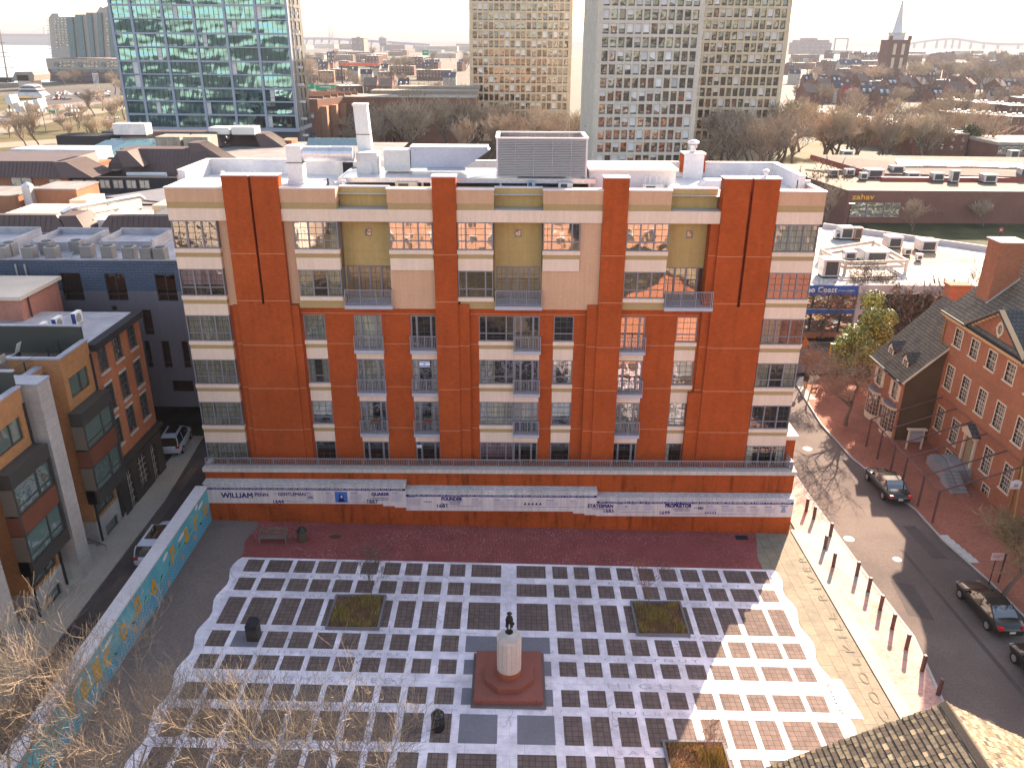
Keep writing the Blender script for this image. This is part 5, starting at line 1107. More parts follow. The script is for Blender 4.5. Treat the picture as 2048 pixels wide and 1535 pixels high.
q = MB(); q.box(40.3, 42.2, 72.2, 73.3, 5, 10.9); q.box(40.2, 42.3, 72.1, 73.4, 10.9, 11.1); q.build('chimney', m_gbrick, SH)
# ================= steel ghost frames over the pavement =================
m_steel = M('maroon_steel', (.10, .045, .045), .6, .2, 3)
GF = thing('ghost_porch', 'row of maroon steel posts with beams reaching to the brick house wall over the pavement', 'steel porch frame', (30.6, 56, 0)); ys = [62.3, 60.0, 57.5, 55.4, 52.6, 50.3]
for i, y in enumerate(ys):
    z = gz(30.6); q = MB(); q.box(30.5, 30.62, y - .06, y + .06, z, 2.12); q.build('post', m_steel, GF)
    q = MB(); q.tube([(30.56, y, 2.12), (36.38, y + .35, 4.05)], .065, 6); q.build('sloping_beam', m_steel, GF)
for a_, c_ in zip(ys[:-1], ys[1:]):
    q = MB(); q.tube([(30.56, a_ - .07, 2.12), (30.56, c_ + .07, 2.12)], .05, 6); q.build('eaves_rail', m_steel, GF); q = MB(); q.tube([(36.33, a_, 4.1), (36.33, c_, 4.1)], .03, 5); q.build('wall_plate', m_steel, GF)
# small things on the right pavement
t = thing('notice_board', 'small roofed notice board on posts between the shop side wall and the steps', 'notice board', (34.4, 61.9, 0)); zs = gz(34) + .1
for x in (33.75, 35.0): q = MB(); q.box(x, x + .12, 61.85, 61.97, zs, zs + 1.9); q.build('post', m_wfr, t)
q = MB(); q.box(33.87, 35.0, 61.87, 61.95, zs + .8, zs + 1.75); q.build('board', M('grey_board', (.33, .32, .33)), t); q = MB(); q.box(33.62, 35.25, 61.7, 62.1, zs + 1.9, zs + 2.0); q.build('cap', m_wfr, t)
q = MB(); q = MB()
for k in range(4): q.box(34.0, 34.85 - k * .08, 61.862, 61.868, zs + 1.45 - k * .13, zs + 1.49 - k * .13)
q.build('lettering', m_greyink, t)
t = thing('parking_sign', 'small white rectangular sign on a dark post left of the vase-shaped tree', 'sign', (30.86, 43.2, 0)); q = MB(); q.tube([(30.86, 43.2, -.6), (30.86, 43.2, 1.75)], .035, 6); q.build('post', m_dark, t); q = MB(); q.box(30.5, 31.3, 43.15, 43.17, 1.3, 1.85); q.build('plate', M('pinkish_white_plate', (.62, .52, .52)), t)
q = MB(); q.box(30.6, 31.2, 43.14, 43.148, 1.62, 1.66); q.box(30.6, 31.0, 43.14, 43.148, 1.5, 1.54); q.build('lettering', M('red_ink', (.4, .1, .1)), t)
t = thing('sign_post', 'bare dark post beside the small white rectangular sign', 'post', (31.5, 43.3, 0)); q = MB(); q.tube([(31.5, 43.3, -.6), (31.5, 43.3, 1.6)], .05, 6); q.build('post', m_dark, t); q = MB(); q.lathe([(.08, 0), (.09, .08), (.03, .14)], (31.5, 43.3, 1.6), 8); q.build('cap', m_dark, t)
t = thing('hanging_inn_sign', 'ornate pale sign board on a leaning yellowish post at the right edge', 'sign', (34.4, 50.1, 0)); pb = PY(2030, 1035, 50.0); pt = PY(2046, 940, 50.0); q = MB(); q.tube([(pb.x, 50, -.6), (pt.x - .1, 50, pt.z + .3)], .05, 6); q.build('post', M('ochre_post', (.35, .28, .10)), t)
c = PY(2032, 970, 49.9); q = MB(); q.prism([(c.x - .38, 49.9, c.z - .3), (c.x + .34, 49.9, c.z - .3), (c.x + .40, 49.9, c.z + .25), (c.x + .1, 49.9, c.z + .42), (c.x - .1, 49.9, c.z + .42), (c.x - .40, 49.9, c.z + .25)], (0, .05, 0)); q.build('board', M('pale_sign', (.5, .45, .45)), t); q = MB(); q.box(c.x - .15, c.x + .15, 49.88, 49.895, c.z - .15, c.z + .1); q.build('emblem', M('grey_emblem', (.22, .24, .25)), t)
t = thing('ramp_slab', 'pale grey sloping kerb ramp in the right-hand brick pavement', 'kerb ramp', (30.6, 47, 0)); q = MB(); z = gz(30.5) + .15
for k in range(6): a_ = 48.7 - k * .55; q.box(30.25 + k * .1, 30.9 + k * .1, a_ - .54, a_, z - .1, z)
q.build('stone_slabs', m_conc, t)
# pedestrian with dog, street lamp, signal, hydrant
PM = human(None, [M('dark_jacket', (.05, .035, .03), .8)], walk=.28, arm=(.1, .15)); 
P_ = thing('person', 'person in a dark hooded jacket and tan trousers walking a dog at the street corner', 'person', (29.5, 75.0, gz(29) + .05)); P_.rotation_euler = (0, 0, 2.9); PM.parent = P_
q = MB()
for s_, off in ((-1, -.12), (1, .10)): q.tube([(s_ * .10, 0, .93), (s_ * .11, off * .9, .5), (s_ * .11, off * 1.9, .12)], [.115, .085, .065], 8)
LOCALP.add(P_.name); q.build('trousers', M('tan_trousers', (.33, .24, .14), .9), P_, smooth=True)
q = MB(); q.lathe([(.20, .86), (.24, 1.1), (.25, 1.38), (.13, 1.52), (.12, 1.62), (.125, 1.72), (.06, 1.79)], (0, .02, 0), 12); q.build('hooded_jacket', M('dark_hoodie', (.045, .03, .028), .9), P_, smooth=True)
DG = thing('dog', 'small dark dog standing on the corner pavement beside the walking person', 'dog', (30.15, 74.3, gz(30) + .05)); LOCALP.add(DG.name)
J = [(0, 0, .36, .085), (.2, 0, .37, .10), (.3, 0, .45, .06), (.36, 0, .54, .055), (.45, 0, .52, .028), (-.2, 0, .36, .08), (-.3, 0, .42, .02), (-.4, 0, .54, .014), (.2, .07, .22, .035), (.19, .07, .1, .022), (.21, .07, .01, .024), (.2, -.07, .22, .035), (.2, -.07, .1, .022), (.22, -.07, .01, .024), (-.2, .07, .25, .045), (-.24, .07, .13, .022), (-.21, .07, .01, .024), (-.2, -.07, .25, .045), (-.24, -.07, .13, .022), (-.21, -.07, .01, .024)]
skin('body', J, [(0, 1), (1, 2), (2, 3), (3, 4), (0, 5), (5, 6), (6, 7), (1, 8), (8, 9), (9, 10), (1, 11), (11, 12), (12, 13), (5, 14), (14, 15), (15, 16), (5, 17), (17, 18), (18, 19)], M('dark_fur', (.04, .03, .025)), DG)
q = MB()
for s_ in (-1, 1): q.poly([(.34, s_ * .03, .58), (.37, s_ * .05, .58), (.34, s_ * .06, .66)])
q.build('ears', M('dark_ear', (.03, .02, .02)), DG)
t = thing('pedestrian_signal', 'slim dark post with small signal head at the corner beside the crossing', 'signal', (29.3, 76.6, 0)); q = MB(); q.tube([(29.9, 76.6, -.6), (29.9, 76.6, 2.1)], .05, 6); q.build('post', m_dark, t); q = MB(); q.box(29.75, 30.05, 76.45, 76.75, 2.1, 2.6); q.build('signal_head', m_dark, t)
t = thing('traffic_signal', 'yellow traffic signal head on a mast at the crossing below the restaurant', 'traffic light', (33, 79.0, 0)); g = PY(1664, 697, 79.0); q = MB(); q.tube([(g.x, 79.1, -.6), (g.x, 79.1, g.z + .4)], .06, 6); q.build('mast', m_wfr, t); q = MB(); q.box(g.x - .22, g.x + .22, 78.8, 79.05, g.z - .55, g.z + .6); so_ = q.build('signal_head', M('signal_yellow', (.62, .33, .01), .5), t)
for k in range(3): q = MB(); q.tube([(g.x, 78.8, g.z - .32 + k * .35), (g.x, 78.62, g.z - .30 + k * .35)], .13, 8); q.build('visor', m_black, so_)
t = thing('bicycle_rack', 'pink and dark bicycle share rack on the restaurant pavement behind the traffic signal', 'bicycle rack', (36, 88.5, 0)); g = PZ(1665, 690, 0)
for k in range(4): q = MB(); x = g.x - .9 + k * .6; q.tube([(x, 88.3, .1), (x, 88.3, .95), (x, 89.0, .95), (x, 89.0, .1)], .03, 5); q.build('hoop', M('pink_tube%d' % k, (.4, .16, .18)), t)
q = MB(); q.box(g.x - 1.1, g.x + 1.1, 88.2, 89.2, .1, .16); q.build('base', m_dark, t)
t = thing('utility_box', 'orange cabinet on the restaurant pavement at the building corner', 'cabinet', (32.4, 88, 0)); g = PZ(1608, 693, 0); q = MB(); q.box(g.x - .3, g.x + .3, g.y - .2, g.y + .2, .05, .85); q.build('cabinet', M('orange_cabinet', (.5, .16, .04)), t); q = MB(); q.lathe([(.16, 0), (.16, .18), (.05, .32)], (g.x, g.y, .85), 10); q.build('dome', M('orange_dome', (.45, .13, .04)), t)
# ================= left side: old rowhouse and modern townhouses =================
m_ob = BR('rowhouse_brick', (.42, .13, .05), (.35, .10, .04), (.33, .2, .13), var=.16, stain=.15)
m_tb = BR('tan_orange_brick', (.46, .20, .065), (.39, .165, .052), (.36, .24, .15), var=.14)
m_flat = M('blue_grey_flat_roof', (.30, .30, .35), .7, .12, 1, col2=(.36, .35, .38), sc2=.6)
m_mw = M('modern_window_frame', (.05, .05, .05), .5, .05); m_mg = GL('green_tinted_glass', opaque=(.10, .16, .14), refl=.30, wav=.1, wsc=.5, rnd=.4)
m_stone = BR('pale_stone_panels', (.46, .42, .39), (.42, .385, .36), (.3, .27, .25), w=1.1, h=.6, ms=.01, var=.14)
OLD = thing('rowhouse', 'old orange brick rowhouse with dark ground-floor shopfront and flat roof on the alley', 'rowhouse', (-30, 52.5, 0)); F = FXp(-27.1)
ys_ = [54.35, 52.1, 49.95]; zz_ = [11.95, 9.2, 6.6]; H_ = [(-y - .48, -y + .48, z - (.82 if k == 0 else .95), z + (.82 if k == 0 else .95)) for k, z in enumerate(zz_) for y in ys_]
b = MB(); b.wall(F, -55.75, -48.75, 4.6, 13.1, H_, reveal=.18); b.box(-36, -27.12, 55.5, 55.75, 0, 13.1); b.box(-36, -27.12, 48.75, 48.9, 4, 13.1); b.build('brick_wall', m_ob, OLD)
for k, z in enumerate(zz_):
    for y in ys_:
        o = sash(F, -y, z, .92, 1.6 if k == 0 else 1.86, OLD, frame=M('dark_sash', (.06, .055, .055), .6) if (k, y) == (0, ys_[0]) else bpy.data.materials['dark_sash'], sill=False, grid=(2, 2))
        s = MB(); s.fbox(F, -y - .62, -y + .62, z - (.98 if k == 0 else 1.12), z - (.84 if k == 0 else .97), -.1, .1); s.build('sill', m_stone, OLD); s = MB(); s.fbox(F, -y - .55, -y + .55, z + (.84 if k == 0 else .97), z + (1.0 if k == 0 else 1.13), -.05, .05); s.build('lintel', m_stone, OLD)
s = MB(); s.fbox(F, -55.85, -48.75, 12.95, 13.4, -.3, .35); s.build('cornice', m_dark, OLD)
s = MB(); s.poly([(-36, 48.8, 13.36), (-27.2, 48.8, 13.36), (-27.2, 55.7, 13.36), (-36, 55.7, 13.36)]); s.build('roof', m_flat, OLD)
m_shop = M('dark_shopfront_wood', (.035, .028, .026), .6, .1); s = MB()
s.wall(F, -55.75, -48.75, .1, 4.35, [(-54.6, -53.7, .6, 3.5), (-53.0, -51.5, 1.2, 3.6), (-50.6, -49.7, .6, 3.5)], reveal=.2, d=.12); s.fbox(F, -55.85, -48.7, 4.35, 4.62, -.1, .4); s.fbox(F, -55.75, -48.75, 3.85, 4.0, .12, .2); s.build('shopfront', m_shop, OLD)
for (a, c, z0, z1) in ((-54.6, -53.7, .6, 3.5), (-53.0, -51.5, 1.2, 3.6), (-50.6, -49.7, .6, 3.5)):
    window(F, a, c, z0, z1, OLD, d=.05, grid=(3, 5, 1), frame=m_shop, munt=m_wfr, back=None, glass=m_ogl, name='shop_window')
s = MB(); s.box(-27.0, -26.4, 51.4, 53.2, .1, .5); s.box(-27.0, -26.6, 54.0, 55.4, .1, .5); s.build('doorstep', m_stone, OLD)
# rooftop condensers of split units
def split_unit(x, y, z, lab):
    t = thing('air_conditioner', lab, 'air conditioner', (x, y, z), 'white condensers on the rowhouse roof'); q = MB(); q.box(x - .16, x + .16, y - .45, y + .45, z + .05, z + .85); q.build('casing', M('white_casing', (.75, .74, .72), .5) if 'white_casing' not in bpy.data.materials else bpy.data.materials['white_casing'], t)
    q = MB(); q.tube([(x + .16, y - .08, z + .45), (x + .18, y - .08, z + .45)], .32, 18); fo = q.build('fan_guard', M('grey_guard', (.3, .3, .3)) if 'grey_guard' not in bpy.data.materials else bpy.data.materials['grey_guard'], t)
    q = MB(); q.box(x - .14, x + .14, y - .46, y - .452, z + .08, z + .82); q.build('side_panel', M('navy_side', (.06, .07, .2)) if 'navy_side' not in bpy.data.materials else bpy.data.materials['navy_side'], t)
split_unit(-31.0, 50.6, 13.36, 'white air conditioner on the rowhouse roof, nearest and lowest of the three'); split_unit(-30.7, 51.9, 13.36, 'white air conditioner with round fan, middle of the three on the rowhouse roof'); split_unit(-30.0, 53.1, 13.36, 'white air conditioner with round fan, farthest of the three on the rowhouse roof')
# pink stucco house behind
PK = thing('pink_house', 'salmon pink stucco house with flat roof and satellite dish behind the rowhouse', 'house', (-36, 56, 0)); m_pink = M('salmon_stucco', (.44, .19, .14), .9, .1, 1, streak=.1)
q = MB(); q.box(-46, -34.0, 53.6, 58.6, 0, 14.9); q.build('wall', m_pink, PK); q = MB(); q.box(-46.2, -33.75, 53.3, 58.8, 14.9, 15.15); q.build('roof', M('pale_tan_roof', (.55, .47, .40), .8, .1), PK); q = MB(); q.tube([(-33.93, 54.5, 10), (-33.93, 54.5, 14.9)], .06, 6); q.build('downpipe', m_rust, PK)
t = thing('satellite_dish', 'round pale satellite dish on the pink house roof', 'satellite dish', (-38.2, 56.5, 15.15)); q = MB(); q.lathe([(.9, .25), (.55, .08), (.1, 0)], (0, 0, 0), 18); q.v = [(x - 38.2, y * .6 - z * .8 + 56.5, z * .6 + y * .8 + 16.3) for x, y, z in q.v]; q.build('dish', M('dish_grey', (.6, .6, .6)), t); q = MB(); q.tube([(-38.2, 56.6, 15.15), (-38.2, 56.6, 16.2)], .05, 6); q.build('mast', m_dark, t); q = MB()
for k in range(3): q.box(-38.6 + k * .7, -38.1 + k * .7, 55.2, 55.8, 15.15, 15.25); 
q.build('ballast', m_dark, t)
# modern townhouses: repeated modules
def module(y0, lab, full=True):
    """brick box y0..y0+3.45, dark bay, stone fin at the near side"""
    t = thing('townhouse', lab, 'townhouse', (-30, y0 + 1.7, 0)); y1 = y0 + 3.45; F = FXp(-27.1)
    q = MB(); q.wall(F, -y1, -y0, 2.45, 13.8, [(-y0 - 2.85, -y0 - .5, 11.0, 12.35), (-y0 - 2.9, -y0 - .45, 2.6, 3.85)], reveal=.25); q.box(-30.2, -27.12, y0, y0 + .2, .4, 13.8); q.box(-30.2, -27.12, y1 - .1, y1, 2, 13.8)
    q.box(-28.4, -28.2, y0 - 2.35, y0, .4, 13.3); q.build('brick_wall', m_tb, t)
    window(F, -y0 - 2.85, -y0 - .5, 11.0, 12.35, t, d=-.1, lights=[0, .4, 1], grid=(1, 1, 1), frame=m_mw, glass=m_mg, back=None)
    window(F, -y0 - 2.9, -y0 - .45, 2.6, 3.85, t, d=-.1, lights=[0, .4, 1], grid=(1, 1, 1), frame=m_mw, glass=m_mg, back=None)
    q = MB(); q.wall(F, -y1, -y0, .1, 2.45, [(-y0 - 2.7, -y0 - .95, .6, 1.5)], reveal=.2, d=.02); q.box(-28.3, -27.1, y0 - .02, y0 + .18, .1, 2.45); q.build('stone_base', m_stone, t)
    window(F, -y0 - 2.7, -y0 - .95, .6, 1.5, t, d=-.1, grid=(1, 1, 1), frame=m_mw, glass=m_mg, back=None, name='basement_window')
    # dark bay
    q = MB(); xa, xb = -27.1, -26.3; a, c = y0 - .35, y1 - .02; q.box(xa, xb, a, c, 9.55, 10.4); q.box(xa, xb, a, c, 4.0, 4.75); q.box(xa, xb - .02, a, a + .14, 4.75, 9.55); q.box(xa, xb, c - .14, c, 4.75, 9.55); q.box(xa, xb - .2, a - .0, a + .1, 4.0, 9.55)
    bo = q.build('bay', M('charcoal_metal', (.045, .042, .038), .6, .1) if 'charcoal_metal' not in bpy.data.materials else bpy.data.materials['charcoal_metal'], t)
    tp = bpy.data.materials.get('taupe_panel') or M('taupe_panel', (.17, .14, .11), .8, .1)
    for z0, z1 in ((5.0, 6.6), (7.9, 9.5)): MB().box(xa, xb - .05, a - .012, a - .001, z0, z1).build('taupe_panel', tp, bo)
    q = MB(); q.box(xa, xb - .03, a + .14, c - .14, 6.65, 7.8); q.box(xa, xb - .03, a - .016, a + .1, 6.65, 7.8); q.build('wood_band', M('red_brown_wood', (.16, .05, .025), .6, .15) if 'red_brown_wood' not in bpy.data.materials else bpy.data.materials['red_brown_wood'], bo)
    FB = FXp(xb - .1)
    for z0, z1 in ((4.8, 6.6), (7.85, 9.5)): window(FB, -c + .15, -a - .15, z0, z1, t, d=0, lights=[0, .38, 1], transom=.25, grid=(1, 1, 1), frame=m_mw, glass=m_mg, back=None)
    # fin, steps, coping, deck
    q = MB(); q.box(-29.6, -26.5, y0 - 3.62, y0 - 2.35, .1, 13.6); q.build('stone_fin', m_stone, t); q = MB(); q.box(-29.65, -26.45, y0 - 3.66, y0 - 2.31, 13.6, 13.75); q.build('fin_cap', m_flat, t)
    q = MB()
    for k in range(4): q.box(-28.0 + k * .3, -26.4 - .0 + (k - 3) * .3 + .9 * 0, y0 - 2.3, y0 - .2, .1, .1 + .2 * (4 - k))
    q.build('entrance_steps', m_conc, t)
    q = MB(); q.tube([(-28.0, y0 - .5, 1.7), (-26.5, y0 - .5, 1.0), (-26.5, y0 - .5, .3)], .025, 5); q.build('handrail', m_black, t)
    q = MB(); q.box(-27.4, -27.02, y0 - .08, y1 + .02, 13.8, 13.9); q.box(-30.2, -27.4, y0 - .1, y0 + .25, 13.8, 13.9); q.box(-28.6, -28.15, y0 - 2.35, y0 - .1, 13.3, 13.42); q.build('coping', m_flat, t)
    q = MB(); q.box(-37, -27.45, y0 - 3.6, y1, 12.6, 12.95); q.v = [(min(x, -28.4) if y < y0 else x, y, z) for x, y, z in q.v]; q.build('roof_deck', M('deck_boards', (.17, .115, .09), .8, .15, 2) if 'deck_boards' not in bpy.data.materials else bpy.data.materials['deck_boards'], t)
    q = MB(); q.box(-37, -27.3, y1 - .12, y1 + .06, 12.9, 14.75); q.build('parapet_wall', M('dark_green_panel', (.035, .038, .034), .7, .1) if 'dark_green_panel' not in bpy.data.materials else bpy.data.materials['dark_green_panel'], t)
    q = MB(); q.box(-37, -27.2, y1 - .16, y1 + .1, 14.75, 14.83); q.build('parapet_coping', m_flat, t)
    q = MB(); q.tube([(-27.02, y1 - .1, 4.5), (-27.02, y1 - .1, 12.9)], .07, 6); q.tube([(-27.02, y0 + 3.2, .9), (-27.02, y0 + 3.2, 3.9)], .08, 6); q.tube([(-27.02, y0 + .2, .9), (-27.02, y0 + .2, 3.9)], .08, 6); q.build('downpipe', m_dark, t)
    ra = MB(); P = [(-28.6, y0 - 2.2), (-28.6, y0 + .9), (-28.6, y1 - .3)]
    for k in range(5): ra.tube([(-28.65, y0 - 2.2, 13.15 + k * .2), (-28.65, y1 - .3, 13.15 + k * .2)], .012, 4)
    for k in range(5): yy = y0 - 2.2 + k * 1.28; ra.box(-28.68, -28.62, yy - .03, yy + .03, 12.95, 14.0)
    ra.build('deck_railing', m_dark, t); return t
module(45.1, 'tan brick townhouse with dark bay, stone fin and roof deck beside the old rowhouse')
module(37.45, 'tan brick townhouse with dark bay and stone fin, nearer to the left edge'); module(29.8, 'tan brick townhouse cut off by the left edge behind the golden trees')
t = thing('deck_chair', 'white curved lounge chair on the roof deck', 'chair', (-31, 47.3, 12.95)); q = MB(); P = [(-31.9, 47.0, 13.1), (-31.4, 47.2, 13.15), (-31.0, 47.4, 13.35), (-30.8, 47.5, 13.95)]
for a, c in zip(P[:-1], P[1:]): q.hexa([(a[0], a[1] - .25, a[2]), (c[0], c[1] - .25, c[2]), (c[0], c[1] + .25, c[2]), (a[0], a[1] + .25, a[2]), (a[0], a[1] - .25, a[2] + .05), (c[0], c[1] - .25, c[2] + .05), (c[0], c[1] + .25, c[2] + .05), (a[0], a[1] + .25, a[2] + .05)])
q.build('seat', bpy.data.materials['white_casing'], t); q = MB(); q.box(-31.7, -31.6, 46.95, 47.35, 12.95, 13.12); q.box(-31.0, -30.9, 47.2, 47.6, 12.95, 13.3); q.build('legs', m_dark, t)
t = thing('patio_table', 'round dark patio table with two chairs on the roof deck at the left edge', 'table', (-32, 45.7, 12.95)); q = MB(); q.lathe([(.6, .68), (.6, .72)], (-32, 45.8, 12.95), 16); q.build('table_top', m_dark, t); q = MB(); q.tube([(-32, 45.8, 12.95), (-32, 45.8, 13.65)], .04, 6); q.build('leg', m_dark, t)
for dx in (-.9, .95): q = MB(); q.box(-32 + dx - .22, -32 + dx + .22, 45.5, 45.95, 13.35, 13.4); q.box(-32 + dx * 1.22 - .03, -32 + dx * 1.22 + .03, 45.5, 45.95, 13.4, 13.85); q.box(-32 + dx - .2, -32 + dx - .17, 45.52, 45.55, 12.95, 13.35); q.box(-32 + dx + .17, -32 + dx + .2, 45.9, 45.93, 12.95, 13.35); q.build('chair', M('pale_mesh_seat%d' % (dx > 0), (.4, .36, .3)), t)
# ---- blue shingled building ----
BB = thing('blue_building', 'blue-shingled and grey-panelled flat-roofed building spanning the end of the alley', 'building', (-32, 62, 0)); YB_ = 60.5
m_bsh = BR('blue_shingles', (.085, .112, .17), (.075, .098, .15), (.045, .06, .095), w=.6, h=.22, ms=.02, var=.1); m_gp = M('grey_metal_panel', (.135, .13, .155), .6, .05, 1, streak=.06)
Wn = [(-34.9, -33.2, 12.75, 14.95), (-31.4, -29.9, 12.75, 14.95), (-27.6, -26.1, 12.75, 14.95)]
Wn = [(x0, x1, 12.7, 14.9) for x0, x1, _, _ in [(-34.85, -33.25, 0, 0), (-31.4, -29.85, 0, 0), (-27.55, -26.0, 0, 0)]]
Wn2 = [(-29.05, -28.3, 9.9, 12.0), (-29.3, -28.85, 7.1, 9.4), (-27.95, -27.3, 7.1, 9.4), (-26.35, -25.8, 7.1, 9.4), (-27.6, -25.9, 5.0, 6.0), (-31.3, -30.9, 11.9, 12.3), (-29.9, -29.5, 5.0, 5.5)]
q = MB(); q.wall(FY(YB_), -46, -21.9, 13.5, 15.9, [(a, b_, max(c_, 13.5), d_) for a, b_, c_, d_ in Wn], reveal=.2); q.build('shingle_wall', m_bsh, BB)
q = MB(); q.wall(FY(YB_), -46, -21.9, 4.0, 13.5, [(a, b_, c_, 13.5) for a, b_, c_, d_ in Wn] + Wn2, reveal=.2); q.box(-46, -21.9, YB_, 70, 3.7, 4.0); q.box(-46, -38, YB_ + .3, 70, 0, 4); q.box(-46, -21.9, 69.8, 70, 0, 15.9); q.box(-22.1, -21.9, YB_ + .1, 70, 0, 15.9); q.box(-33, -32.6, YB_ + .2, YB_ + .6, 0, 4); q.build('panel_wall', m_gp, BB)
for h in Wn: window(FY(YB_), h[0], h[1], h[2], h[3], BB, d=-.1, lights=[0, .5, 1] if h is not Wn[0] else [0, 1], transom=.24, grid=(1, 1, 1), frame=m_mw, fw=.05, back='room')
for h in Wn2: window(FY(YB_), h[0], h[1], h[2], h[3], BB, d=-.1, transom=.2 if h[3] - h[2] > 1.5 else None, grid=(1, 1, 1), frame=m_mw, fw=.05, back='room')
q = MB(); q.poly([(-46, YB_, 15.8), (-21.9, YB_, 15.8), (-21.9, 70, 15.8), (-46, 70, 15.8)]); q.build('roof', m_flat, BB); q = MB(); q.box(-46, -21.9, YB_ - .05, YB_ + .25, 15.9, 16.0); q.build('coping', m_flat, BB)
for k, (x0, x1, y0, y1) in enumerate(((-38.6, -34.4, 63.9, 68.5), (-33.3, -29.0, 64.3, 68.5), (-46, -40.2, 63.8, 68.6))):
    q = MB(); q.box(x0, x1, y0, y0 + .2, 15.7, 16.5); q.box(x0, x1, y1 - .2, y1, 15.7, 16.7); q.box(x0, x0 + .2, y0 + .2, y1 - .2, 15.7, 16.6); q.box(x1 - .2, x1, y0 + .2, y1 - .2, 15.7, 16.6); q.poly([(x0, y0, 16.2), (x1, y0, 16.2), (x1, y1, 16.2), (x0, y1, 16.2)]); q.build('raised_roof', m_flat, BB)
for k, x in enumerate((-38.0, -37.3)): q = MB(); q.tube([(x, YB_ - .08, 13.0), (x, YB_ - .08, 15.6)], .07, 6); q.build('vent_pipe', m_galv, BB)
q = MB(); q.tube([(-34.0, 61.2, 15.8), (-34.0, 61.2, 16.3), (-33.8, 61.2, 16.35)], .05, 5); q.tube([(-32, 61.0, 15.8), (-32, 61.0, 16.2)], .05, 5); q.tube([(-29, 62.6, 15.8), (-29, 62.6, 16.4)], .05, 5); q.tube([(-25.5, 60.9, 15.8), (-25.5, 60.9, 16.4)], .05, 5); q.build('roof_vents', m_galv, BB)
CD = None; m_cond = M('condenser_grey', (.30, .29, .30), .6, .1); m_condt = M('condenser_fan', (.05, .05, .05), .6)
cpos = [(8, 519), (23, 511), (63, 519), (98, 508), (108, 519), (157, 506), (178, 516), (220, 517), (262, 519), (297, 520), (324, 521)]
cl_ = ['at the left edge of the blue building roof, nearer one', 'at the left edge of the blue building roof, farther one', 'above the left dark window', 'rear one of the pair above the gap between the left windows', 'front one of the pair above the gap between the left windows', 'rear one of the pair above the middle window', 'front one of the pair above the middle window', 'standing alone just right of the middle window', 'standing alone between the middle and right windows', 'left of the last pair by the apartment building', 'last one, closest to the apartment building']
for i, (x, y) in enumerate(cpos):
    p = PZ(x, y, 15.8)
    if CD is None:
        CD = thing('condenser', 'grey box condenser ' + cl_[0], 'air conditioner', (0, 0, 0), 'grey condensers on the blue building roof'); q = MB(); q.box(-.42, .42, -.42, .42, 0, 1.05)
        q.build('casing', m_cond, CD); q = MB(); q.lathe([(.36, 1.05), (.36, 1.1), (.05, 1.13)], (0, 0, 0), 14); q.build('fan', m_condt, CD); q = MB()
        for k in range(14): q.box(-.425, .425, -.43, -.421, .08 + k * .065, .1 + k * .065); q.box(.421, .43, -.42, .42, .08 + k * .065, .1 + k * .065)
        q.build('louvres', m_condt, CD); CD.location = p
    else: dup(CD, p, label='grey box condenser ' + cl_[i])
# ================= equipment on the apartment roof =================
def simple(name, lab, cat, parts, grp=None, loc=None):
    """parts: list of (part name, MB, material)"""
    v = parts[0][1].v; c = loc or (sum(p[0] for p in v) / len(v), sum(p[1] for p in v) / len(v), min(p[2] for p in v)); t = thing(name, lab, cat, c, grp)
    for n, mb, m in parts: mb.build(n, m, t)
    return t
RZ = 22.62
a = MB(); a.box(-14.95, -13.95, 54.8, 55.8, RZ + .25, 25.1); b = MB(); b.box(-15.0, -13.9, 54.75, 55.85, RZ, RZ + .25); c = MB(); c.box(-15.0, -13.9, 54.76, 55.84, 24.0, 24.04)
d = MB(); d.tube([(-13.95, 55.3, 24.55), (-10.6, 55.3, 24.55)], .48, 20); e = MB()
for x in (-13.0, -12.1, -11.2): e.tube([(x - .02, 55.3, 24.55), (x + .02, 55.3, 24.55)], .51, 20)
m_pd = M('pale_duct_metal', (.60, .60, .60), .5, .08, 1)
simple('exhaust_duct', 'square pale duct with a horizontal round silver pipe at the left of the apartment roof', 'duct', [('riser', a, m_pd), ('curb', b, m_white), ('joint', c, m_dark), ('round_pipe', d, m_galv), ('pipe_ring', e, m_galv)])
a = MB(); a.hexa([(-10.55, 57, 23.5), (-9.6, 57, 23.5), (-9.6, 57.8, 23.5), (-10.55, 57.8, 23.5), (-10.75, 57, 27.5), (-9.85, 57, 27.5), (-9.85, 57.8, 27.5), (-10.75, 57.8, 27.5)]); b = MB(); b.box(-10.8, -9.8, 56.95, 57.85, 27.45, 27.6); c = MB(); c.box(-10.5, -9.1, 55.6, 57.0, 23.1, 24.6); c.tube([(-9.9, 55.6, 23.6), (-9.9, 55.5, 23.6)], .5, 14); d = MB(); d.box(-10.72, -9.7, 56.98, 57.82, 25.6, 25.64)
simple('exhaust_stack', 'tall square sheet-metal chimney stack rising from the apartment roof', 'chimney stack', [('shaft', a, m_pd), ('collar', b, m_galv), ('fan_housing', c, m_white), ('joint', d, m_dark)])
a = MB(); 
prof = [(-6.9, 23.55), (-3.3, 23.6), (-1.6, 24.75), (-1.9, 24.9), (-6.9, 24.9)]
a.prism([(x, 56, z) for x, z in prof], (0, 1.5, 0)); b = MB(); b.box(-6.95, -1.7, 55.95, 57.55, 24.9, 24.97); c = MB(); c.box(-8.7, -6.95, 55.9, 57.3, 23.4, 24.75); d = MB(); d.box(-5.8, -3.2, 55.7, 55.98, 23.45, 23.6)
simple('wedge_duct', 'long blue-grey wedge-shaped metal duct beside the louvred enclosure', 'duct', [('wedge', a, m_bduct), ('top_edge', b, m_white), ('inlet_box', c, m_pd), ('tray', d, m_bduct)])
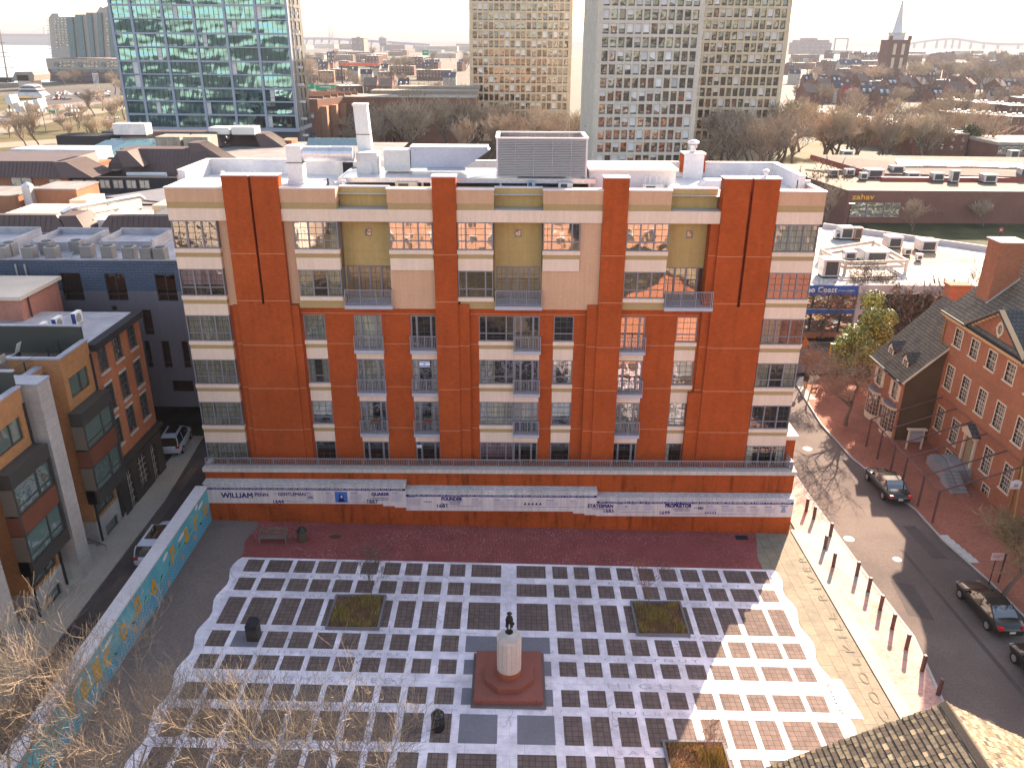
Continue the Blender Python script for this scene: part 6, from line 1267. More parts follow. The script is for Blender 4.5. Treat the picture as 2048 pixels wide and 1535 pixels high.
# steel platform
a = MB(); a.box(-11.2, 5.2, 53.6, 58.2, 23.2, 23.26); b = MB()
for (x0, x1, y0, y1) in ((-11.2, 5.2, 53.5, 53.65), (-11.2, 5.2, 58.2, 58.35), (-11.35, -11.2, 53.5, 58.35), (5.2, 5.35, 53.5, 58.35)): b.box(x0, x1, y0, y1, 23.0, 23.3)
simple('steel_platform', 'long galvanised steel platform carrying the ducts and louvred enclosure on the apartment roof', 'platform', [('grating', a, m_galv), ('beam', b, m_galv)] + [('post', MB().box(x, x + .15, y, y + .15, RZ, 23.0), m_galv) for x in (-11.1, -6, -.9, 4.9) for y in (53.7, 58.0)])
# louvred enclosure
en = thing('louvred_enclosure', 'big grey louvred cooling-unit enclosure standing on the apartment roof platform', 'equipment enclosure', (1.8, 54, 23.3)); q = MB(); X0, X1, Y0e, Y1e, Z0e, Z1e = -1.1, 4.75, 53.6, 57.4, 23.4, 25.75
for x in (X0, X1 - .1): 
    for y in (Y0e, Y1e - .1): q.box(x, x + .1, y, y + .1, Z0e, Z1e)
q.box(X0 - .02, X1 + .02, Y0e - .06, Y0e + .12, Z1e, Z1e + .1); q.box(X0 - .02, X1 + .02, Y1e - .12, Y1e + .06, Z1e, Z1e + .1); q.box(X0 - .06, X0 + .2, Y0e + .12, Y1e - .12, Z1e, Z1e + .1); q.box(X1 - .2, X1 + .06, Y0e + .12, Y1e - .12, Z1e, Z1e + .1); q.build('frame', m_cap, en)
q = MB()
for k in range(22): z = Z0e + .04 + k * .105; q.hexa([(X0 + .1, Y0e - .04, z), (X1 - .1, Y0e - .04, z), (X1 - .1, Y0e + .06, z + .058), (X0 + .1, Y0e + .06, z + .058), (X0 + .1, Y0e - .04, z + .012), (X1 - .1, Y0e - .04, z + .012), (X1 - .1, Y0e + .06, z + .07), (X0 + .1, Y0e + .06, z + .07)])
for x in (X0 + 1.2, X0 + 2.4, X0 + 3.6, X0 + 4.8): q.box(x, x + .02, Y0e - .05, Y0e - .041, Z0e, Z1e)
MB().box(X0 + .12, X1 - .12, Y0e + .12, Y0e + .14, Z0e, Z1e - .02).build('shade_backing', m_dark, en)  # added dark sheet; its black stands in for shade between the slats
q.build('front_louvres', M('louvre_grey', (.52, .48, .48), .5, .05), en); q = MB()
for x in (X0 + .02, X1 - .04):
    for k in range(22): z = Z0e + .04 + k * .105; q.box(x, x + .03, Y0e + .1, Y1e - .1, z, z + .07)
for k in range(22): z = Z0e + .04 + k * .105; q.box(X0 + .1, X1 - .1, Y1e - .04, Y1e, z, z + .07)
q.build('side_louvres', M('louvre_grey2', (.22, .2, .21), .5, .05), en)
cu = thing('cooling_unit', 'cooling unit with three round fans inside the louvred enclosure', 'cooling unit', (1.8, 55.5, 23.3)); q = MB(); q.box(.3, 3.5, 54.6, 56.5, 23.3, 25.3); q.build('casing', m_galv, cu)
for k in range(3):
    q = MB(); q.lathe([(.48, 25.3), (.48, 25.62), (.40, 25.62), (.38, 25.4)], (.85 + k * 1.05, 55.5, 0), 16); q.build('fan_ring', m_cap, cu)
# penthouse
q = MB(); q.box(4.95, 10.6, 54.0, 57.2, RZ, 23.75); r_ = MB(); r_.box(4.9, 10.75, 53.85, 57.35, 23.75, 23.88)
simple('stair_penthouse', 'white flat-roofed stair housing right of the louvred enclosure', 'roof housing', [('wall', q, m_white), ('roof', r_, M('cream_roof', (.78, .72, .64), .7, .05))])
q = MB(); q.box(12.0, 13.4, 58.6, 59.65, RZ, 24.25); r_ = MB(); r_.box(11.9, 13.5, 58.5, 59.75, 24.25, 24.35); s = MB(); s.box(11.85, 11.99, 58.7, 59.6, 23, 24.2); s.box(13.41, 13.55, 58.7, 59.6, 23, 24.2)
simple('rear_chimney', 'white and brick chimney block on the rear parapet of the apartment roof', 'chimney', [('block', q, m_white), ('cap', r_, m_cap), ('brick_side', s, m_brick)])
def cowl(x, y, z, s, lab):
    q = MB(); q.lathe([(.22 * s, 0), (.22 * s, .3 * s), (.30 * s, .32 * s), (.30 * s, .5 * s), (.2 * s, .52 * s)], (x, y, z), 14); r_ = MB(); r_.lathe([(.2 * s, .52 * s), (.42 * s, .6 * s), (.40 * s, .72 * s), (.2 * s, .82 * s), (.05, .86 * s)], (x, y, z), 16)
    simple('vent_cowl', lab, 'vent', [('stem', q, m_galv), ('cap', r_, m_cap)], loc=(x, y, z))
cowl(12.65, 59.1, 24.35, 1.0, 'round metal vent cowl on top of the rear chimney block'); cowl(15.6, 51.2, 23.9, .5, 'small metal vent on the right-hand brick pier of the apartment roof')
q = MB(); q.tube([(-18.9, 53.8, RZ), (-18.9, 53.8, 23.6)], .13, 10); r_ = MB(); r_.box(-19.1, -18.7, 53.6, 54.0, RZ, RZ + .1); simple('vent_pipe', 'upright pale vent pipe at the left end of the apartment roof', 'pipe', [('pipe', q, m_pd), ('base', r_, m_dark)])
q = MB(); q.lathe([(.4, 0), (.4, .2), (.28, .35), (.28, .45)], (-13.0 + 1.2, 53.2, RZ), 14); simple('roof_vent', 'squat white vent in front of the square duct', 'vent', [('hood', q, m_white)])
q = MB(); q.lathe([(.26, 0), (.26, .3), (.36, .35), (.3, .5)], (-15.9 + 4, 52.6, RZ), 14)
for i, (x, y, lab) in enumerate(((-17.2, 55.5, 'small white dome vent between the two left brick piers'), (-11.9, 52.9, 'thin dark pipe vent near the front parapet'))):
    q = MB(); (q.lathe([(.3, 0), (.3, .3), (.15, .5)], (x, y, RZ), 12) if i == 0 else q.tube([(x, y, RZ), (x, y, RZ + .7)], .05, 6)); simple('roof_vent', lab, 'vent', [('pipe', q, m_white if i == 0 else m_dark)])
for i, (x, y, w_, d_, h_, m, lab) in enumerate(((-12.2, 58.2, 1.6, .6, .95, m_pd, 'outdoor unit with dark fan grille against the rear parapet'), (-5.3, 52.6, .9, .5, .5, m_white, 'small white unit beside the second brick pier top'), (-7.6, 53.0, 1.4, .8, .35, m_beigemetal, 'low beige unit under the steel platform'), (2.9, 52.6, .9, .6, .45, m_white, 'white unit at the front below the louvred enclosure'), (.9, 52.8, .5, .4, .5, m_bduct, 'blue-grey box at the front below the louvred enclosure'), (8.3, 52.6, 1.3, .7, .35, m_pd, 'pale low unit in front of the stair housing'), (9.9, 52.9, .8, .6, .3, m_pd, 'small pale unit right of the stair housing front'))):
    q = MB(); q.box(x, x + w_, y, y + d_, RZ + .1, RZ + .1 + h_); f = MB(); f.box(x + w_ * .15, x + w_ * .6, y - .02, y - .001, RZ + .15, RZ + .05 + h_); g = MB(); g.box(x + .05, x + w_ - .05, y + .05, y + d_ - .05, RZ, RZ + .1); simple('rooftop_unit', lab, 'rooftop unit', [('casing', q, m), ('grille', f, m_condt if i else m_dark), ('base', g, m_dark)])
q = MB()
for x in (8.5, 8.8, 9.2, 9.5): q.tube([(x, 53.2, RZ), (x, 53.2, RZ + .9), (x + .1, 53.2, RZ + .95)], .04, 5)
simple('vent_pipes', 'cluster of thin white vent pipes in front of the stair housing', 'pipes', [('pipe', q, m_white)])
q = MB(); q.hexa([(12.4, 54.5, RZ), (14.8, 54.5, RZ), (14.8, 56, RZ), (12.4, 56, RZ), (12.8, 54.8, RZ + .45), (14.4, 54.8, RZ + .45), (14.4, 55.7, RZ + .45), (12.8, 55.7, RZ + .45)]); simple('skylight', 'low white skylight hatch on the right part of the apartment roof', 'skylight', [('hatch', q, m_white)])
q = MB(); q.tube([(-10.9, 52.9, RZ), (-10.9, 52.9, RZ + .5)], .16, 10); q.lathe([(.2, 0), (.16, .12)], (-10.9, 52.9, RZ + .5), 10); simple('pump', 'upright grey pump cylinder at the left end of the steel platform', 'pump', [('cylinder', q, m_galv)])
# ================= hotel with brown mansards behind the blue building =================
m_man = M('brown_standing_seam', (.085, .052, .048), .6, .1, 1); m_manl = M('brown_standing_seam_ribs', (.065, .042, .04), .6, .1)
m_hb = BR('hotel_brick', (.34, .14, .075), (.29, .115, .06), (.3, .18, .12), var=.12); m_gr = M('gravel_roof', (.22, .20, .20), .9, .15, 1, col2=(.24, .225, .22), sc2=.3)
def mansard(mb, ribs, x0, x1, y, z0, z1, d, cl=0, cr=0, back=0, rib=True):
    """slope facing the camera, leaning back by d, clipped ends lean by cl/cr; optional back thickness"""
    A, B, C, D = (x0, y, z0), (x1, y, z0), (x1 - cr, y + d, z1), (x0 + cl, y + d, z1); bk = back or d
    mb.hexa([A, B, (x1, y + d + bk, z0), (x0, y + d + bk, z0), D, C, (x1 - cr, y + d + bk - .01, z1), (x0 + cl, y + d + bk - .01, z1)])
    if rib:
        n = int((x1 - x0) / .6)
        for k in range(1, n):
            x = x0 + k * .6
            if x < x0 + cl or x > x1 - cr: continue
            ribs.hexa([(x - .03, y - .04, z0), (x + .03, y - .04, z0), (x + .03, y, z0), (x - .03, y, z0), (x - .03, y + d - .04, z1 + .02), (x + .03, y + d - .04, z1 + .02), (x + .03, y + d, z1), (x - .03, y + d, z1)])
HT = thing('hotel', 'sprawling low hotel with brown metal mansards and brick walls filling the left background', 'hotel', (-60, 110, 0))
w_ = MB(); w_.box(-90, -22, 90, 92, -.5, 10.9); w_.box(-90, -70.5, 130.5, 146, -.5, 12.0, 0); w_.box(-60, -22, 92, 93, -.5, 10); w_.build('brick_wall', m_hb, HT)
for (nm, x0, x1, y, z0, z1, d, cl, cr, bk) in (('mansard', -90, -50.6, 91.5, 10.9, 12.85, 1.2, 0, 1.7, 1.0), ('mansard', -47.6, -22, 91.5, 10.9, 12.85, 1.2, 1.3, 0, 1.0), ('mansard', -95, -71.0, 129.5, 11.3, 13.6, 1.6, 0, .6, 12), ('mansard', -68.6, -50.6, 139.5, 10.0, 12.2, .6, .4, .5, 5), ('mansard', -68.2, -51.0, 140.2, 12.2, 14.3, 1.8, 1.5, 1.5, 4), ('mansard', -82, -57, 164, 12.2, 14.7, 1.5, 1.2, 1.5, 4), ('mansard', -57, -49.5, 168, 12.0, 14.0, 1.5, 0, 0, 4)):
    a = MB(); r_ = MB(); mansard(a, r_, x0, x1, y, z0, z1, d, cl, cr, bk); mo = a.build(nm, m_man, HT); r_.build('seam_ribs', m_manl, mo)
for (x0, y0, x1, y1, z0, z1) in ((-50.6, 91.5, -48.6, 91.5 + 4.5, 10.9, 12.85), (-71.0, 129.5, -66.2, 137, 11.3, 13.6), (-64.5, 137, -61.3, 143, 12.0, 14.4), (-54, 141, -48, 146, 12, 15.3), (-50.2, 166, -45.6, 172, 11.8, 14.3), (-41, 100, -38.4, 104, 12.2, 14.2)):
    a = MB(); a.hexa([(x0 + .01, y0, z0), (x1, y0 + .3, z0), (x1, y1, z0), (x0 + .01, y1, z0), (x0 + .01 - 1.2, y0 + .8, z1), (x0 + .6, y0 + 1.1, z1), (x0 + .6, y1, z1), (x0 + .01 - 1.2, y1, z1)]); r_ = MB()
    n = 12
    for k in range(n + 1): 
        t_ = k / n; p = Vector((x1, y0 + .3, z0)).lerp(Vector((x1, y1, z0)), t_); q_ = Vector((x0 + .6, y0 + 1.1, z1)).lerp(Vector((x0 + .6, y1, z1)), t_); r_.tube([p + Vector((.02, 0, .02)), q_ + Vector((.02, 0, .02))], .035, 4)
    mo = a.build('mansard', m_man, HT); r_.build('seam_ribs', m_manl, mo)
rr = MB(); rr.poly([(-90, 93, 10.4), (-22, 93, 10.4), (-22, 112, 10.4), (-90, 112, 10.4)]); rr.poly([(-90, 112, 8.6), (-22, 112, 8.6), (-22, 139, 8.6), (-90, 139, 8.6)]); rr.poly([(-68, 146, 11.8), (-22, 146, 11.8), (-22, 176, 11.8), (-68, 176, 11.8)]); rr.poly([(-95, 138, 11.2), (-66, 138, 11.2), (-66, 164, 11.2), (-95, 164, 11.2)]); rr.build('flat_roof', m_gr, HT)
a = MB(); a.box(-66, -22, 112, 112.2, 5, 10.6); a.box(-71.2, -50, 131, 132, 6, 11.2); a.build('dark_fascia', m_dark, HT)
# lower slanted flat roofs seen between (grey)
a = MB(); a.prism([(-58, 116, 10.6), (-36, 108, 10.6), (-22, 120, 10.6), (-46, 133, 10.6)], (0, 0, .25)); a.prism([(-52, 98, 10.7), (-24, 98, 10.7), (-24, 107, 10.7), (-36, 110, 10.7)], (0, 0, .3)); a.build('grey_roof', M('grey_blue_roof', (.14, .14, .16), .7, .15, .6), HT)
for k, (x0, x1, y, z0, z1) in enumerate([(-80.5 + i * 2.0, -79 + i * 2.0, 130.3, 8.9, 11.1) for i in range(0)] + [(-88, -84, 130.4, 9, 11), (-79.5, -76.2, 130.4, 9.2, 11.2), (-73.5, -71.5, 130.4, 9.0, 11.0)]):
    window(FY(y), x0, x1, z0, z1, HT, d=.08, lights=[0, .5, 1], grid=(1, 1, 1), back=None, glass=m_mg)
for k in range(6): window(FY(131.0), -70 + k * 2.1, -68.4 + k * 2.1, 9.5, 10.8, HT, d=.08, lights=[0, .5, 1], grid=(1, 1, 1), back=None, glass=m_mg)
# brick blocks and equipment on the hotel roof
def onroof(name, lab, cat, x0, x1, y0, y1, z0, z1, m, ribs=0, grp=None):
    a = MB(); a.box(x0, x1, y0, y1, z0, z1); P = [('casing', a, m)]
    if ribs:
        if x1 - x0 > y1 - y0:
            for k in range(1, ribs): x = x0 + (x1 - x0) * k / ribs; P.append(('seam', MB().box(x - .04, x + .04, y0 - .04, y1 + .04, z0, z1 + .05), m_cap))
        else:
            for k in range(1, ribs): y = y0 + (y1 - y0) * k / ribs; P.append(('seam', MB().box(x0 - .04, x1 + .04, y - .04, y + .04, z0, z1 + .05), m_cap))
    c = MB(); c.box(x0 + .1, x1 - .1, y0 + .1, y1 - .1, z0 - .3, z0); P.append(('curb', c, m_dark)); return simple(name, lab, cat, P, grp)
onroof('rooftop_duct', 'big cream ribbed duct box at the left edge of the hotel roof', 'duct', -59.5, -53, 94, 101, 10.7, 12.6, m_beigemetal, 5)
onroof('rooftop_duct', 'long cream ribbed duct running back over the hotel roof beside the round pipe', 'duct', -51.5, -49.2, 95, 108, 10.9, 12.0, m_beigemetal, 10)
onroof('rooftop_duct', 'shorter white ribbed duct right of the long cream one', 'duct', -48.6, -46.8, 94.5, 101, 11.0, 12.0, m_white, 6)
onroof('rooftop_duct', 'cream ribbed duct housing next to the apartment building corner', 'duct', -41.8, -38.6, 94.5, 101, 10.9, 12.7, m_beigemetal, 6)
onroof('rooftop_duct', 'low grey duct end in front of the right cream housing', 'duct', -43.6, -41.5, 94.2, 96, 10.8, 11.8, m_galv, 2)
onroof('rooftop_duct', 'flat cream deck unit at the far right of the hotel equipment', 'duct', -40, -34, 103, 106, 11.2, 12.4, m_beigemetal, 3)
q = MB(); q.tube([(-52.5, 94.5, 11.0), (-52.5, 94.5, 12.8), (-52, 95.5, 13.1), (-47.5, 104, 13.1), (-47.3, 104.5, 12.6)], .3, 12); simple('round_duct', 'fat silver round pipe crossing the hotel roof equipment', 'duct', [('pipe', q, m_galv)])
for k_, (x_, y_, l_) in enumerate(((-45.8, 96, 'a'), (-44.6, 103, 'b'), (-37.5, 96, 'c'), (-55.5, 104, 'd'))):
    onroof('rooftop_duct', ('short cream duct section between the white ribbed duct and the right housing', 'rusty cream duct section behind the white ribbed duct', 'cream ribbed box half hidden by the apartment building corner', 'pale ribbed duct behind the big cream box at left')[k_], 'duct', x_ - 1.1, x_ + 1.1, y_, y_ + 5, 10.9, 11.9 + .2 * k_, m_beigemetal, 5)
q = MB(); q.box(-62, -56.5, 106, 112, 9, 13.4); r_ = MB(); r_.box(-62.1, -56.4, 105.9, 112.1, 13.4, 13.6); simple('brick_roof_block', 'orange brick plant block on the hotel roof left of the round pipe', 'roof block', [('brick_wall', q, m_hb), ('cap', r_, m_gr)])
q = MB(); q.box(-70, -63.5, 104, 111, 9, 12.9); r_ = MB(); r_.box(-70.1, -63.4, 103.9, 111.1, 12.9, 13.05); simple('brick_roof_block', 'lower brick plant block at the left edge of the hotel roof', 'roof block', [('brick_wall', q, m_hb), ('cap', r_, m_gr)])
q = MB(); q.box(-62.9, -61.9, 105, 106, 9, 14); q.lathe([(.7, 0), (.6, .2), (.1, .5)], (-62.4, 105.5, 14), 10); simple('vent_chimney', 'small metal chimney with conical cap between the brick plant blocks', 'vent', [('stack', q, m_galv)])
onroof('cooling_tower', 'left of two weathered grey concrete cooling boxes on the hotel roof', 'cooling tower', -64.0, -59.6, 150, 155, 12.2, 15.4, M('weathered_concrete', (.36, .33, .28), .9, .2, 1, streak=.3), 2)
onroof('cooling_tower', 'right of two weathered grey concrete cooling boxes on the hotel roof', 'cooling tower', -59.0, -54.6, 150, 155, 12.2, 15.4, bpy.data.materials['weathered_concrete'], 2)
onroof('rooftop_unit', 'white angular unit on the hotel roof at the foot of the glass tower left corner', 'rooftop unit', -76.2, -70, 160.5, 163.5, 14.6, 16.6, m_white, 3)
onroof('rooftop_unit', 'flat white unit on the hotel roof under the glass tower', 'rooftop unit', -60, -56, 166, 170, 14.2, 15.5, m_white, 3)
onroof('rooftop_unit', 'long pale unit on the hotel roof under the glass tower right half', 'rooftop unit', -55.5, -51, 166, 170, 14.2, 15.6, m_pd, 4)
onroof('roof_garden_box', 'long white flat-topped box at the left edge behind the hotel mansard', 'roof box', -88, -73, 146, 152, 11.6, 13.6, m_white)
onroof('black_screen_box', 'black screened plant box behind the long white box', 'roof box', -86, -76, 158, 163, 11.6, 14.6, m_dark)
onroof('brick_roof_block', 'sunlit orange brick block at the right end of the hotel by the glass tower foot', 'roof block', -47.5, -45.2, 171, 176, 8, 12.6, m_hb)
q = MB(); q.tube([(-64, 137.0, 10.8), (-57.5, 137.0, 10.8)], .35, 10); simple('pale_pipe', 'short pale horizontal pipe at the foot of the big mansard', 'pipe', [('pipe', q, m_pd)])
# skybridge-like teal glazed roof
q = MB(); q.prism([(-80, 150, 11.8), (-62, 150, 11.8), (-66, 158, 14.2), (-76, 158, 14.2)], (0, .3, 0)); simple('teal_skylight', 'teal glazed sloping skylight behind the big brown mansard', 'skylight', [('glazing', q, GL('teal_glazing', opaque=(.03, .12, .11), refl=.3))])
q = MB(); q.prism([(-30, 170, 11.8), (-42, 170, 11.8), (-42, 172, 13), (-30, 172, 13)], (0, .3, 0)); simple('teal_skylight', 'narrow teal skylight strip beside the sunlit brick block', 'skylight', [('glazing', q, bpy.data.materials['teal_glazing'])])

# ================= glass tower =================
m_tg = GL('teal_tower_glass', opaque=(.015, .05, .065), refl=.46, wav=.45, wsc=.10, rcol=(.34, .60, .66), rnd=.5, st=(.7, 1, 1.6)); m_tf = M('blue_grey_mullion', (.30, .34, .44), .5, .05); m_tfd = M('dark_spandrel', (.05, .06, .075), .5)
GTW = thing('glass_tower', 'tall teal glass office-like tower with blue-grey grid rising above the hotel at upper left', 'tower', (-76, 216, 0)); ang = R_(-2.0); F = Fr((-97.6, 215, 0), (math.cos(ang), math.sin(ang), 0), (math.sin(ang), -math.cos(ang), 0)); Wt = 43.0
q = MB(); q.fbox(F, .3, Wt - .3, 0, 10.4, -13, -1.5); q.build('podium', M('dark_podium', (.07, .075, .10), .6, .1), GTW)
q = MB(); q.fbox(F, .15, Wt - .15, 10.4, 90, -13, -.6); q.build('core', m_tfd, GTW)
q = MB(); q.fbox(F, -.1, Wt + .1, 10.0, 10.9, -13.2, .25)
edges = [0] + [5.0 + 7.6 * k for k in range(5)] + [Wt]
for u in edges: q.fbox(F, u - .3, u + .3, 10.9, 62, -.5, .28)
FZ = [10.9 + 3.13 * k for k in range(17)]
for k, z in enumerate(FZ[1:]): q.fbox(F, .3, Wt - .3, z - (.32 if k % 2 == 0 else .18), z + (.1 if k % 2 == 0 else .12), -.5, .2)
q.build('mullion_grid', m_tf, GTW)
r = random.Random(9); cnt = 0
rest = MB(); restm = MB()
for k in range(len(FZ) - 1):
    for i in range(6):
        u0, u1 = edges[i] + .3, edges[i + 1] - .3; z0, z1 = FZ[k] + .12, FZ[k + 1] - .3; sp = r.uniform(-.05, .05); n = 3 if i == 0 else 6
        tgt = MB(); tm = MB()
        for j in range(n):
            a, c = u0 + (u1 - u0) * j / n, u0 + (u1 - u0) * (j + 1) / n; t1, t2 = r.uniform(-.035, .035), r.uniform(-.035, .035)
            tgt.poly([F(a, z0, -.1 + t1), F(c, z0, -.1 - t1), F(c, z1, -.1 + t2), F(a, z1, -.1 - t2 * .5)], 1 if r.random() < .02 else 0); tm.fbox(F, c - .035, c + .035, z0, z1, -.1, 0)
            if j in (1, 4): tm.fbox(F, a, c, z0 + .8, z0 + .86, -.1, .0)
        if cnt < 100: cnt += 1; w0 = tgt.build('window', [m_tg, m_white], GTW); tm.build('glazing_bars', m_tfd, w0)
        
q = MB(); FS = lambda u, z, d: F(Wt + d, z, -u)
q.wall(FS, .3, 13, 10.4, 62, [(1 + 3.4 * i, 3.6 + 3.4 * i, FZ[k] + .4, FZ[k + 1] - .3) for i in range(3) for k in range(15)], reveal=.3); q.build('side_wall', m_tfd, GTW)
# hoist mast at the corner
t = thing('hoist_mast', 'thin lattice hoist mast running up the right corner of the glass tower', 'mast', (-53.4, 213, 0)); q = MB()
for dx in (0, .7): 
    for dy in (0, .7): q.tube([(-53.6 + dx, 212.5 + dy, 0), (-53.6 + dx, 212.5 + dy, 62)], .05, 4)
z = 1
while z < 61: q.tube([(-53.6, 212.5, z), (-52.9, 212.5, z + 1)], .05, 4); q.tube([(-52.9, 212.5, z + 1), (-53.6, 212.5, z + 2)], .05, 4); z += 2
q.build('lattice', M('grey_lattice', (.3, .3, .3)), t); q = MB()
for z in range(5, 60, 4): q.box(-53.3, -51.9, 212.9, 213.4, z, z + .5)
q.build('ties', m_white, t)
# ================= concrete grid towers =================
m_cc = M('warm_concrete_grid', (.62, .53, .40), .9, .08, .3, streak=.08); m_cc2 = M('pale_concrete_grid', (.60, .54, .47), .9, .08, .3, streak=.08)
WT = []
tint = [('dark', (.035, .03, .028), .14, None), ('blind', (.62, .64, .66), .12, 1), ('half', (.03, .03, .03), .15, .5), ('gold_reflect', (.075, .045, .018), .2, None), ('rust', (.09, .03, .014), .12, None), ('curtain', (.30, .27, .22), .12, 1), ('dim', (.05, .045, .04), .22, .25)]  # the gold entry puts golden reflections into the pane colour
tmats = {}
for nm, c, rf, bl in tint: tmats[nm] = GL('tower_glass_' + nm, opaque=c, refl=rf, wav=.12, wsc=.35, rcol=(.8, .85, .9))
m_blk = M('tower_blind', (.66, .67, .70), .8, .1, 1, rnd=.25)
def tower(name, lab, O, ang, bays, bw, z0, nf, fh, ztop, depth, mat, wmix, seed, sidewall=True):
    t = thing(name, lab, 'tower', (O[0], O[1], 0)); F = Fr((O[0], O[1], 0), (math.cos(ang), math.sin(ang), 0), (math.sin(ang), -math.cos(ang), 0)); e = bw * .55; W = bays * bw + 2 * e; mw_ = bw * .12; r = random.Random(seed)
    holes = [(e + i * bw + mw_, e + (i + 1) * bw - mw_, z0 + k * fh + fh * .1, z0 + (k + 1) * fh - fh * .14) for k in range(nf) for i in range(bays)]
    q = MB(); q.wall(F, 0, W, -.5, ztop, holes, reveal=.55)
    q.fbox(F, .01, W - .01, -.5, ztop, -depth, -.6); q.poly([F(0, -.5, 0), F(0, ztop, 0), F(0, ztop, -.6), F(0, -.5, -.6)]); q.poly([F(W, -.5, 0), F(W, ztop, 0), F(W, ztop, -.6), F(W, -.5, -.6)]); q.build('concrete_grid', mat, t)
    s = MB()
    for k in range(nf + 1): s.fbox(F, -.05, -.0, z0 + k * fh - .12, z0 + k * fh + .12, -depth + .5, -.5)
    for j in range(1, 5): s.fbox(F, -.04, -.001, 0, ztop, -depth * j / 5 - .05, -depth * j / 5 + .05)
    s.build('side_joint', mat, t)
    prot = {}
    cnt = 0; rest = MB(); names = list(tmats); order = sorted(range(len(holes)), key=lambda i: -holes[i][3])
    d0 = -.42
    for n_, idx in enumerate(order):
        a, b_, c_, d_ = holes[idx]; k = idx // bays; i = idx % bays
        nm = r.choices(names, wmix(k / nf, i / bays))[0]; bl = [x for x in tint if x[0] == nm][0][3]
        tg = rest if n_ >= 100 else MB(); o_ = len(tg.f)
        tg.poly([F(a, c_, d0 + r.uniform(-.03, .03)), F(b_, c_, d0), F(b_, d_, d0 + r.uniform(-.03, .03)), F(a, d_, d0)], names.index(nm))
        if bl: tg.poly([F(a + .03, d_ - (d_ - c_) * (bl if bl < 1 else r.choice((.8, .86, .9, .55))), d0 + .05), F(b_ - .03, d_ - (d_ - c_) * (bl if bl < 1 else .82), d0 + .05), F(b_ - .03, d_, d0 + .05), F(a + .03, d_, d0 + .05)], len(names))
        tg.fbox(F, a, b_, c_, c_ + (d_ - c_) * .13, d0 + .02, d0 + .12, len(names) + 1)
        if n_ < 100: tg.build('window', [tmats[x] for x in names] + [m_blk, m_tfd], t)
    if rest.f: rest.build('window', [tmats[x] for x in names] + [m_blk, m_tfd], t)['kind'] = 'stuff'
    return t
wm = lambda fz, fx: (6 + 2 * (fz < .3), .6 + 3 * (fz > .5) * (fx < .6), 1.5, 2 + 2 * (fz < .6), 3 * (.3 < fz < .55), 1, 2)
wm2 = lambda fz, fx: (7, 1.5, 2, 2 + 2 * (fx > .6), .6, 1, 1.5)
tower('concrete_tower', 'slab tower with warm beige concrete window grid in the upper middle', (-14.7, 288), 0, 18, 1.76, 4.5, 16, 2.75, 68, 18, m_cc, wm, 1)
tower('concrete_tower', 'pale grey concrete window-grid tower standing in front of its twin at upper right', (17.9, 191), R_(4), 12, 1.78, 5.2, 14, 2.76, 96, 20, m_cc2, wm2, 2)
tower('concrete_tower', 'beige concrete window-grid tower half hidden behind the pale grey one', (47.0, 231), R_(2), 13, 1.78, 4, 17, 2.77, 116, 20, m_cc, wm2, 3)  # unseen top raised so the tower keeps sun off the alley
# ================= restaurant building with blue banner =================
RB = thing('restaurant_building', 'two-storey glazed building with sunlit white roof and blue Positano Coast banner behind the shop', 'building', (46, 95, 0)); F = FY(89.0)
m_wroof = M('sunlit_white_roof', (.48, .43, .39), .8, .14, 1.2, col2=(.58, .54, .51), sc2=.5); m_pw = M('pinkish_white_fascia', (.50, .44, .44), .8, .08)
q = MB(); q.prism([(27, 89.05, 6.1), (53, 89.05, 6.1), (66, 103, 6.1), (46, 120, 6.1), (27, 120, 6.1)], (0, 0, .12)); q.build('roof', m_wroof, RB)
q = MB(); q.fbox(F, 27, 53.2, 5.3, 6.35, -.3, .25); q.fbox(F, 27, 52, 2.95, 3.5, -.2, .3); 
for u in (27.5, 39.2, 51.2): q.fbox(F, u, u + .45, 0, 6.35, -.2, .32)
q.build('fascia', m_pw, RB); q = MB(); q.prism([(27, 89.6, 0), (53, 89.6, 0), (65.5, 103, 0), (46, 119.5, 0), (27, 119.5, 0)], (0, 0, 6.0)); q.build('wall', m_gbrick, RB)
q = MB(); q.box(51.65, 56, 88.9, 89.5, 0, 6.3); q.build('brick_end', m_gbrick, RB)
for k in range(7):
    a = 27.6 + k * 3.4
    if a + 3.3 > 51.2: break
    window(F, a, a + 3.3, 3.55, 5.25, RB, d=-.02, lights=[0, .5, 1], grid=(1, 1, 1), back=None, frame=m_mw, glass=GL('bronze_glass', opaque=(.12, .08, .05), refl=.4, wav=.5) if 'bronze_glass' not in bpy.data.materials else bpy.data.materials['bronze_glass']); window(F, a, a + 3.3, .7, 2.9, RB, d=-.02, lights=[0, .5, 1], grid=(1, 1, 1), back=None, frame=m_mw, glass=bpy.data.materials['bronze_glass'])
q = MB(); q.fbox(F, 27, 52, 0, .65, -.1, .35); q.build('plinth', m_gbrick, RB)
q = MB(); q.fbox(F, 27.5, 39.1, 5.2, 6.32, .26, .36); bn = q.build('banner', M('blue_banner', (.02, .09, .36), .6, .05), RB); q = MB(); put_text(q, 'Positano Coast', (31.1, 88.63, 5.5), (1, 0, 0), (0, 0, 1), .62, 5.6, bold=.035); put_text(q, 'BY ALDO LAMBERTI', (36.9, 88.63, 5.62), (1, 0, 0), (0, 0, 1), .18, 1.8); q.build('lettering', M('white_lettering', (.75, .75, .75)), bn); q = MB(); q.fbox(F, 27.5, 39.1, 3.0, 3.45, .31, .4); q.build('lower_banner', bpy.data.materials['blue_banner'], RB)
q = MB(); q.prism([(66, 103, 6.2), (46, 120, 6.2), (46.2, 120.3, 6.2), (66.2, 103.3, 6.2)], (0, 0, .7)); q.build('rear_parapet', m_pw, RB)
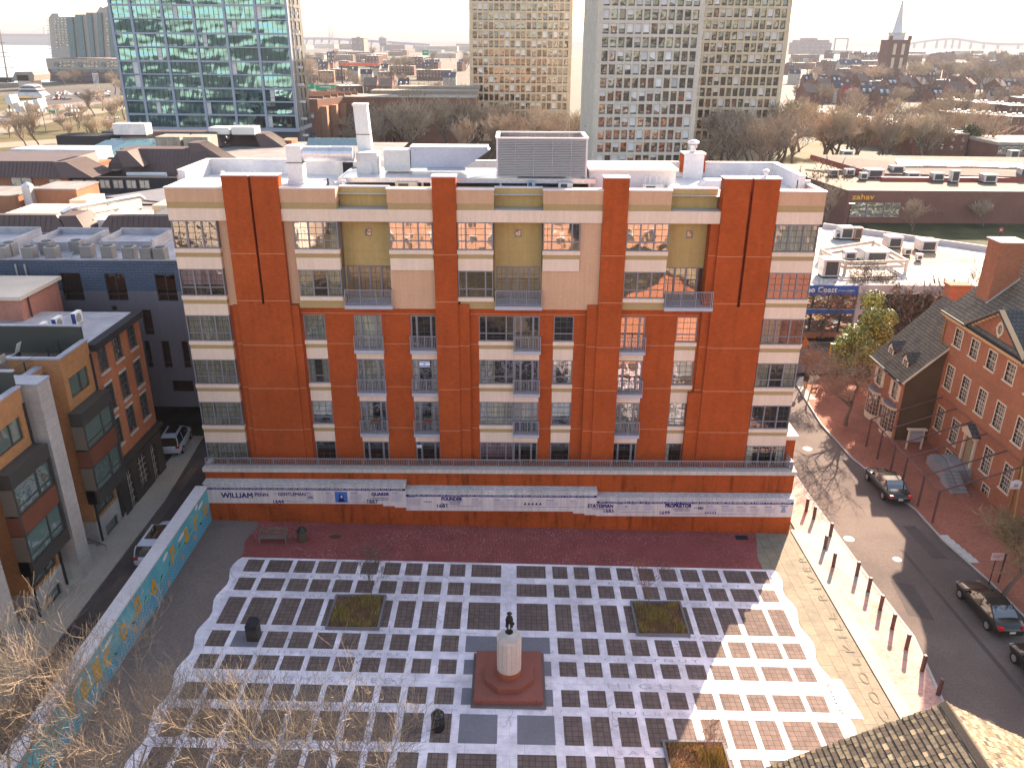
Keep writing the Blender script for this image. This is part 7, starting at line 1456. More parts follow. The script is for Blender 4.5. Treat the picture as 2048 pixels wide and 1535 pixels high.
q = MB(); q.poly([(49, 99, 6.24), (61, 100, 6.24), (52, 112, 6.24), (47, 112, 6.24)]); q.build('brown_roof_patch', M('brown_roof_patch', (.40, .27, .19), .9, .15, 1), RB)
def unit(x, y, z, w_, d_, h_, lab, m=None):
    a = MB(); a.box(x - w_ / 2, x + w_ / 2, y - d_ / 2, y + d_ / 2, z + .25, z + .25 + h_); b = MB(); b.box(x - w_ / 2 + .1, x + w_ / 2 - .1, y - d_ / 2 + .1, y + d_ / 2 - .1, z, z + .25); c = MB(); c.box(x - w_ / 2 - .05, x + w_ / 2 + .05, y - d_ / 2 - .05, y + d_ / 2 + .05, z + .25 + h_, z + .32 + h_); g = MB(); g.box(x - w_ * .35, x + w_ * .35, y - d_ / 2 - .02, y - d_ / 2 - .001, z + .4, z + .1 + h_)
    return simple('rooftop_unit', lab, 'rooftop unit', [('casing', a, m or m_galv), ('base', b, m_dark), ('top', c, m_pw), ('grille', g, m_condt)])
for px_, py_, w_, h_, lab in ((1688, 478, 1.9, 1.5, 'box unit at the far left corner of the white restaurant roof'), (1712, 480, 1.1, 1.5, 'rusty box vent next to the far left corner unit on the restaurant roof'), (1783, 495, 2.0, 1.3, 'box unit in the middle rear of the white restaurant roof'), (1849, 502, 2.2, 1.3, 'box unit at the right rear of the white restaurant roof'), (1655, 553, 2.0, 1.9, 'tall box unit at the front left of the white restaurant roof'), (1696, 520, 1.4, .9, 'small unit inside the white roof frame, left one'), (1743, 523, 3.0, 1.3, 'large unit inside the white roof frame'), (1812, 512, .9, .8, 'small dark vent right of the white roof frame'), (1836, 523, .7, .7, 'small vent right of and nearer than the small dark vent'), (1675, 478, 1.2, .8, 'round-topped low unit at the back left of the restaurant roof')):
    p = PZ(px_, py_, 6.2); unit(p.x, p.y, 6.2, w_, w_ * .9, h_, lab, M('rusty_casing', (.42, .25, .16), .8, .2) if 'rusty' in lab else None)
rfm = thing('roof_frame', 'white timber frame enclosure around plant on the restaurant roof', 'roof frame', (42, 103, 6.2)); c4 = [PZ(1640, 512, 6.9), PZ(1745, 495, 6.9), PZ(1812, 535, 6.9), PZ(1690, 538, 6.9)]
m_wt = M('weathered_white_timber', (.58, .48, .40), .8, .2, 1)
for a, b in zip(c4, c4[1:] + c4[:1]):
    for dz in (0, .6): q = MB(); d = (b - a).normalized(); n = Vector((-d.y, d.x, 0)) * .1; A, B = a + Vector((0, 0, dz)), b + Vector((0, 0, dz)); q.hexa([A - n, B - n, B + n, A + n] + [v + Vector((0, 0, .35)) for v in (A - n, B - n, B + n, A + n)]); q.build('rail', m_wt, rfm)
    q = MB(); q.box(a.x - .15, a.x + .15, a.y - .15, a.y + .15, 6.2, 7.9); q.build('post', m_wt, rfm)
# ================= low brown brick building with yellow sign =================
ZB = thing('brick_restaurant', 'long low brown brick building with yellow zahav sign above a grass slope at right', 'building', (80, 150, 0)); m_zb = BR('brown_brick', (.235, .12, .09), (.20, .10, .078), (.15, .09, .08), var=.12, w=.3, h=.1); F = FY(150)
q = MB(); q.wall(F, 61.2, 110, -.5, 6.7, [(62.0, 71.2, 2.0, 4.6)], reveal=.2); q.box(61.2, 110, 150.3, 180, -.5, 6.5); q.poly([(61.2, 150, -.5), (61.2, 150, 6.7), (58.5, 168, 6.7), (58.5, 168, -.5)]); q.build('brick_wall', m_zb, ZB)
q = MB(); q.poly([(61.2, 150, 6.72), (110, 150, 6.72), (110, 185, 6.72), (56, 185, 6.72)]); q.build('roof', M('tan_gravel_roof', (.19, .15, .115), .9, .12, .8), ZB); q = MB(); q.box(61.1, 110, 149.9, 150.2, 6.72, 6.85); q.build('coping', m_pw, ZB)
m_zg = GL('curtained_glass', opaque=(.22, .23, .17), refl=.3, wav=.3)
for a, b in ((62.0, 64.9), (65.1, 68.1), (68.3, 71.2)): window(F, a, b, 2.0, 4.6, ZB, d=-.05, lights=[0, .5, 1], transom=.22, grid=(1, 1, 1), frame=m_pw, back=None, glass=m_zg)
q = MB(); put_text(q, 'zahav', (62.0, 149.9, 5.15), (1, 0, 0), (0, 0, 1), .95, 4.0, bold=.07); q.build('lettering', M('yellow_sign', (.75, .42, .06), .4), ZB)
q = MB(); q.prism([(72, 165, 7.2), (112, 160, 7.2), (112, 180, 8.6), (64, 180, 8.9)], (0, 0, .5)); q.build('upper_roof', M('brown_upper_roof', (.12, .09, .08), .9, .15, .5), ZB); q = MB(); q.box(72, 112, 161.5, 162.2, 6.4, 7.5); q.prism([(72, 164.9, 6.5), (64, 180, 8.3), (64, 180.3, 8.3), (72, 165.3, 6.5)], (0, 0, .9)); q.build('red_fascia', M('red_fascia', (.30, .06, .04), .6, .1), ZB)
q = MB(); q.prism([(78.5, 170, 8.35), (103, 168, 8.2), (105, 172, 8.45), (80, 174.5, 8.7)], (0, 0, .5)); q.build('bright_skylight', M('mirror_skylight', (.85, .85, .9), .12, .02, metal=.9), ZB)
zu = [(1665, 352, 1.8, 1.0, 'rooftop unit nearest the left edge of the brown brick building roof'), (1697, 352, 1.8, 1.1, 'rooftop unit above the first letters of the yellow sign'), (1725, 360, 1.4, 1.1, 'round-based vent above the last letters of the yellow sign'), (1745, 355, 3.4, 1.4, 'long blue-grey unit in the cluster on the brown brick building'), (1790, 352, 2.6, 1.8, 'pale unit cluster right of the long blue-grey unit'), (1822, 358, 2.6, 1.0, 'flat-topped unit at the right of the cluster'), (1872, 362, 2.2, 1.3, 'dark-fronted unit standing alone right of the cluster'), (1906, 365, 1.6, 2.0, 'tall pale vent box in the middle of the long roof edge'), (1974, 365, 2.6, 1.3, 'wide unit toward the right of the long roof edge'), (2043, 360, 2.0, 2.0, 'tall unit at the right image edge on the brown brick building'), (1690, 322, 2.4, 2.0, 'grey unit with ducts at the rear left of the brown roof'), (2022, 325, 2.0, 2.4, 'brick-like vent stack behind the upper roof at right')]
for px_, py_, w_, h_, lab in zu: p = PZ(px_, py_, 6.75); unit(p.x, p.y, 6.75, w_, w_ * .8, h_, lab)
def sheetpx(name, pts, m, dz, z=0): 
    mb = MB(); mb.poly([tuple(PZ(x, y, z) + Vector((0, 0, dz))) for x, y in pts]); return struct(name, mb, m)
m_grass = M('dark_winter_grass', (.05, .06, .025), .95, .35, 1.5, col2=(.075, .07, .03), sc2=.15); m_grassl = M('sunlit_grass', (.085, .085, .025), .95, .3, 1, col2=(.11, .08, .045), sc2=.08)
q = MB(); q.poly([(62, 149.9, .9), (120, 149.9, .9), (120, 122, .02), (54, 130, .02)]); struct('grass_slope', q, m_grass)
q = MB(); q.poly([(60, 122, .05), (120, 112, .05), (120, 118, .05), (60, 127, .05)]); struct('side_street', q, m_asph)
q = MB(); q.box(58, 66, 114.5, 115, 0, 1.2); q.box(62, 80, 119, 119.4, 0, .8); tag(q.build('low_wall', m_galv), 'low pale metal wall beyond the restaurant roof beside the side street', 'wall')
def stopsign(x, y, z, h, lab, col):
    t = thing('street_sign', lab, 'sign', (x, y, z)); a = MB(); a.tube([(x, y, z), (x, y, z + h)], .05, 5); a.build('post', m_dark, t); a = MB(); a.box(x - .35, x + .35, y - .06, y - .04, z + h - .7, z + h); a.build('plate', col, t); a = MB(); a.box(x - .2, x + .2, y - .075, y - .061, z + h - .45, z + h - .25); a.build('marking', m_white, t)
p = PZ(1994, 493, 0); stopsign(p.x, p.y, 0, 3.2, 'red and white street sign on the grass beside the side street', M('sign_red', (.5, .06, .08)))
t = thing('street_lamp', 'street lamp with two white heads in front of the brown brick building corner', 'street lamp', (0, 0, 0)); p = PZ(1687, 480, 0); q = MB(); q.tube([(p.x, p.y, 0), (p.x + .3, p.y, 6.2)], .08, 6); q.build('post', m_dark, t); q = MB(); q.box(p.x - .1, p.x + .9, p.y - .15, p.y + .15, 6.2, 6.35); q.build('lamp_head', m_white, t)
# ================= far landscape =================
m_water = M('river_water', (.30, .36, .40), .25, .05, .02, spec=.8); m_riverb = _nodes
q = MB(); q.poly([(-2600, 5200, .1), (-5200, 5200, .1), (-5200, 600, .1), (-700, 640, .1), (-375, 655, .1), (-300, 690, .1), (-330, 1000, .1), (-700, 2600, .1), (-900, 5200, .1)][::-1]); struct('river', q, m_water)
m_path = M('pale_path', (.26, .21, .16), .9, .1, .3); m_road2 = M('pale_sunlit_road', (.20, .165, .14), .9, .1, .3); m_lot = M('parking_asphalt', (.09, .08, .077), .9, .1, .3)
sheetpx('park_lawn', [(-60, 330), (-60, 190), (262, 190), (262, 330)], m_grassl, .03)
sheetpx('park_path', [(-60, 300), (-60, 290), (262, 268), (262, 280)], m_path, .08); sheetpx('park_path', [(-60, 262), (140, 222), (262, 212), (262, 218), (140, 236), (-60, 285)][::1], m_path, .08)
sheetpx('highway', [(-60, 262), (-60, 232), (120, 208), (262, 186), (262, 198), (120, 222)], m_road2, .12); sheetpx('parking_lot', [(60, 215), (70, 180), (262, 172), (262, 190), (150, 205)], m_lot, .14)
sheetpx('plaza_lawn', [(590, 330), (590, 262), (760, 262), (760, 330)], m_grassl, .03); sheetpx('car_park', [(690, 330), (745, 272), (800, 272), (800, 330)], m_lot, .08)
sheetpx('lawn', [(1540, 345), (1540, 295), (1640, 285), (1740, 320), (1700, 345)], m_grassl, .05); sheetpx('lawn', [(1140, 330), (1140, 240), (1175, 240), (1175, 330)], m_grassl, .05)
# --- box-like houses from reusable kinds ---
HC = {}
def house_proto(kind, seed, w_, d_, h_, roof, mw_, mr, chim=True, dorm=0, wcol=None):
    t = thing(kind, 'x', 'house', (0, 0, 0)); r = random.Random(seed); q = MB(); nf = max(1, int(h_ / 3)); nb = max(2, int(w_ / 2.6)); F = FY(-d_ / 2)
    hs = [(-w_ / 2 + (i + .5) * w_ / nb - .45, -w_ / 2 + (i + .5) * w_ / nb + .45, h_ - (k + 1) * 2.9 + .7, h_ - (k + 1) * 2.9 + 2.2) for k in range(nf) for i in range(nb)]
    q.wall(F, -w_ / 2, w_ / 2, -1, h_, hs, reveal=.15); q.box(-w_ / 2, w_ / 2, -d_ / 2 + .2, d_ / 2, -1, h_ - .02)
    q.poly([(-w_ / 2, -d_ / 2, -1), (-w_ / 2, -d_ / 2, h_), (-w_ / 2, -d_ / 2 + .2, h_), (-w_ / 2, -d_ / 2 + .2, -1)]); q.poly([(w_ / 2, -d_ / 2, -1), (w_ / 2, -d_ / 2, h_), (w_ / 2, -d_ / 2 + .2, h_), (w_ / 2, -d_ / 2 + .2, -1)])
    if roof == 'gable': 
        for s in (-1, 1): q.poly([(s * w_ / 2, -d_ / 2, h_), (s * w_ / 2, d_ / 2, h_), (s * w_ / 2, 0, h_ + d_ * .38)])
    q.build('wall', mw_, t)
    for a, b, c, e in hs: p = MB(); p.poly([F(a, c, -.12), F(b, c, -.12), F(b, e, -.12), F(a, e, -.12)]); p.fbox(F, a - .05, b + .05, c - .1, c, -.1, .06, 1); p.fbox(F, (a + b) / 2 - .03, (a + b) / 2 + .03, c, e, -.12, -.08, 1); p.build('window', [m_ogl, wcol or m_wfr], t)
    rf = MB(); o = .3
    if roof == 'gable': rf.prism([(-w_ / 2 - .1, -d_ / 2 - o, h_ - .1), (w_ / 2 + .1, -d_ / 2 - o, h_ - .1), (w_ / 2 + .1, 0, h_ + d_ * .38 + .05), (-w_ / 2 - .1, 0, h_ + d_ * .38 + .05)], (0, 0, .2)); rf.prism([(w_ / 2 + .1, d_ / 2 + o, h_ - .1), (-w_ / 2 - .1, d_ / 2 + o, h_ - .1), (-w_ / 2 - .1, 0, h_ + d_ * .38 + .05), (w_ / 2 + .1, 0, h_ + d_ * .38 + .05)], (0, 0, .2))
    else: rf.box(-w_ / 2 - .1, w_ / 2 + .1, -d_ / 2 - .1, d_ / 2 + .1, h_, h_ + .35); rf.box(-w_ / 2 + .4, w_ / 2 - .4, -d_ / 2 + .4, d_ / 2 - .4, h_ + .35, h_ + .37, 1)
    ro = rf.build('roof', [mr, m_wroof], t)
    if chim: c = MB(); c.box(w_ / 2 - 1.2, w_ / 2 - .2, -.4, .5, h_, h_ + d_ * .38 + 1.2 if roof == 'gable' else h_ + 1.5); c.build('chimney', mw_, ro)
    for k in range(dorm):
        x = -w_ / 2 + (k + .5) * w_ / dorm; z = h_ + .6; c = MB(); c.box(x - .5, x + .5, -d_ / 2 + .7, -d_ / 2 + 2.5, z, z + 1.3); c.prism([(x - .6, -d_ / 2 + .55, z + 1.3), (x + .6, -d_ / 2 + .55, z + 1.3), (x, -d_ / 2 + .55, z + 1.8)], (0, 2, 0)); c.build('dormer', m_white, ro)
    if roof == 'flat':
        for k in range(2): c = MB(); x = r.uniform(-w_ / 3, w_ / 3); c.box(x, x + 1.2, -.5, .8, h_ + .37, h_ + 1.3); c.build('roof_unit', m_pd, ro)
    return t
m_hr1 = BR('rowhouse_red', (.22, .11, .08), (.185, .09, .068), (.2, .14, .11), w=.5, h=.2, var=.2, rnd=.2); m_hr2 = M('townhouse_brown', (.20, .105, .08), .9, .15, .3, rnd=.2); m_hr3 = M('pale_stucco', (.5, .42, .36), .9, .1, .3, rnd=.2)
m_rs1 = M('far_slate', (.07, .075, .09), .8, .15, .5, rnd=.3); m_rs2 = M('far_brown_roof', (.17, .12, .10), .8, .15, .5, rnd=.3); m_rs3 = M('far_red_roof', (.26, .045, .05), .8, .1, .5); m_rw = M('far_pale_roof', (.34, .30, .26), .8, .12, .4, rnd=.2)
K = {'a': house_proto('rowhouse', 1, 6, 9, 8.5, 'gable', m_hr1, m_rs1, dorm=2), 'b': house_proto('rowhouse', 2, 7, 10, 9, 'gable', m_hr1, m_rs2), 'c': house_proto('townhouse', 3, 12, 11, 8.5, 'flat', m_hr2, m_rw, chim=False), 'd': house_proto('house', 4, 9, 8, 8, 'gable', m_hr3, m_rs1, dorm=1), 'e': house_proto('warehouse', 5, 30, 16, 8, 'flat', m_hr1, m_rw, chim=False), 'f': house_proto('rowhouse', 6, 7, 9, 8.5, 'gable', m_hr1, m_rs3, dorm=1), 'g': house_proto('warehouse', 7, 40, 20, 7, 'flat', m_hr3, m_rw, chim=False)}
used = set()
def hs(k, px_, py_, rot, lab, sc=1.0, grp=None, cat='house', base=0):
    p = PZ(px_, py_, base); 
    if k not in used: used.add(k); o = K[k]; o.location = p; o.rotation_euler = (0, 0, rot); o['label'] = lab; kids(o); o.scale = (sc,) * 3
    else: o = dup(K[k], p, rot, sc, label=lab)
    if grp: o['group'] = grp
    o['category'] = cat; return o
r = random.Random(12)
# middle distance, between glass tower and beige tower
mid = thing('courtyard_block', 'sunlit brown brick block with projecting wall fins and striped roof right of the glass tower', 'building', (-55, 250, 0)); m_cb = M('brown_block_brick', (.28, .15, .11), .9, .1, .5)
q = MB(); P0 = [(-62, 235), (-54.0, 235), (-46, 262), (-62, 262)]; q.prism([(x, y, 0) for x, y in P0], (0, 0, 16.2)); q.build('wall', m_cb, mid); q = MB()
for k in range(5): t0 = (k + .5) / 5; x, y = -54.0 + 8 * t0, 235 + 27 * t0; q.box(x - .4, x + 1.3, y - 1.3, y + 1.3, 4, 14.5)
q.build('wall_fins', M('sunlit_brown_brick', (.36, .21, .14), .9, .1, .5), mid); q = MB(); q.prism([(x, y, 16.2) for x, y in P0], (0, 0, .3)); ro = q.build('roof', m_rw, mid); q = MB()  # fins wear a lighter copy of the brick, sunshine put into its colour
for k in range(6): q.box(-62, -53 + k * 1.2, 238 + k * 4, 238.5 + k * 4, 16.5, 17.2)
q.build('party_walls', m_cb, ro)
for a, b, c, e in ((-57, -55, 11.5, 13), (-60.5, -55, 4, 8)): window(FY(234.98), a, b, c, e, mid, d=.05, back=None, grid=(2, 1, 1), glass=m_ogl)
bld = thing('long_brick_block', 'long brown brick block with pale flat roofs behind the bare wood in the centre', 'building', (-30, 258, 0)); q = MB(); q.wall(FY(250), -50, -11, 0, 16, [(-41, -39, 10, 12.5), (-46.5, -45.2, 4, 10), (-43, -42, 3, 9), (-41, -39.3, 3, 8), (-36, -35, 3, 9)], reveal=.4); q.box(-50, -11, 250.5, 264, 0, 15.9); q.build('wall', m_cb, bld)
for h in ((-41, -39, 10, 12.5), (-46.5, -45.2, 4, 10), (-43, -42, 3, 9), (-41, -39.3, 3, 8), (-36, -35, 3, 9)): window(FY(250), *h, bld, d=-.2, back=None, grid=(3, 2, 1), glass=m_ogl, frame=m_wfr)
q = MB(); q.box(-50.2, -11, 249.8, 264, 16, 16.3); q.box(-44, -11, 264, 272, 16.3, 17.3); q.box(-37, -11, 275, 283, 17, 18); q.build('roof', m_rw, bld)
q = MB(); q.box(-59, -50.5, 226, 231, 0, 4.5); q2 = MB(); q2.prism([(-60, 225, 4.4), (-50, 225, 4.4), (-50, 231, 5.6), (-60, 231, 5.6)], (0, 0, .2)); simple('pavilion', 'small pavilion with grey pitched roof at the foot of the glass tower right side', 'pavilion', [('wall', q, m_gp), ('roof', q2, m_bduct)])
A = 'rowhouse in the neighbourhood between the glass tower and the beige tower'
for i, (k, x, y, rt, lab) in enumerate((('a', 810, 205, .0, 'dark slate-roofed rowhouse with two white dormers left of the beige tower'), ('b', 775, 208, 0, 'brown-roofed rowhouse just left of the dormered one, left of the beige tower'), ('b', 745, 206, 0, 'brown-roofed rowhouse second to the left of the dormered one'), ('c', 700, 205, .5, 'flat-roofed brown townhouse behind the sunlit brown block'), ('d', 735, 170, .1, 'pale grey gable-ended house below the orange banner-like roof edge'), ('c', 775, 168, 0, 'flat pale townhouse right of the pale gabled house'), ('e', 870, 160, 0, 'long low brick warehouse left of the beige tower, behind the dormered rowhouse'), ('e', 800, 150, 0, 'long reddish warehouse behind the pale gabled house'), ('d', 900, 178, 0, 'white-gabled house against the left edge of the beige tower'), ('g', 755, 132, 0, 'large blank pale warehouse in the middle distance left of the beige tower'), ('c', 620, 175, .3, 'flat brown townhouse beside the right edge of the glass tower'), ('c', 655, 165, .1, 'flat brown townhouse second to the right of the glass tower'), ('d', 640, 140, 0, 'pale three-storey house among trees right of the glass tower'), ('c', 690, 138, 0, 'flat townhouse among the far trees right of the glass tower'))):
    hs(k, x, y, rt, lab)
q = MB(); p = PZ(720, 168, 0); q.box(p.x - 15, p.x + 15, p.y + 4, p.y + 5, 13, 15); q2 = MB(); q2.box(p.x - 15, p.x - 13.8, p.y + 4, p.y + 5, 0, 13); simple('orange_canopy', 'bright orange canopy edge on a dark post in the middle distance', 'canopy', [('canopy', q, M('orange_canopy', (.75, .13, .03), .6)), ('post', q2, m_dark)])
for i, (x0, x1, y0, y1, col, lab) in enumerate(((592, 628, 167, 178, 'g', 'green highway sign beside the glass tower, left one'), (632, 670, 170, 180, 'g', 'green highway sign right of the first one near the glass tower'), (845, 857, 101, 111, 'g', 'small green highway sign far off over the elevated road'), (64, 130, 230, 235, 'g', 'thin green sign on a gantry over the road at far left'))):
    D = (420, 420, 900, 330)[i]
    if i == 3: x0, x1, y0, y1 = 98, 110, 220, 225
    a, b = PY(x0, y1, D), PY(x1, y0, D); q = MB(); q.box(a.x, b.x, D, D + .3, a.z, b.z); q2 = MB(); q2.tube([((a.x + b.x) / 2 + (b.x - a.x) * .45, D + .4, 0), ((a.x + b.x) / 2 + (b.x - a.x) * .45, D + .4, b.z)], .25, 5); q3 = MB(); q3.box(a.x + (b.x - a.x) * .2, b.x - (b.x - a.x) * .2, D - .05, D, a.z + (b.z - a.z) * .5, a.z + (b.z - a.z) * .7); simple('highway_sign', lab, 'sign', [('panel', q, M('highway_green%d' % i, (.0, .30, .18), .6)), ('post', q2, m_galv), ('lettering', q3, m_white)])
sheetpx('elevated_highway', [(760, 128), (850, 112), (940, 96), (940, 101), (850, 118), (790, 132)], m_path, 2)
# right of the towers: roofs and church
LR = [('a', 1610, 188, 0, 'slate-roofed dormered house just right of the grey towers, back row'), ('a', 1640, 190, 0, 'slate-roofed dormered house second right of the towers, back row'), ('a', 1665, 190, 0, 'slate-roofed dormered house third right of the towers, back row'), ('d', 1675, 205, 0, 'white gable house left of the red-roofed house'), ('b', 1640, 205, 0, 'brown-roofed house in front of the dormered back row'), ('b', 1610, 222, .2, 'brown brick house with gable to the left of the red-roofed house'), ('f', 1690, 222, 0, 'house with crimson red roof right of the towers'), ('a', 1722, 222, 0, 'dark slate house right of the crimson-roofed house'), ('a', 1755, 225, .1, 'dark slate house second right of the crimson-roofed house'), ('c', 1765, 190, 0, 'pale multi-windowed block in front of the church'), ('d', 1790, 195, 0, 'cream house right of the pale block before the church'), ('b', 1700, 190, .2, 'brick gable house behind the crimson roof'), ('b', 1830, 200, .5, 'brown gabled house to the right below the church'), ('b', 1925, 200, .8, 'big grey-roofed brick house at right'), ('b', 1985, 205, .6, 'dark-roofed brick house at far right, next to the grey-roofed one'), ('a', 1855, 175, 0, 'dark-roofed house with dormer right of the church foot'), ('a', 1960, 172, 0, 'dark-roofed house at upper right among trees'), ('d', 2010, 170, 0, 'pale house at the upper right edge among trees'), ('b', 2035, 210, .3, 'brick house at the right image edge behind the row of flat townhouses'), ('d', 1705, 150, 0, 'pale house with white roof left of the church in the far rows'), ('d', 1685, 152, 0, 'small white house left of the pale one left of the church'), ('e', 1750, 158, 0, 'long low grey-roofed hall left of the church foot'), ('e', 1745, 142, 0, 'red brick hall left of the church tower')]
for k, x, y, rt, lab in LR: hs(k, x, y, rt, lab, 1.0 if y > 160 else 1.4)
for row, (x0, y0, x1, y1, n, nm) in enumerate(((1630, 262, 1905, 318, 9, 'brown townhouse in the diagonal row behind the bare trees at right'), (1880, 230, 2040, 248, 5, 'flat-roofed townhouse in the upper terrace row at the right edge'), (1890, 262, 2040, 275, 5, 'flat-roofed townhouse in the lower terrace row at the right edge'))):
    for i in range(n): t0 = (i + .5) / n; hs('c', x0 + (x1 - x0) * t0, y0 + (y1 - y0) * t0, R_(-28) if row == 0 else R_(-6), nm, .85, grp=['diagonal townhouse row', 'upper terrace row', 'lower terrace row'][row], cat='townhouse')
tq = thing('glazed_wing', 'brick wing with a band of white framed windows at the right edge', 'building', (0, 0, 0)); a = PZ(1985, 335, 0); tq.location = a
q = MB(); q.box(a.x, a.x + 40, a.y, a.y + 18, 0, 6); q.build('wall', m_zb, tq); q = MB(); q.box(a.x - .3, a.x + 40, a.y - .3, a.y + 18, 6, 6.8); q.build('roof', m_rw, tq)
for k in range(8): window(FY(a.y), a.x + .5 + k * 1.9, a.x + 2.2 + k * 1.9, 3.6, 5.7, tq, d=.06, grid=(1, 1, 1), back=None, frame=m_white, glass=m_ogl)
# church
p = PZ(1797, 172, 0); D = p.y; CHn = thing('church', 'red brick church tower with tall white spire rising over the right background', 'church', (p.x, D, 0))
def pw(x, y): return PY(x, y, D)
a, b = pw(1780, 80), pw(1822, 80); cxx = (a.x + b.x) / 2; hw = (b.x - a.x) / 2; zt = a.z; q = MB(); q.box(cxx - hw, cxx + hw, D, D + 2 * hw, 0, zt); q.build('brick_tower', m_hr2, CHn)
q = MB(); zc_ = pw(1800, 68).z; q.box(cxx - hw * .55, cxx + hw * .55, D + hw * .45, D + hw * 1.55, zt, zc_); q.box(cxx - hw * .62, cxx + hw * .62, D + hw * .38, D + hw * 1.62, zc_, zc_ + 1.2); q.build('belfry', m_white, CHn); q = MB(); zs_ = pw(1800, 0).z; q.lathe([(hw * .5, zc_ + 1.2), (hw * .06, zs_ + 1)], (cxx, D + hw, 0), 8); q.build('spire', M('white_spire', (.6, .6, .62), .6, .05), CHn)
for k, z in enumerate((zt * .5, zt * .8)):
    for dx in (-.4, .4): q = MB(); q.box(cxx + dx * hw - hw * .14, cxx + dx * hw + hw * .14, D - .2, D - .05, z - 4, z + 4); q.build('tower_window', m_wfr, CHn)
for s in (-1, 1): q = MB(); q.box(cxx + s * hw * .9 - 1, cxx + s * hw * .9 + 1, D - .5, D + 1.5, zt, zt + 3); q.build('pinnacle', m_hr2, CHn)
# far horizon things
def far(name, lab, cat, D, parts): simple(name, lab, cat, [(n, mb, m) for n, mb, m in parts])
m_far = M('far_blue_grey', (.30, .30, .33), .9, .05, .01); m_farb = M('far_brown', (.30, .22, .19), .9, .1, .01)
D = 4200; q = MB(); a, b = PY(-60, 86, D), PY(110, 80, D); q.box(a.x, b.x, D, D + 200, 0, b.z + 14); q2 = MB(); q2.box(a.x, b.x, D + 30, D + 60, b.z + 14, b.z + 26); simple('far_shore', 'low blue-grey far river shore at the left horizon', 'shore', [('bank', q, m_far), ('sheds', q2, m_farb)])
def bridge(name, lab, pts, D, th, towers=(), cable=False, piers=0):
    t = thing(name, lab, 'bridge', PY(pts[0][0], pts[0][1], D)); q = MB()
    P = [PY(x, y, D) for x, y in pts]
    for a, b in zip(P[:-1], P[1:]): q.hexa([a, b, b + Vector((0, 25, 0)), a + Vector((0, 25, 0)), a + Vector((0, 0, th)), b + Vector((0, 0, th)), b + Vector((0, 25, th)), a + Vector((0, 25, th))])
    q.build('deck', m_far, t)
    for k in range(piers): u = (k + .5) / piers * (len(P) - 1); i = int(u); c = P[i].lerp(P[i + 1], u - i); q = MB(); q.box(c.x - th * .3, c.x + th * .3, D, D + 20, 0, c.z); q.build('pier', m_far, t)
    for (x, y) in towers: c = PY(x, y, D); q = MB(); q.box(c.x - th * .4, c.x + th * .4, D, D + 20, 0, c.z); q.build('bridge_tower', m_far, t)
    if cable:
        q = MB()
        for (x0, y0, x1, y1, sag) in cable:
            a, b = PY(x0, y0, D), PY(x1, y1, D); q.tube([a.lerp(b, k / 8) - Vector((0, 0, sag * 4 * (k / 8) * (1 - k / 8))) for k in range(9)], th * .12, 4)
        q.build('cable', m_far, t)
bridge('suspension_bridge', 'hazy suspension bridge on the left horizon above the river', [(-60, 76), (20, 72), (60, 71), (110, 73)], 5200, 8, ((86, 53), (-30, 50)), ((-30, 50, 86, 53, 55), (86, 53, 140, 74, 5)))
bridge('viaduct', 'long pale blue elevated viaduct along the horizon between the towers', [(590, 80), (660, 80), (760, 86), (860, 93)], 3600, 9, piers=14)
bridge('arched_bridge', 'faint blue arched truss bridge on the right horizon', [(1820, 90), (1850, 85), (1885, 81), (1905, 80), (1925, 82), (1960, 88), (2000, 91), (2060, 91)], 6000, 14, piers=10)
D = 3000; t = thing('radio_mast', 'tall thin lattice radio mast on the horizon right of the glass tower', 'mast', PY(662, 84, D)); a, b = PY(662, 84, D), PY(660, 26, D); q = MB()
for s in (-1, 1): q.tube([(a.x + s * 8, D, 0), (b.x + s * 3, D, b.z)], 1.0, 4)
for k in range(16): z0, z1 = b.z * k / 16, b.z * (k + 1) / 16; q.tube([(a.x - 7 + k * .2, D, z0), (a.x + 7 - k * .2, D, z1)], .7, 4)
q.build('lattice', M('mast_pink', (.55, .42, .40)), t)
D = 2600
for (x, yt, lab) in ((766, 73, 'water tower on legs on the horizon left of the beige tower'), (193, 0, '')):
    if not lab: continue
    a = PY(x, 84, D); b = PY(x, yt, D); q = MB(); q.lathe([(2, b.z - 26), (12, b.z - 20), (12, b.z - 4), (2, b.z)], (a.x, D, 0), 12); q2 = MB()
    for k in range(5): q2.tube([(a.x + 9 * math.cos(k * 1.256), D + 9 * math.sin(k * 1.256), 0), (a.x + 9 * math.cos(k * 1.256), D + 9 * math.sin(k * 1.256), b.z - 20)], 1.5, 4)
    simple('water_tower', lab, 'water tower', [('tank', q, m_far), ('legs', q2, m_far)], loc=(a.x, D, 0))
def blk(x0, x1, yt, D, lab, m, cat='building', d=60, steps=None, name='far_building'):
    a, b = PY(x0, yt, D), PY(x1, yt, D); q = MB(); q.box(a.x, b.x, D, D + d, 0, a.z); P = [('wall', q, m)]; w_ = MB(); n = max(2, int((b.x - a.x) / (.006 * D)))
    for k in range(n):
        for z in (a.z * .35, a.z * .7): w_.box(a.x + (b.x - a.x) * (k + .25) / n, a.x + (b.x - a.x) * (k + .7) / n, D - 1, D - .1, z, z + a.z * .14)
    P.append(('windows', w_, m_far))
    if steps:
        q2 = MB()
        for (u0, u1, y) in steps: c, e = PY(u0, y, D), PY(u1, y, D); q2.box(c.x, e.x, D + 2, D + d - 2, a.z, c.z)
        P.append(('upper_storeys', q2, m))
    r_ = MB(); r_.box(a.x - 1, b.x + 1, D - 1, D + d + 1, a.z, a.z + a.z * .03); P.append(('roof', r_, m_rw)); return simple(name, lab, cat, P)
blk(703, 727, 77, 2000, 'brown slab block on the horizon right of the radio mast', m_farb, steps=[(712, 720, 74)])
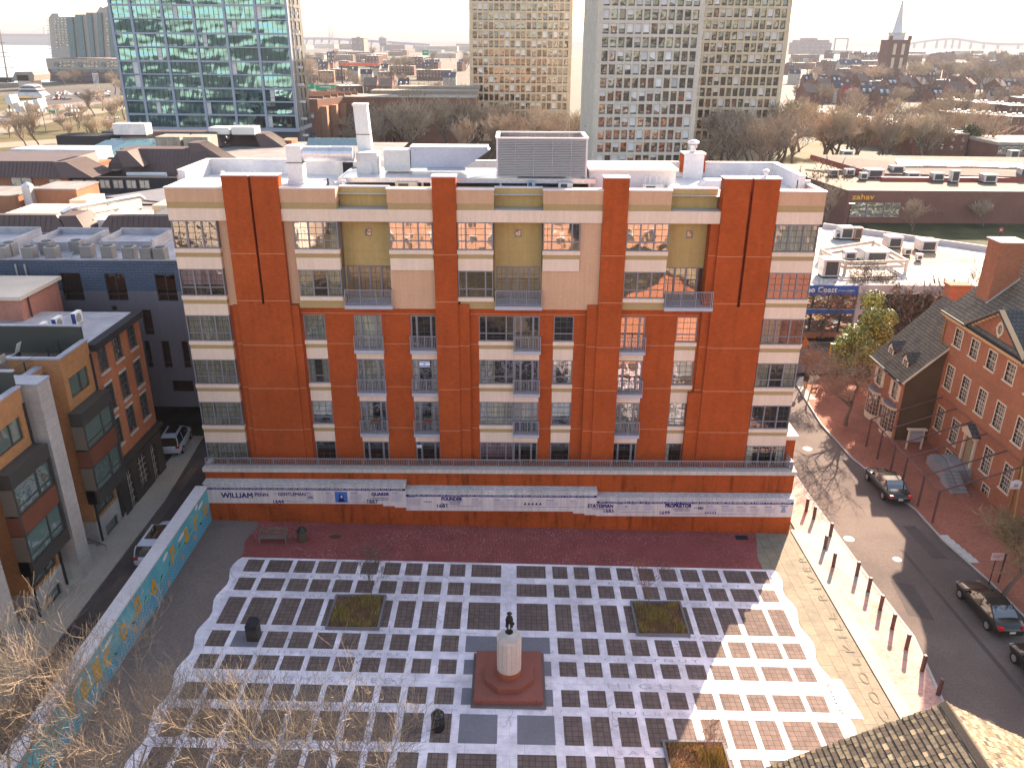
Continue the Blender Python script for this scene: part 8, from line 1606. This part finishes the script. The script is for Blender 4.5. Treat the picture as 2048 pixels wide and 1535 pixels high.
blk(1600, 1664, 86, 2600, 'stepped reddish grey hospital-like block on the right horizon', m_farb, steps=[(1606, 1620, 80), (1622, 1636, 76), (1638, 1660, 80)], d=100)
t = thing('gantry_crane', 'pale flat-topped gantry crane frame on the right horizon', 'crane', PY(1685, 84, 3000)); a, b = PY(1671, 77, 3000), PY(1698, 79, 3000); q = MB(); q.box(a.x, b.x, 3000, 3006, b.z, b.z + 4); q.build('beam', m_far, t)
for x in (a.x, b.x - 3): q = MB(); q.box(x, x + 3, 3000, 3006, 0, b.z); q.build('leg', m_far, t)
r = random.Random(31)
for i in range(46):   # far low blocks
    right = i % 2; x = r.uniform(1585, 2060) if right else r.uniform(590, 935); y = r.uniform(98, 140) if right else r.uniform(96, 125); p = PZ(x, y, 0)
    hs(r.choice('eg'), x, y, r.uniform(-.3, .3), 'low far warehouse ' + ('right of the grey towers' if right else 'between glass and beige towers'), r.uniform(.8, 1.5) if y > 105 else 2.2, grp='far warehouses ' + ('right' if right else 'centre'), cat='warehouse')
for i in range(64):
    right = i % 4 != 0; x = r.uniform(1575, 2060) if right else r.uniform(595, 935); y = r.uniform(118, 180) if right else r.uniform(128, 165)
    if 1770 < x < 1830: continue
    hs(r.choice('abbdc'), x, y, r.uniform(-.4, .4), 'small far rowhouse ' + ('right of the grey towers' if right else 'between glass and beige towers'), 1.0 + (.5 if y < 140 else 0), grp='far rowhouses ' + ('right' if right else 'centre'))
for i in range(34):
    x = r.uniform(1600, 2060); y = r.uniform(150, 232)
    if 1760 < x < 1835 and y < 190: continue
    hs(r.choice('abbdcb'), x, y, r.uniform(-.5, .5), 'brick rowhouse packed among bare trees at right', r.uniform(.8, 1.1), grp='packed rowhouses at right')
# --- riverside condo with ship-like base ---
D = 672; SB = thing('ship_shaped_condo', 'riverside apartment tower with teal bays on a ship-hull shaped base at upper left', 'building', (-330, D, 0))
m_hull = M('hull_cream', (.40, .33, .29), .8, .05, .05); m_tealc = M('condo_teal', (.09, .17, .19), .4, .1, .1)
def pp(pts, dep, m, name, par, D=D): q = MB(); q.prism([tuple(PY(x, y, D)) for x, y in pts], (0, dep, 0)); return q.build(name, m, par)
pp([(91, 117), (245, 119), (245, 162), (100, 162)], 40, m_hull, 'hull', SB); pp([(96, 138), (245, 140), (245, 150.5), (98, 150.5)], 38, M('hull_red', (.22, .11, .10), .8, .05, .05), 'hull_red_band', SB, D - 1.2); pp([(98, 151), (245, 152), (245, 163), (100, 163)], 36, M('hull_dark', (.08, .07, .08), .8), 'hull_waterline', SB, D - 1.0)
for x in (112, 158.5, 205.5): q = MB(); c = PY(x, 129, D - 1.4); q.tube([(c.x, D - 1.4, c.z), (c.x, D - .2, c.z)], 1.75, 16); q.build('porthole', m_tealc, SB)
for (x0, n) in ((120, 4), (167, 4), (214, 4)):
    for k in range(n):
        for y in (125, 132): q = MB(); c, e = PY(x0 + k * 8, y + 2.2, D), PY(x0 + 5 + k * 8, y - 2.4, D); q.box(c.x, e.x, D - .5, D - .1, c.z, e.z); q.build('window', m_ogl, SB)
for k in range(9): q = MB(); c, e = PY(107 + k * 15.5, 144.5, D), PY(119 + k * 15.5, 138.5, D); q.box(c.x, e.x, D - 2.0, D - 1.3, c.z, e.z); q.build('window', m_tealc, SB)
tw = pp([(104, 116), (97, 36), (104, 27), (116, 27), (118, 34), (150, 34), (150, 29), (172, 29), (172, 25), (193, 25), (200, 13), (206, 16), (215, 12), (245, 12), (245, 116)], 22, M('condo_concrete', (.42, .38, .35), .8, .06, .1), 'tower_wall', SB, D + 3)
for (xa, xb, xt, xu, y0) in ((141, 152, 133, 144, 34), (158, 172, 150, 162, 30), (182, 190, 172, 182, 27), (199, 208, 193, 202, 26), (222, 236, 214, 228, 14)): pp([(xa, 115), (xb, 115), (xu, y0), (xt, y0)], 3, m_tealc, 'teal_bay', SB, D + 1.0)
wq = 0
for k in range(15):
    y = 38 + k * 5.2
    for x in (108, 115, 122, 129, 153, 176, 194, 211, 216):
        xx = x + (y - 38) * .085
        if wq < 100: q = MB(); c, e = PY(xx, y + 1.6, D + 2.7), PY(xx + 3.2, y - 1.0, D + 2.7); q.box(c.x, e.x, D + 2.6, D + 2.95, c.z, e.z); q.build('window', m_ogl, SB); wq += 1
q = MB()
for k in range(15):
    y = 42 + k * 5.1; c = PY(104 - 12 + (y - 42) * .09, y, D + 8); e = PY(105 + (y - 42) * .07, y, D + 8); q.box(c.x, e.x, D + 8, D + 16, c.z, c.z + .5)
q.build('balconies', m_white, SB)
# wharf building, yacht, masts, flagpoles
D = 560; q = MB(); q.prism([tuple(PY(x, y, D)) for x, y in ((24, 162), (24, 158), (30, 144), (64, 144), (68, 150), (68, 162))], (0, 20, 0)); q2 = MB(); q2.box(PY(0, 0, D).x, PY(24, 0, D).x, D, D + 14, 0, PY(10, 150, D).z); simple('wharf_shed', 'pale wharf shed with sloping roof beside the river', 'shed', [('roof', q, m_rw), ('wall', q2, m_hr3)])
D = 480; YT = thing('yacht', 'large white multi-deck motor yacht moored at the wharf', 'boat', PY(60, 190, D)); a, b = PY(30, 190, D), PY(85, 190, D); z0 = PY(50, 191, D).z
for nm, x0, x1, ya, yb, m in (('hull', 34, 84, 191, 184, m_white), ('lower_deck', 38, 76, 184, 179.5, m_tfd), ('main_deck', 37, 74, 179.5, 176, m_white), ('cabin_windows', 40, 70, 176, 173, m_tfd), ('flybridge', 42, 68, 173, 170, m_white)): c, e = PY(x0, ya, D), PY(x1, yb, D); q = MB(); q.hexa([(c.x, D, c.z), (e.x, D, c.z), (e.x, D + 8, c.z), (c.x, D + 8, c.z), (c.x + 1, D + .5, e.z), (e.x - 2, D + .5, e.z), (e.x - 2, D + 7.5, e.z), (c.x + 1, D + 7.5, e.z)]); q.build(nm, m, YT)
D = 590; MS = thing('sailing_ship', 'old sailing ship with tall mast and yards at the left edge of the river', 'ship', PY(10, 165, D)); q = MB(); a, b = PY(16, 163, D), PY(-4, 40, D); q.tube([a, b], [.6, .25], 6); q.build('mast', m_farb, MS)
for x, y, w_ in ((-2, 86, 12), (2, 105, 14), (6, 113, 16), (9, 135, 20)): q = MB(); c, e = PY(x - w_, y, D - .6), PY(x + w_, y, D - .6); q.tube([c, e], .2, 5); q.build('yard', m_farb, MS)
q = MB(); c, e = PY(-30, 165, D), PY(24, 156, D); q.hexa([(c.x, D, c.z), (e.x - 4, D, c.z), (e.x - 4, D + 8, c.z), (c.x, D + 8, c.z), (c.x, D - 1, e.z), (e.x, D - 1, e.z), (e.x, D + 9, e.z), (c.x, D + 9, e.z)]); q.build('hull', m_dark, MS)
for i in range(5): a, b = PY(190 + i * 2.2, 178, 470), PY(185 + i * 2.6, 148, 470); q = MB(); q.tube([a, b], .16, 5); s = MB(); s.lathe([(.3, 0), (.1, .5)], b, 6); simple('flagpole', 'white flagpole in the cluster of flagpoles near the river', 'flagpole', [('pole', q, m_white), ('finial', s, m_white)], grp='cluster of flagpoles')
# white tent wings and parking
for i, (x, y) in enumerate(((8, 192), (26, 206), (46, 204), (64, 200))):
    D = 370; a = [PY(x, y, D), PY(x + 10, y - 2, D), PY(x + 18, y + 18, D), PY(x + 7, y + 20, D)]; q = MB(); q.prism([tuple(v) for v in a], (0, 6, 0)); q2 = MB(); c = PY(x + 8, y + 18, D); q2.box(c.x, c.x + .4, D, D + .4, 0, c.z); simple('white_canopy', 'white slanted canopy panel at far left, %s of the four' % ('leftmost', 'second from left', 'second from right', 'rightmost')[i], 'canopy', [('panel', q, m_white), ('post', q2, m_dark)])
# small far cars: body, windows, wheels
def mini_car(m, lab, loc, rot, grp):
    t = thing('parked_car', lab, 'car', (0, 0, 0), grp); q = MB(); q.hexa([(-2.3, -.9, .3), (2.3, -.9, .3), (2.3, .9, .3), (-2.3, .9, .3), (-2.25, -.88, .95), (2.2, -.88, .85), (2.2, .88, .85), (-2.25, .88, .95)]); q.hexa([(-1.3, -.7, 1.42), (.4, -.7, 1.42), (.4, .7, 1.42), (-1.3, .7, 1.42), (-1.3, -.7, 1.47), (.4, -.7, 1.47), (.4, .7, 1.47), (-1.3, .7, 1.47)]); q.build('body', m, t)
    q = MB(); q.hexa([(-2.0, -.82, .93), (1.2, -.82, .9), (1.2, .82, .9), (-2.0, .82, .93), (-1.3, -.68, 1.42), (.4, -.68, 1.42), (.4, .68, 1.42), (-1.3, .68, 1.42)]); q.build('window', m_cglass, t)
    for x in (-1.4, 1.4):
        for y in (-.9, .72): q = MB(); q.tube([(x, y, .32), (x, y + .18, .32)], .32, 10); q.build('wheel', m_tyre, t)
    t.location = loc; t.rotation_euler = (0, 0, rot); return t
cc = [m_pwht, m_pblk, M('silver_paint', (.4, .4, .42), .3, metal=.5), M('dark_blue_paint', (.03, .04, .09), .3), M('red_paint', (.3, .03, .03), .3)]; prot = [mini_car(m, '', (0, 0, 0), 0, 'c') for m in cc]; pu = set()
def mcar(x, y, rot, lab, grp, z=0):
    i = r.choice((0, 0, 1, 2, 2, 3, 4)); p = PZ(x, y, 0); p.z = .1
    if i not in pu: pu.add(i); o = prot[i]; o.location = p; o.rotation_euler = (0, 0, rot); o['label'] = lab; o['group'] = grp; kids(o)
    else: dup(prot[i], p, rot, label=lab, group=grp)
for i in range(26): mcar(r.uniform(80, 235), r.choice((186, 190, 194, 200)) + r.uniform(-.8, .8), r.uniform(-.2, .2) + 1.4, 'far car in the parking lot near the river at upper left', 'cars in the riverside parking lot')
for i in range(8): mcar(700 + i * 11, r.choice((276, 282, 290)), r.uniform(1.2, 1.7), 'small parked car in the little car park behind the tall metal stack', 'cars behind the metal stack')
for i in range(5): mcar(r.uniform(0, 240), 240 + r.uniform(-8, 8), 1.2, 'small car on the pale highway at far left', 'cars on the far left highway')
for o, i in zip(prot, range(5)):
    if i not in pu:
        for c in list(o.children): bpy.data.objects.remove(c)
        bpy.data.objects.remove(o)
# ================= far trees (copies) =================
TV = []
for i, (H, sp, up, kd) in enumerate(((14, .5, .3, (4, 5)), (15, .42, .5, (4, 6)), (12, .55, .2, (4, 5)), (16, .5, .35, (4, 5)), (13, .45, .4, (4, 6)))):
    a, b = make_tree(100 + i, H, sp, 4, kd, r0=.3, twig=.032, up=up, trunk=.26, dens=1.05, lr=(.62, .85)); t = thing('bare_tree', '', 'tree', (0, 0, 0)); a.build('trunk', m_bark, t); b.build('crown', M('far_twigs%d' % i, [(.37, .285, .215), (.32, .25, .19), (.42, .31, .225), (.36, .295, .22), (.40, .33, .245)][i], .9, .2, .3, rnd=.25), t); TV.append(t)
tu = set()
def ft(x, y, lab, grp, s=None, px_=True, v=None):
    i = v if v is not None else r.randrange(5); p = PZ(x, y, 0) if px_ else Vector((x, y, 0)); s = s or r.uniform(.75, 1.15); rot = r.uniform(0, 6.28)
    if i not in tu: tu.add(i); o = TV[i]; kids(o); o.location = p; o.rotation_euler = (0, 0, rot); o.scale = (s, s, s); o['label'] = lab; o['group'] = grp
    else: dup(TV[i], p, rot, s, label=lab, group=grp)
def scatter(n, x0, x1, y0, y1, lab, grp, s=(.75, 1.15)):
    for _ in range(n): ft(r.uniform(x0, x1), r.uniform(y0, y1), lab, grp, r.uniform(*s))
scatter(26, 715, 955, 268, 345, 'bare brown tree in the dense wood left of the beige tower foot', 'wood left of the beige tower', (.9, 1.25))
scatter(16, 955, 1170, 300, 345, 'bare brown tree in front of the beige tower foot', 'trees before the beige tower', (.8, 1.1))
scatter(12, 1210, 1440, 356, 372, 'bare brown tree in front of the grey tower foot', 'trees before the grey towers', (.75, 1.0))
scatter(20, 1400, 1630, 300, 372, 'bare brown tree right of the grey tower foot behind the roof parapet', 'trees right of the grey towers', (.9, 1.2))
scatter(20, 1620, 1960, 285, 335, 'bare spreading tree behind the brown brick building with the yellow sign', 'trees behind the yellow-signed building', (.8, 1.15))
scatter(8, 1640, 1760, 318, 336, 'bare tree on the grass just behind the yellow-signed building roof', 'trees at the lawn edge', (1.0, 1.3))
scatter(22, 1580, 2050, 205, 262, 'bare tree among the townhouse rows at right', 'trees among the right townhouses', (.7, 1.0))
scatter(30, 1580, 2060, 130, 205, 'far bare tree among the old rooftops at right', 'far trees at right', (1.0, 1.7))
scatter(16, 1840, 2060, 130, 200, 'far bare tree right of the church', 'far trees right of the church', (1.3, 2.0))
scatter(12, 600, 690, 270, 300, 'small bare tree on the lawn right of the glass tower', 'trees on the lawn by the glass tower', (.55, .75))
scatter(20, 600, 940, 165, 225, 'bare tree among rooftops left of the beige tower', 'trees among the middle rooftops', (.7, 1.1))
scatter(18, 595, 940, 118, 165, 'far bare tree in the hazy middle district', 'far middle trees', (1.0, 1.6))
for i, (x, y, s) in enumerate(((55, 298, .75), (82, 298, .8), (66, 262, .8), (20, 275, .5), (160, 257, .7), (190, 232, .8), (205, 222, .7), (235, 258, .8), (250, 240, .8), (180, 290, .7), (205, 292, .7), (225, 285, .6), (130, 262, .5), (100, 236, .35), (115, 232, .35), (250, 200, .9), (230, 190, .9), (130, 172, .8), (150, 170, .9), (160, 168, .8), (30, 262, .5), (120, 250, .5), (145, 285, .45))):
    ft(x, y, 'bare tree in the riverside park at upper left', 'trees in the riverside park', s)
scatter(3, 1148, 1172, 280, 310, 'bare tree in the gap between the beige and grey towers', 'trees between the towers', (.6, .8))
# hedges, evergreens
mgd = [M('ev_green', (.06, .08, .02), .7, .3, 1), M('ev_olive', (.14, .13, .035), .7, .3, 1), M('ev_dark', (.035, .05, .018), .7, .3, 1)]
ev = leafy((0, 0, 0), 11, 3.6, 61, 'evergreen_tree', 'olive-green broad evergreen at the right corner of the grey towers', 'tree', mgd, 2600, .45); p = PZ(1578, 262, 0); ev.location = p; kids(ev)
for x, y, s, lab in ((1925, 318, .9, 'olive-green evergreen left of the glazed wing at right'), (1720, 345, .4, 'small dark evergreen shrub behind the yellow-signed building'), (1160, 300, .6, 'yellowish evergreen in the gap between the towers'), (250, 195, .6, 'green conifer against the left edge of the glass tower'), (645, 205, .8, 'dark conifer beside the highway signs')): dup(ev, PZ(x, y, 0), r.uniform(0, 6), s, label=lab)
def shrubs(name, lab, pts, n, R, H, seed, mats):
    rr = random.Random(seed); q = MB()
    for _ in range(n):
        x, y = rr.choice(pts); p = Vector((x + rr.gauss(0, R), y + rr.gauss(0, R * .6), gz(x, y) + abs(rr.gauss(0, H * .4)))); a = rr.uniform(0, 6.28); d = Vector((math.cos(a), math.sin(a), rr.uniform(.2, 1.4))).normalized() * rr.uniform(.3, .9) * max(.4, H * .35); w_ = Vector((-math.sin(a), math.cos(a), 0)) * .05 * max(1, H * .4); q.poly([p - w_, p + w_, p + d], rr.randrange(len(mats)))
    o = q.build(name, mats); tag(o, lab, 'shrubs'); return o
hp = [tuple(PZ(x, 333 + (x - 1960) * .03, 0))[:2] for x in range(1955, 2060, 6)]; shrubs('hedge', 'green hedge line at the right edge behind the yellow-signed building', hp, 5000, 1.2, 2.4, 1, [mgd[0], mgd[1]])
sp_ = [tuple(PZ(x, 418 + (x % 7), 0))[:2] for x in (1640, 1650, 1665, 1630, 1620, 1675, 1655)]; shrubs('bare_shrubs', 'tangle of bare reddish shrubs between the apartment building and the brown brick building', sp_, 7000, 3, 7, 2, [m_twigr, m_twig])
for x, y, s, lab in ((1820, 470, .5, 'bare shrubby tree against the brown brick wall right of the windows'), (1965, 462, .45, 'dark bare bush against the brown brick wall at right'), (1850, 455, .4, 'small bare bush against the brown brick wall, in its middle'), (1640, 470, .6, 'bare tree between the white restaurant roof and the apartment building')): ft(x, y, lab, None, s)
# twiggy vines on the restaurant front
shrubs('street_hedge', 'row of bare golden-brown crowns growing in front of the restaurant windows', [(43 + k * .6, 87.8) for k in range(14)], 9000, .9, 6.0, 4, [m_twig, m_twigl, m_twigr])
# streetlights in park
for i, (x, y) in enumerate(((30, 262), (92, 262), (143, 250), (157, 262))): p = PZ(x, y, 0); q = MB(); q.tube([(p.x, p.y, 0), (p.x, p.y, 7)], .1, 5); s = MB(); [s.box(p.x - 1.5 + k * 1.2, p.x - .9 + k * 1.2, p.y - .3, p.y + .3, 6.8, 7.6) for k in range(3)]; simple('park_lamp', 'park lamp with three white lanterns, %s in the riverside park' % ('leftmost', 'second from left', 'third from left', 'rightmost')[i], 'street lamp', [('post', q, m_dark), ('lanterns', s, m_white)])
# ================= buildings behind the viewpoint that the windows reflect =================
m_lb = BR('sunlit_orange_brick', (.36, .19, .13), (.31, .16, .11), (.4, .28, .2), var=.1); rb = random.Random(4)
for i, (x, y, w_, d_, h_) in enumerate(((-8, -34, 34, 16, 13), (30, -38, 26, 14, 11), (-46, -36, 26, 16, 15), (62, -40, 24, 18, 14), (0, -90, 50, 24, 22), (-70, -100, 40, 24, 26), (70, -95, 40, 24, 18), (-20, -180, 60, 30, 34), (60, -190, 50, 30, 40), (-110, -170, 50, 30, 30))):
    t = thing('city_block', 'sunlit brick building standing behind the viewpoint, seen only in window reflections', 'building', (x, y, 0), 'buildings behind the viewpoint'); F = Fr((x + w_ / 2, y + d_ / 2, 0), (-1, 0, 0), (0, 1, 0)); nb = int(w_ / 3.4); nf = int(h_ / 3.6)
    H_ = [((j + .5) * w_ / nb - .6, (j + .5) * w_ / nb + .6, k * 3.6 + 1.2, k * 3.6 + 3.1) for j in range(nb) for k in range(nf)]; q = MB(); q.wall(F, 0, w_, 0, h_, H_, reveal=.3); q.box(x - w_ / 2, x + w_ / 2, y - d_ / 2, y + d_ / 2 - .35, 0, h_); q.build('wall', [m_lb, m_hr3, m_cb][rb.randrange(3)] if i else m_lb, t)
    q = MB()
    for a, b, c, e in H_: q.poly([F(a, c, -.25), F(b, c, -.25), F(b, e, -.25), F(a, e, -.25)], 1); q.fbox(F, a - .15, b + .15, e, e + .3, 0, .08, 0)
    q.build('windows', [m_white, m_ogl], t)['kind'] = 'stuff'; q = MB(); q.fbox(F, -.3, w_ + .3, h_, h_ + .6, -d_, .4); q.build('cornice', m_white, t)
# ================= bottom-right shingle roof =================
SR = thing('shingle_roof_house', 'house with weathered wooden shingle gable roof cut off at the bottom right corner', 'house', (15.5, 16, 0)); yg, zr, xr_ = 22.1, 10.0, 15.45; sl = .53
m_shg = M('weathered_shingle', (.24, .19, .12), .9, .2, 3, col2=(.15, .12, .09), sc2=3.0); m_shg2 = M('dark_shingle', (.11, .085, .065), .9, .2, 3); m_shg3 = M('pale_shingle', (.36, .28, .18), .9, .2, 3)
rs2 = random.Random(6); q = MB(); y0s = 9.0
for side in (-1, 1):
    L = 9.2; n = int(L / .215); ang_ = math.atan(sl); 
    for i in range(n):
        s0 = i * .215; s1 = s0 + .30; yy = y0s + (i % 2) * .1
        while yy < yg:
            wd = rs2.uniform(.16, .27); y1 = min(yy + wd - .012, yg + rs2.uniform(-.02, .03)); lift = .035 + rs2.uniform(0, .02)
            x0, z0 = xr_ + side * s0 * math.cos(ang_), zr - s0 * math.sin(ang_); x1, z1 = xr_ + side * s1 * math.cos(ang_), zr - s1 * math.sin(ang_)
            a = [(x0, yy, z0), (x0, y1, z0), (x1, y1, z1 + lift), (x1, yy, z1 + lift)]; b = [(x1, yy, z1 + lift), (x1, y1, z1 + lift), (x1, y1, z1), (x1, yy, z1)]
            m = rs2.choices((0, 1, 2), (3, 5, .5) if side < 0 else (4, .8, 4))[0]  # left slope gets darker shingles, right paler: shade and sun in the colour
            if side > 0: q.poly(a[::-1], m); q.poly(b[::-1], 1)
            else: q.poly(a, m); q.poly(b, 1)
            yy += wd
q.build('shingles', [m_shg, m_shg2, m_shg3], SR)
q = MB(); q.prism([(xr_ - 8, yg - .25, zr - 8 * sl - .15), (xr_ + 8, yg - .25, zr - 8 * sl - .15), (xr_, yg - .25, zr - .12)], (0, -13, 0)); q.box(xr_ - 7.6, xr_ + 7.6, 9, yg - .4, 0, zr - 8 * sl); q.build('wall', m_gbrick, SR)
q = MB()
for s in (-1, 1): q.hexa([(xr_, yg - .2, zr - .2), (xr_ + s * 8.2, yg - .2, zr - 8.2 * sl - .2), (xr_ + s * 8.2, yg - .02, zr - 8.2 * sl - .2), (xr_, yg - .02, zr - .2), (xr_, yg - .2, zr - .02), (xr_ + s * 8.2, yg - .2, zr - 8.2 * sl - .02), (xr_ + s * 8.2, yg - .02, zr - 8.2 * sl - .02), (xr_, yg - .02, zr - .02)])
q.build('verge_board', m_dark, SR); q = MB(); q.hexa([(xr_ - .22, 9, zr - .06), (xr_ + .16, 9, zr - .04), (xr_ + .16, yg, zr - .04), (xr_ - .22, yg, zr - .06), (xr_ - .02, 9, zr + .09), (xr_ + .02, 9, zr + .09), (xr_ + .02, yg, zr + .09), (xr_ - .02, yg, zr + .09)]); q.build('ridge_cap', m_shg2, SR)
# ================= haze =================
hz = MB(); hz.box(-15000, 15000, -1600, 19000, -3, 140); ho = hz.build('haze', bpy.data.materials.new('haze_air')); ho['kind'] = 'stuff'
hm = bpy.data.materials['haze_air']; hm.use_nodes = True; t_ = hm.node_tree
for n in list(t_.nodes): t_.nodes.remove(n)
pv = t_.nodes.new('ShaderNodeVolumePrincipled'); pv.inputs['Color'].default_value = (.40, .42, .49, 1); pv.inputs['Density'].default_value = .00018; pv.inputs['Anisotropy'].default_value = 0
t_.links.new(pv.outputs[0], t_.nodes.new('ShaderNodeOutputMaterial').inputs['Volume'])

# ---- repeats that look alike get the place they hold among their kind ----
def px_of(v):
    p = Vector(v) - Vector((0, 0, CH)); fw = p.dot(_F); return p.x / max(fw, .1)
ORD = 'leftmost second third fourth fifth sixth seventh eighth ninth tenth eleventh twelfth thirteenth fourteenth fifteenth sixteenth seventeenth eighteenth nineteenth twentieth'.split()
by = {}
for o in bpy.data.objects:
    if o.parent is None and o.get('label'): by.setdefault(o['label'], []).append(o)
for lab, L_ in by.items():
    if len(L_) < 2: continue
    L_.sort(key=lambda o: px_of(o.location)); n = len(L_)
    for i, o in enumerate(L_):
        j = n - 1 - i; side, k = ('left', i) if i <= j else ('right', j)
        wd = (side + 'most') if k == 0 else (ORD[k] if k < 20 else str(k + 1) + 'th') + ' from ' + side
        o['label'] = wd + ' ' + lab if k == 0 else lab + ', ' + wd
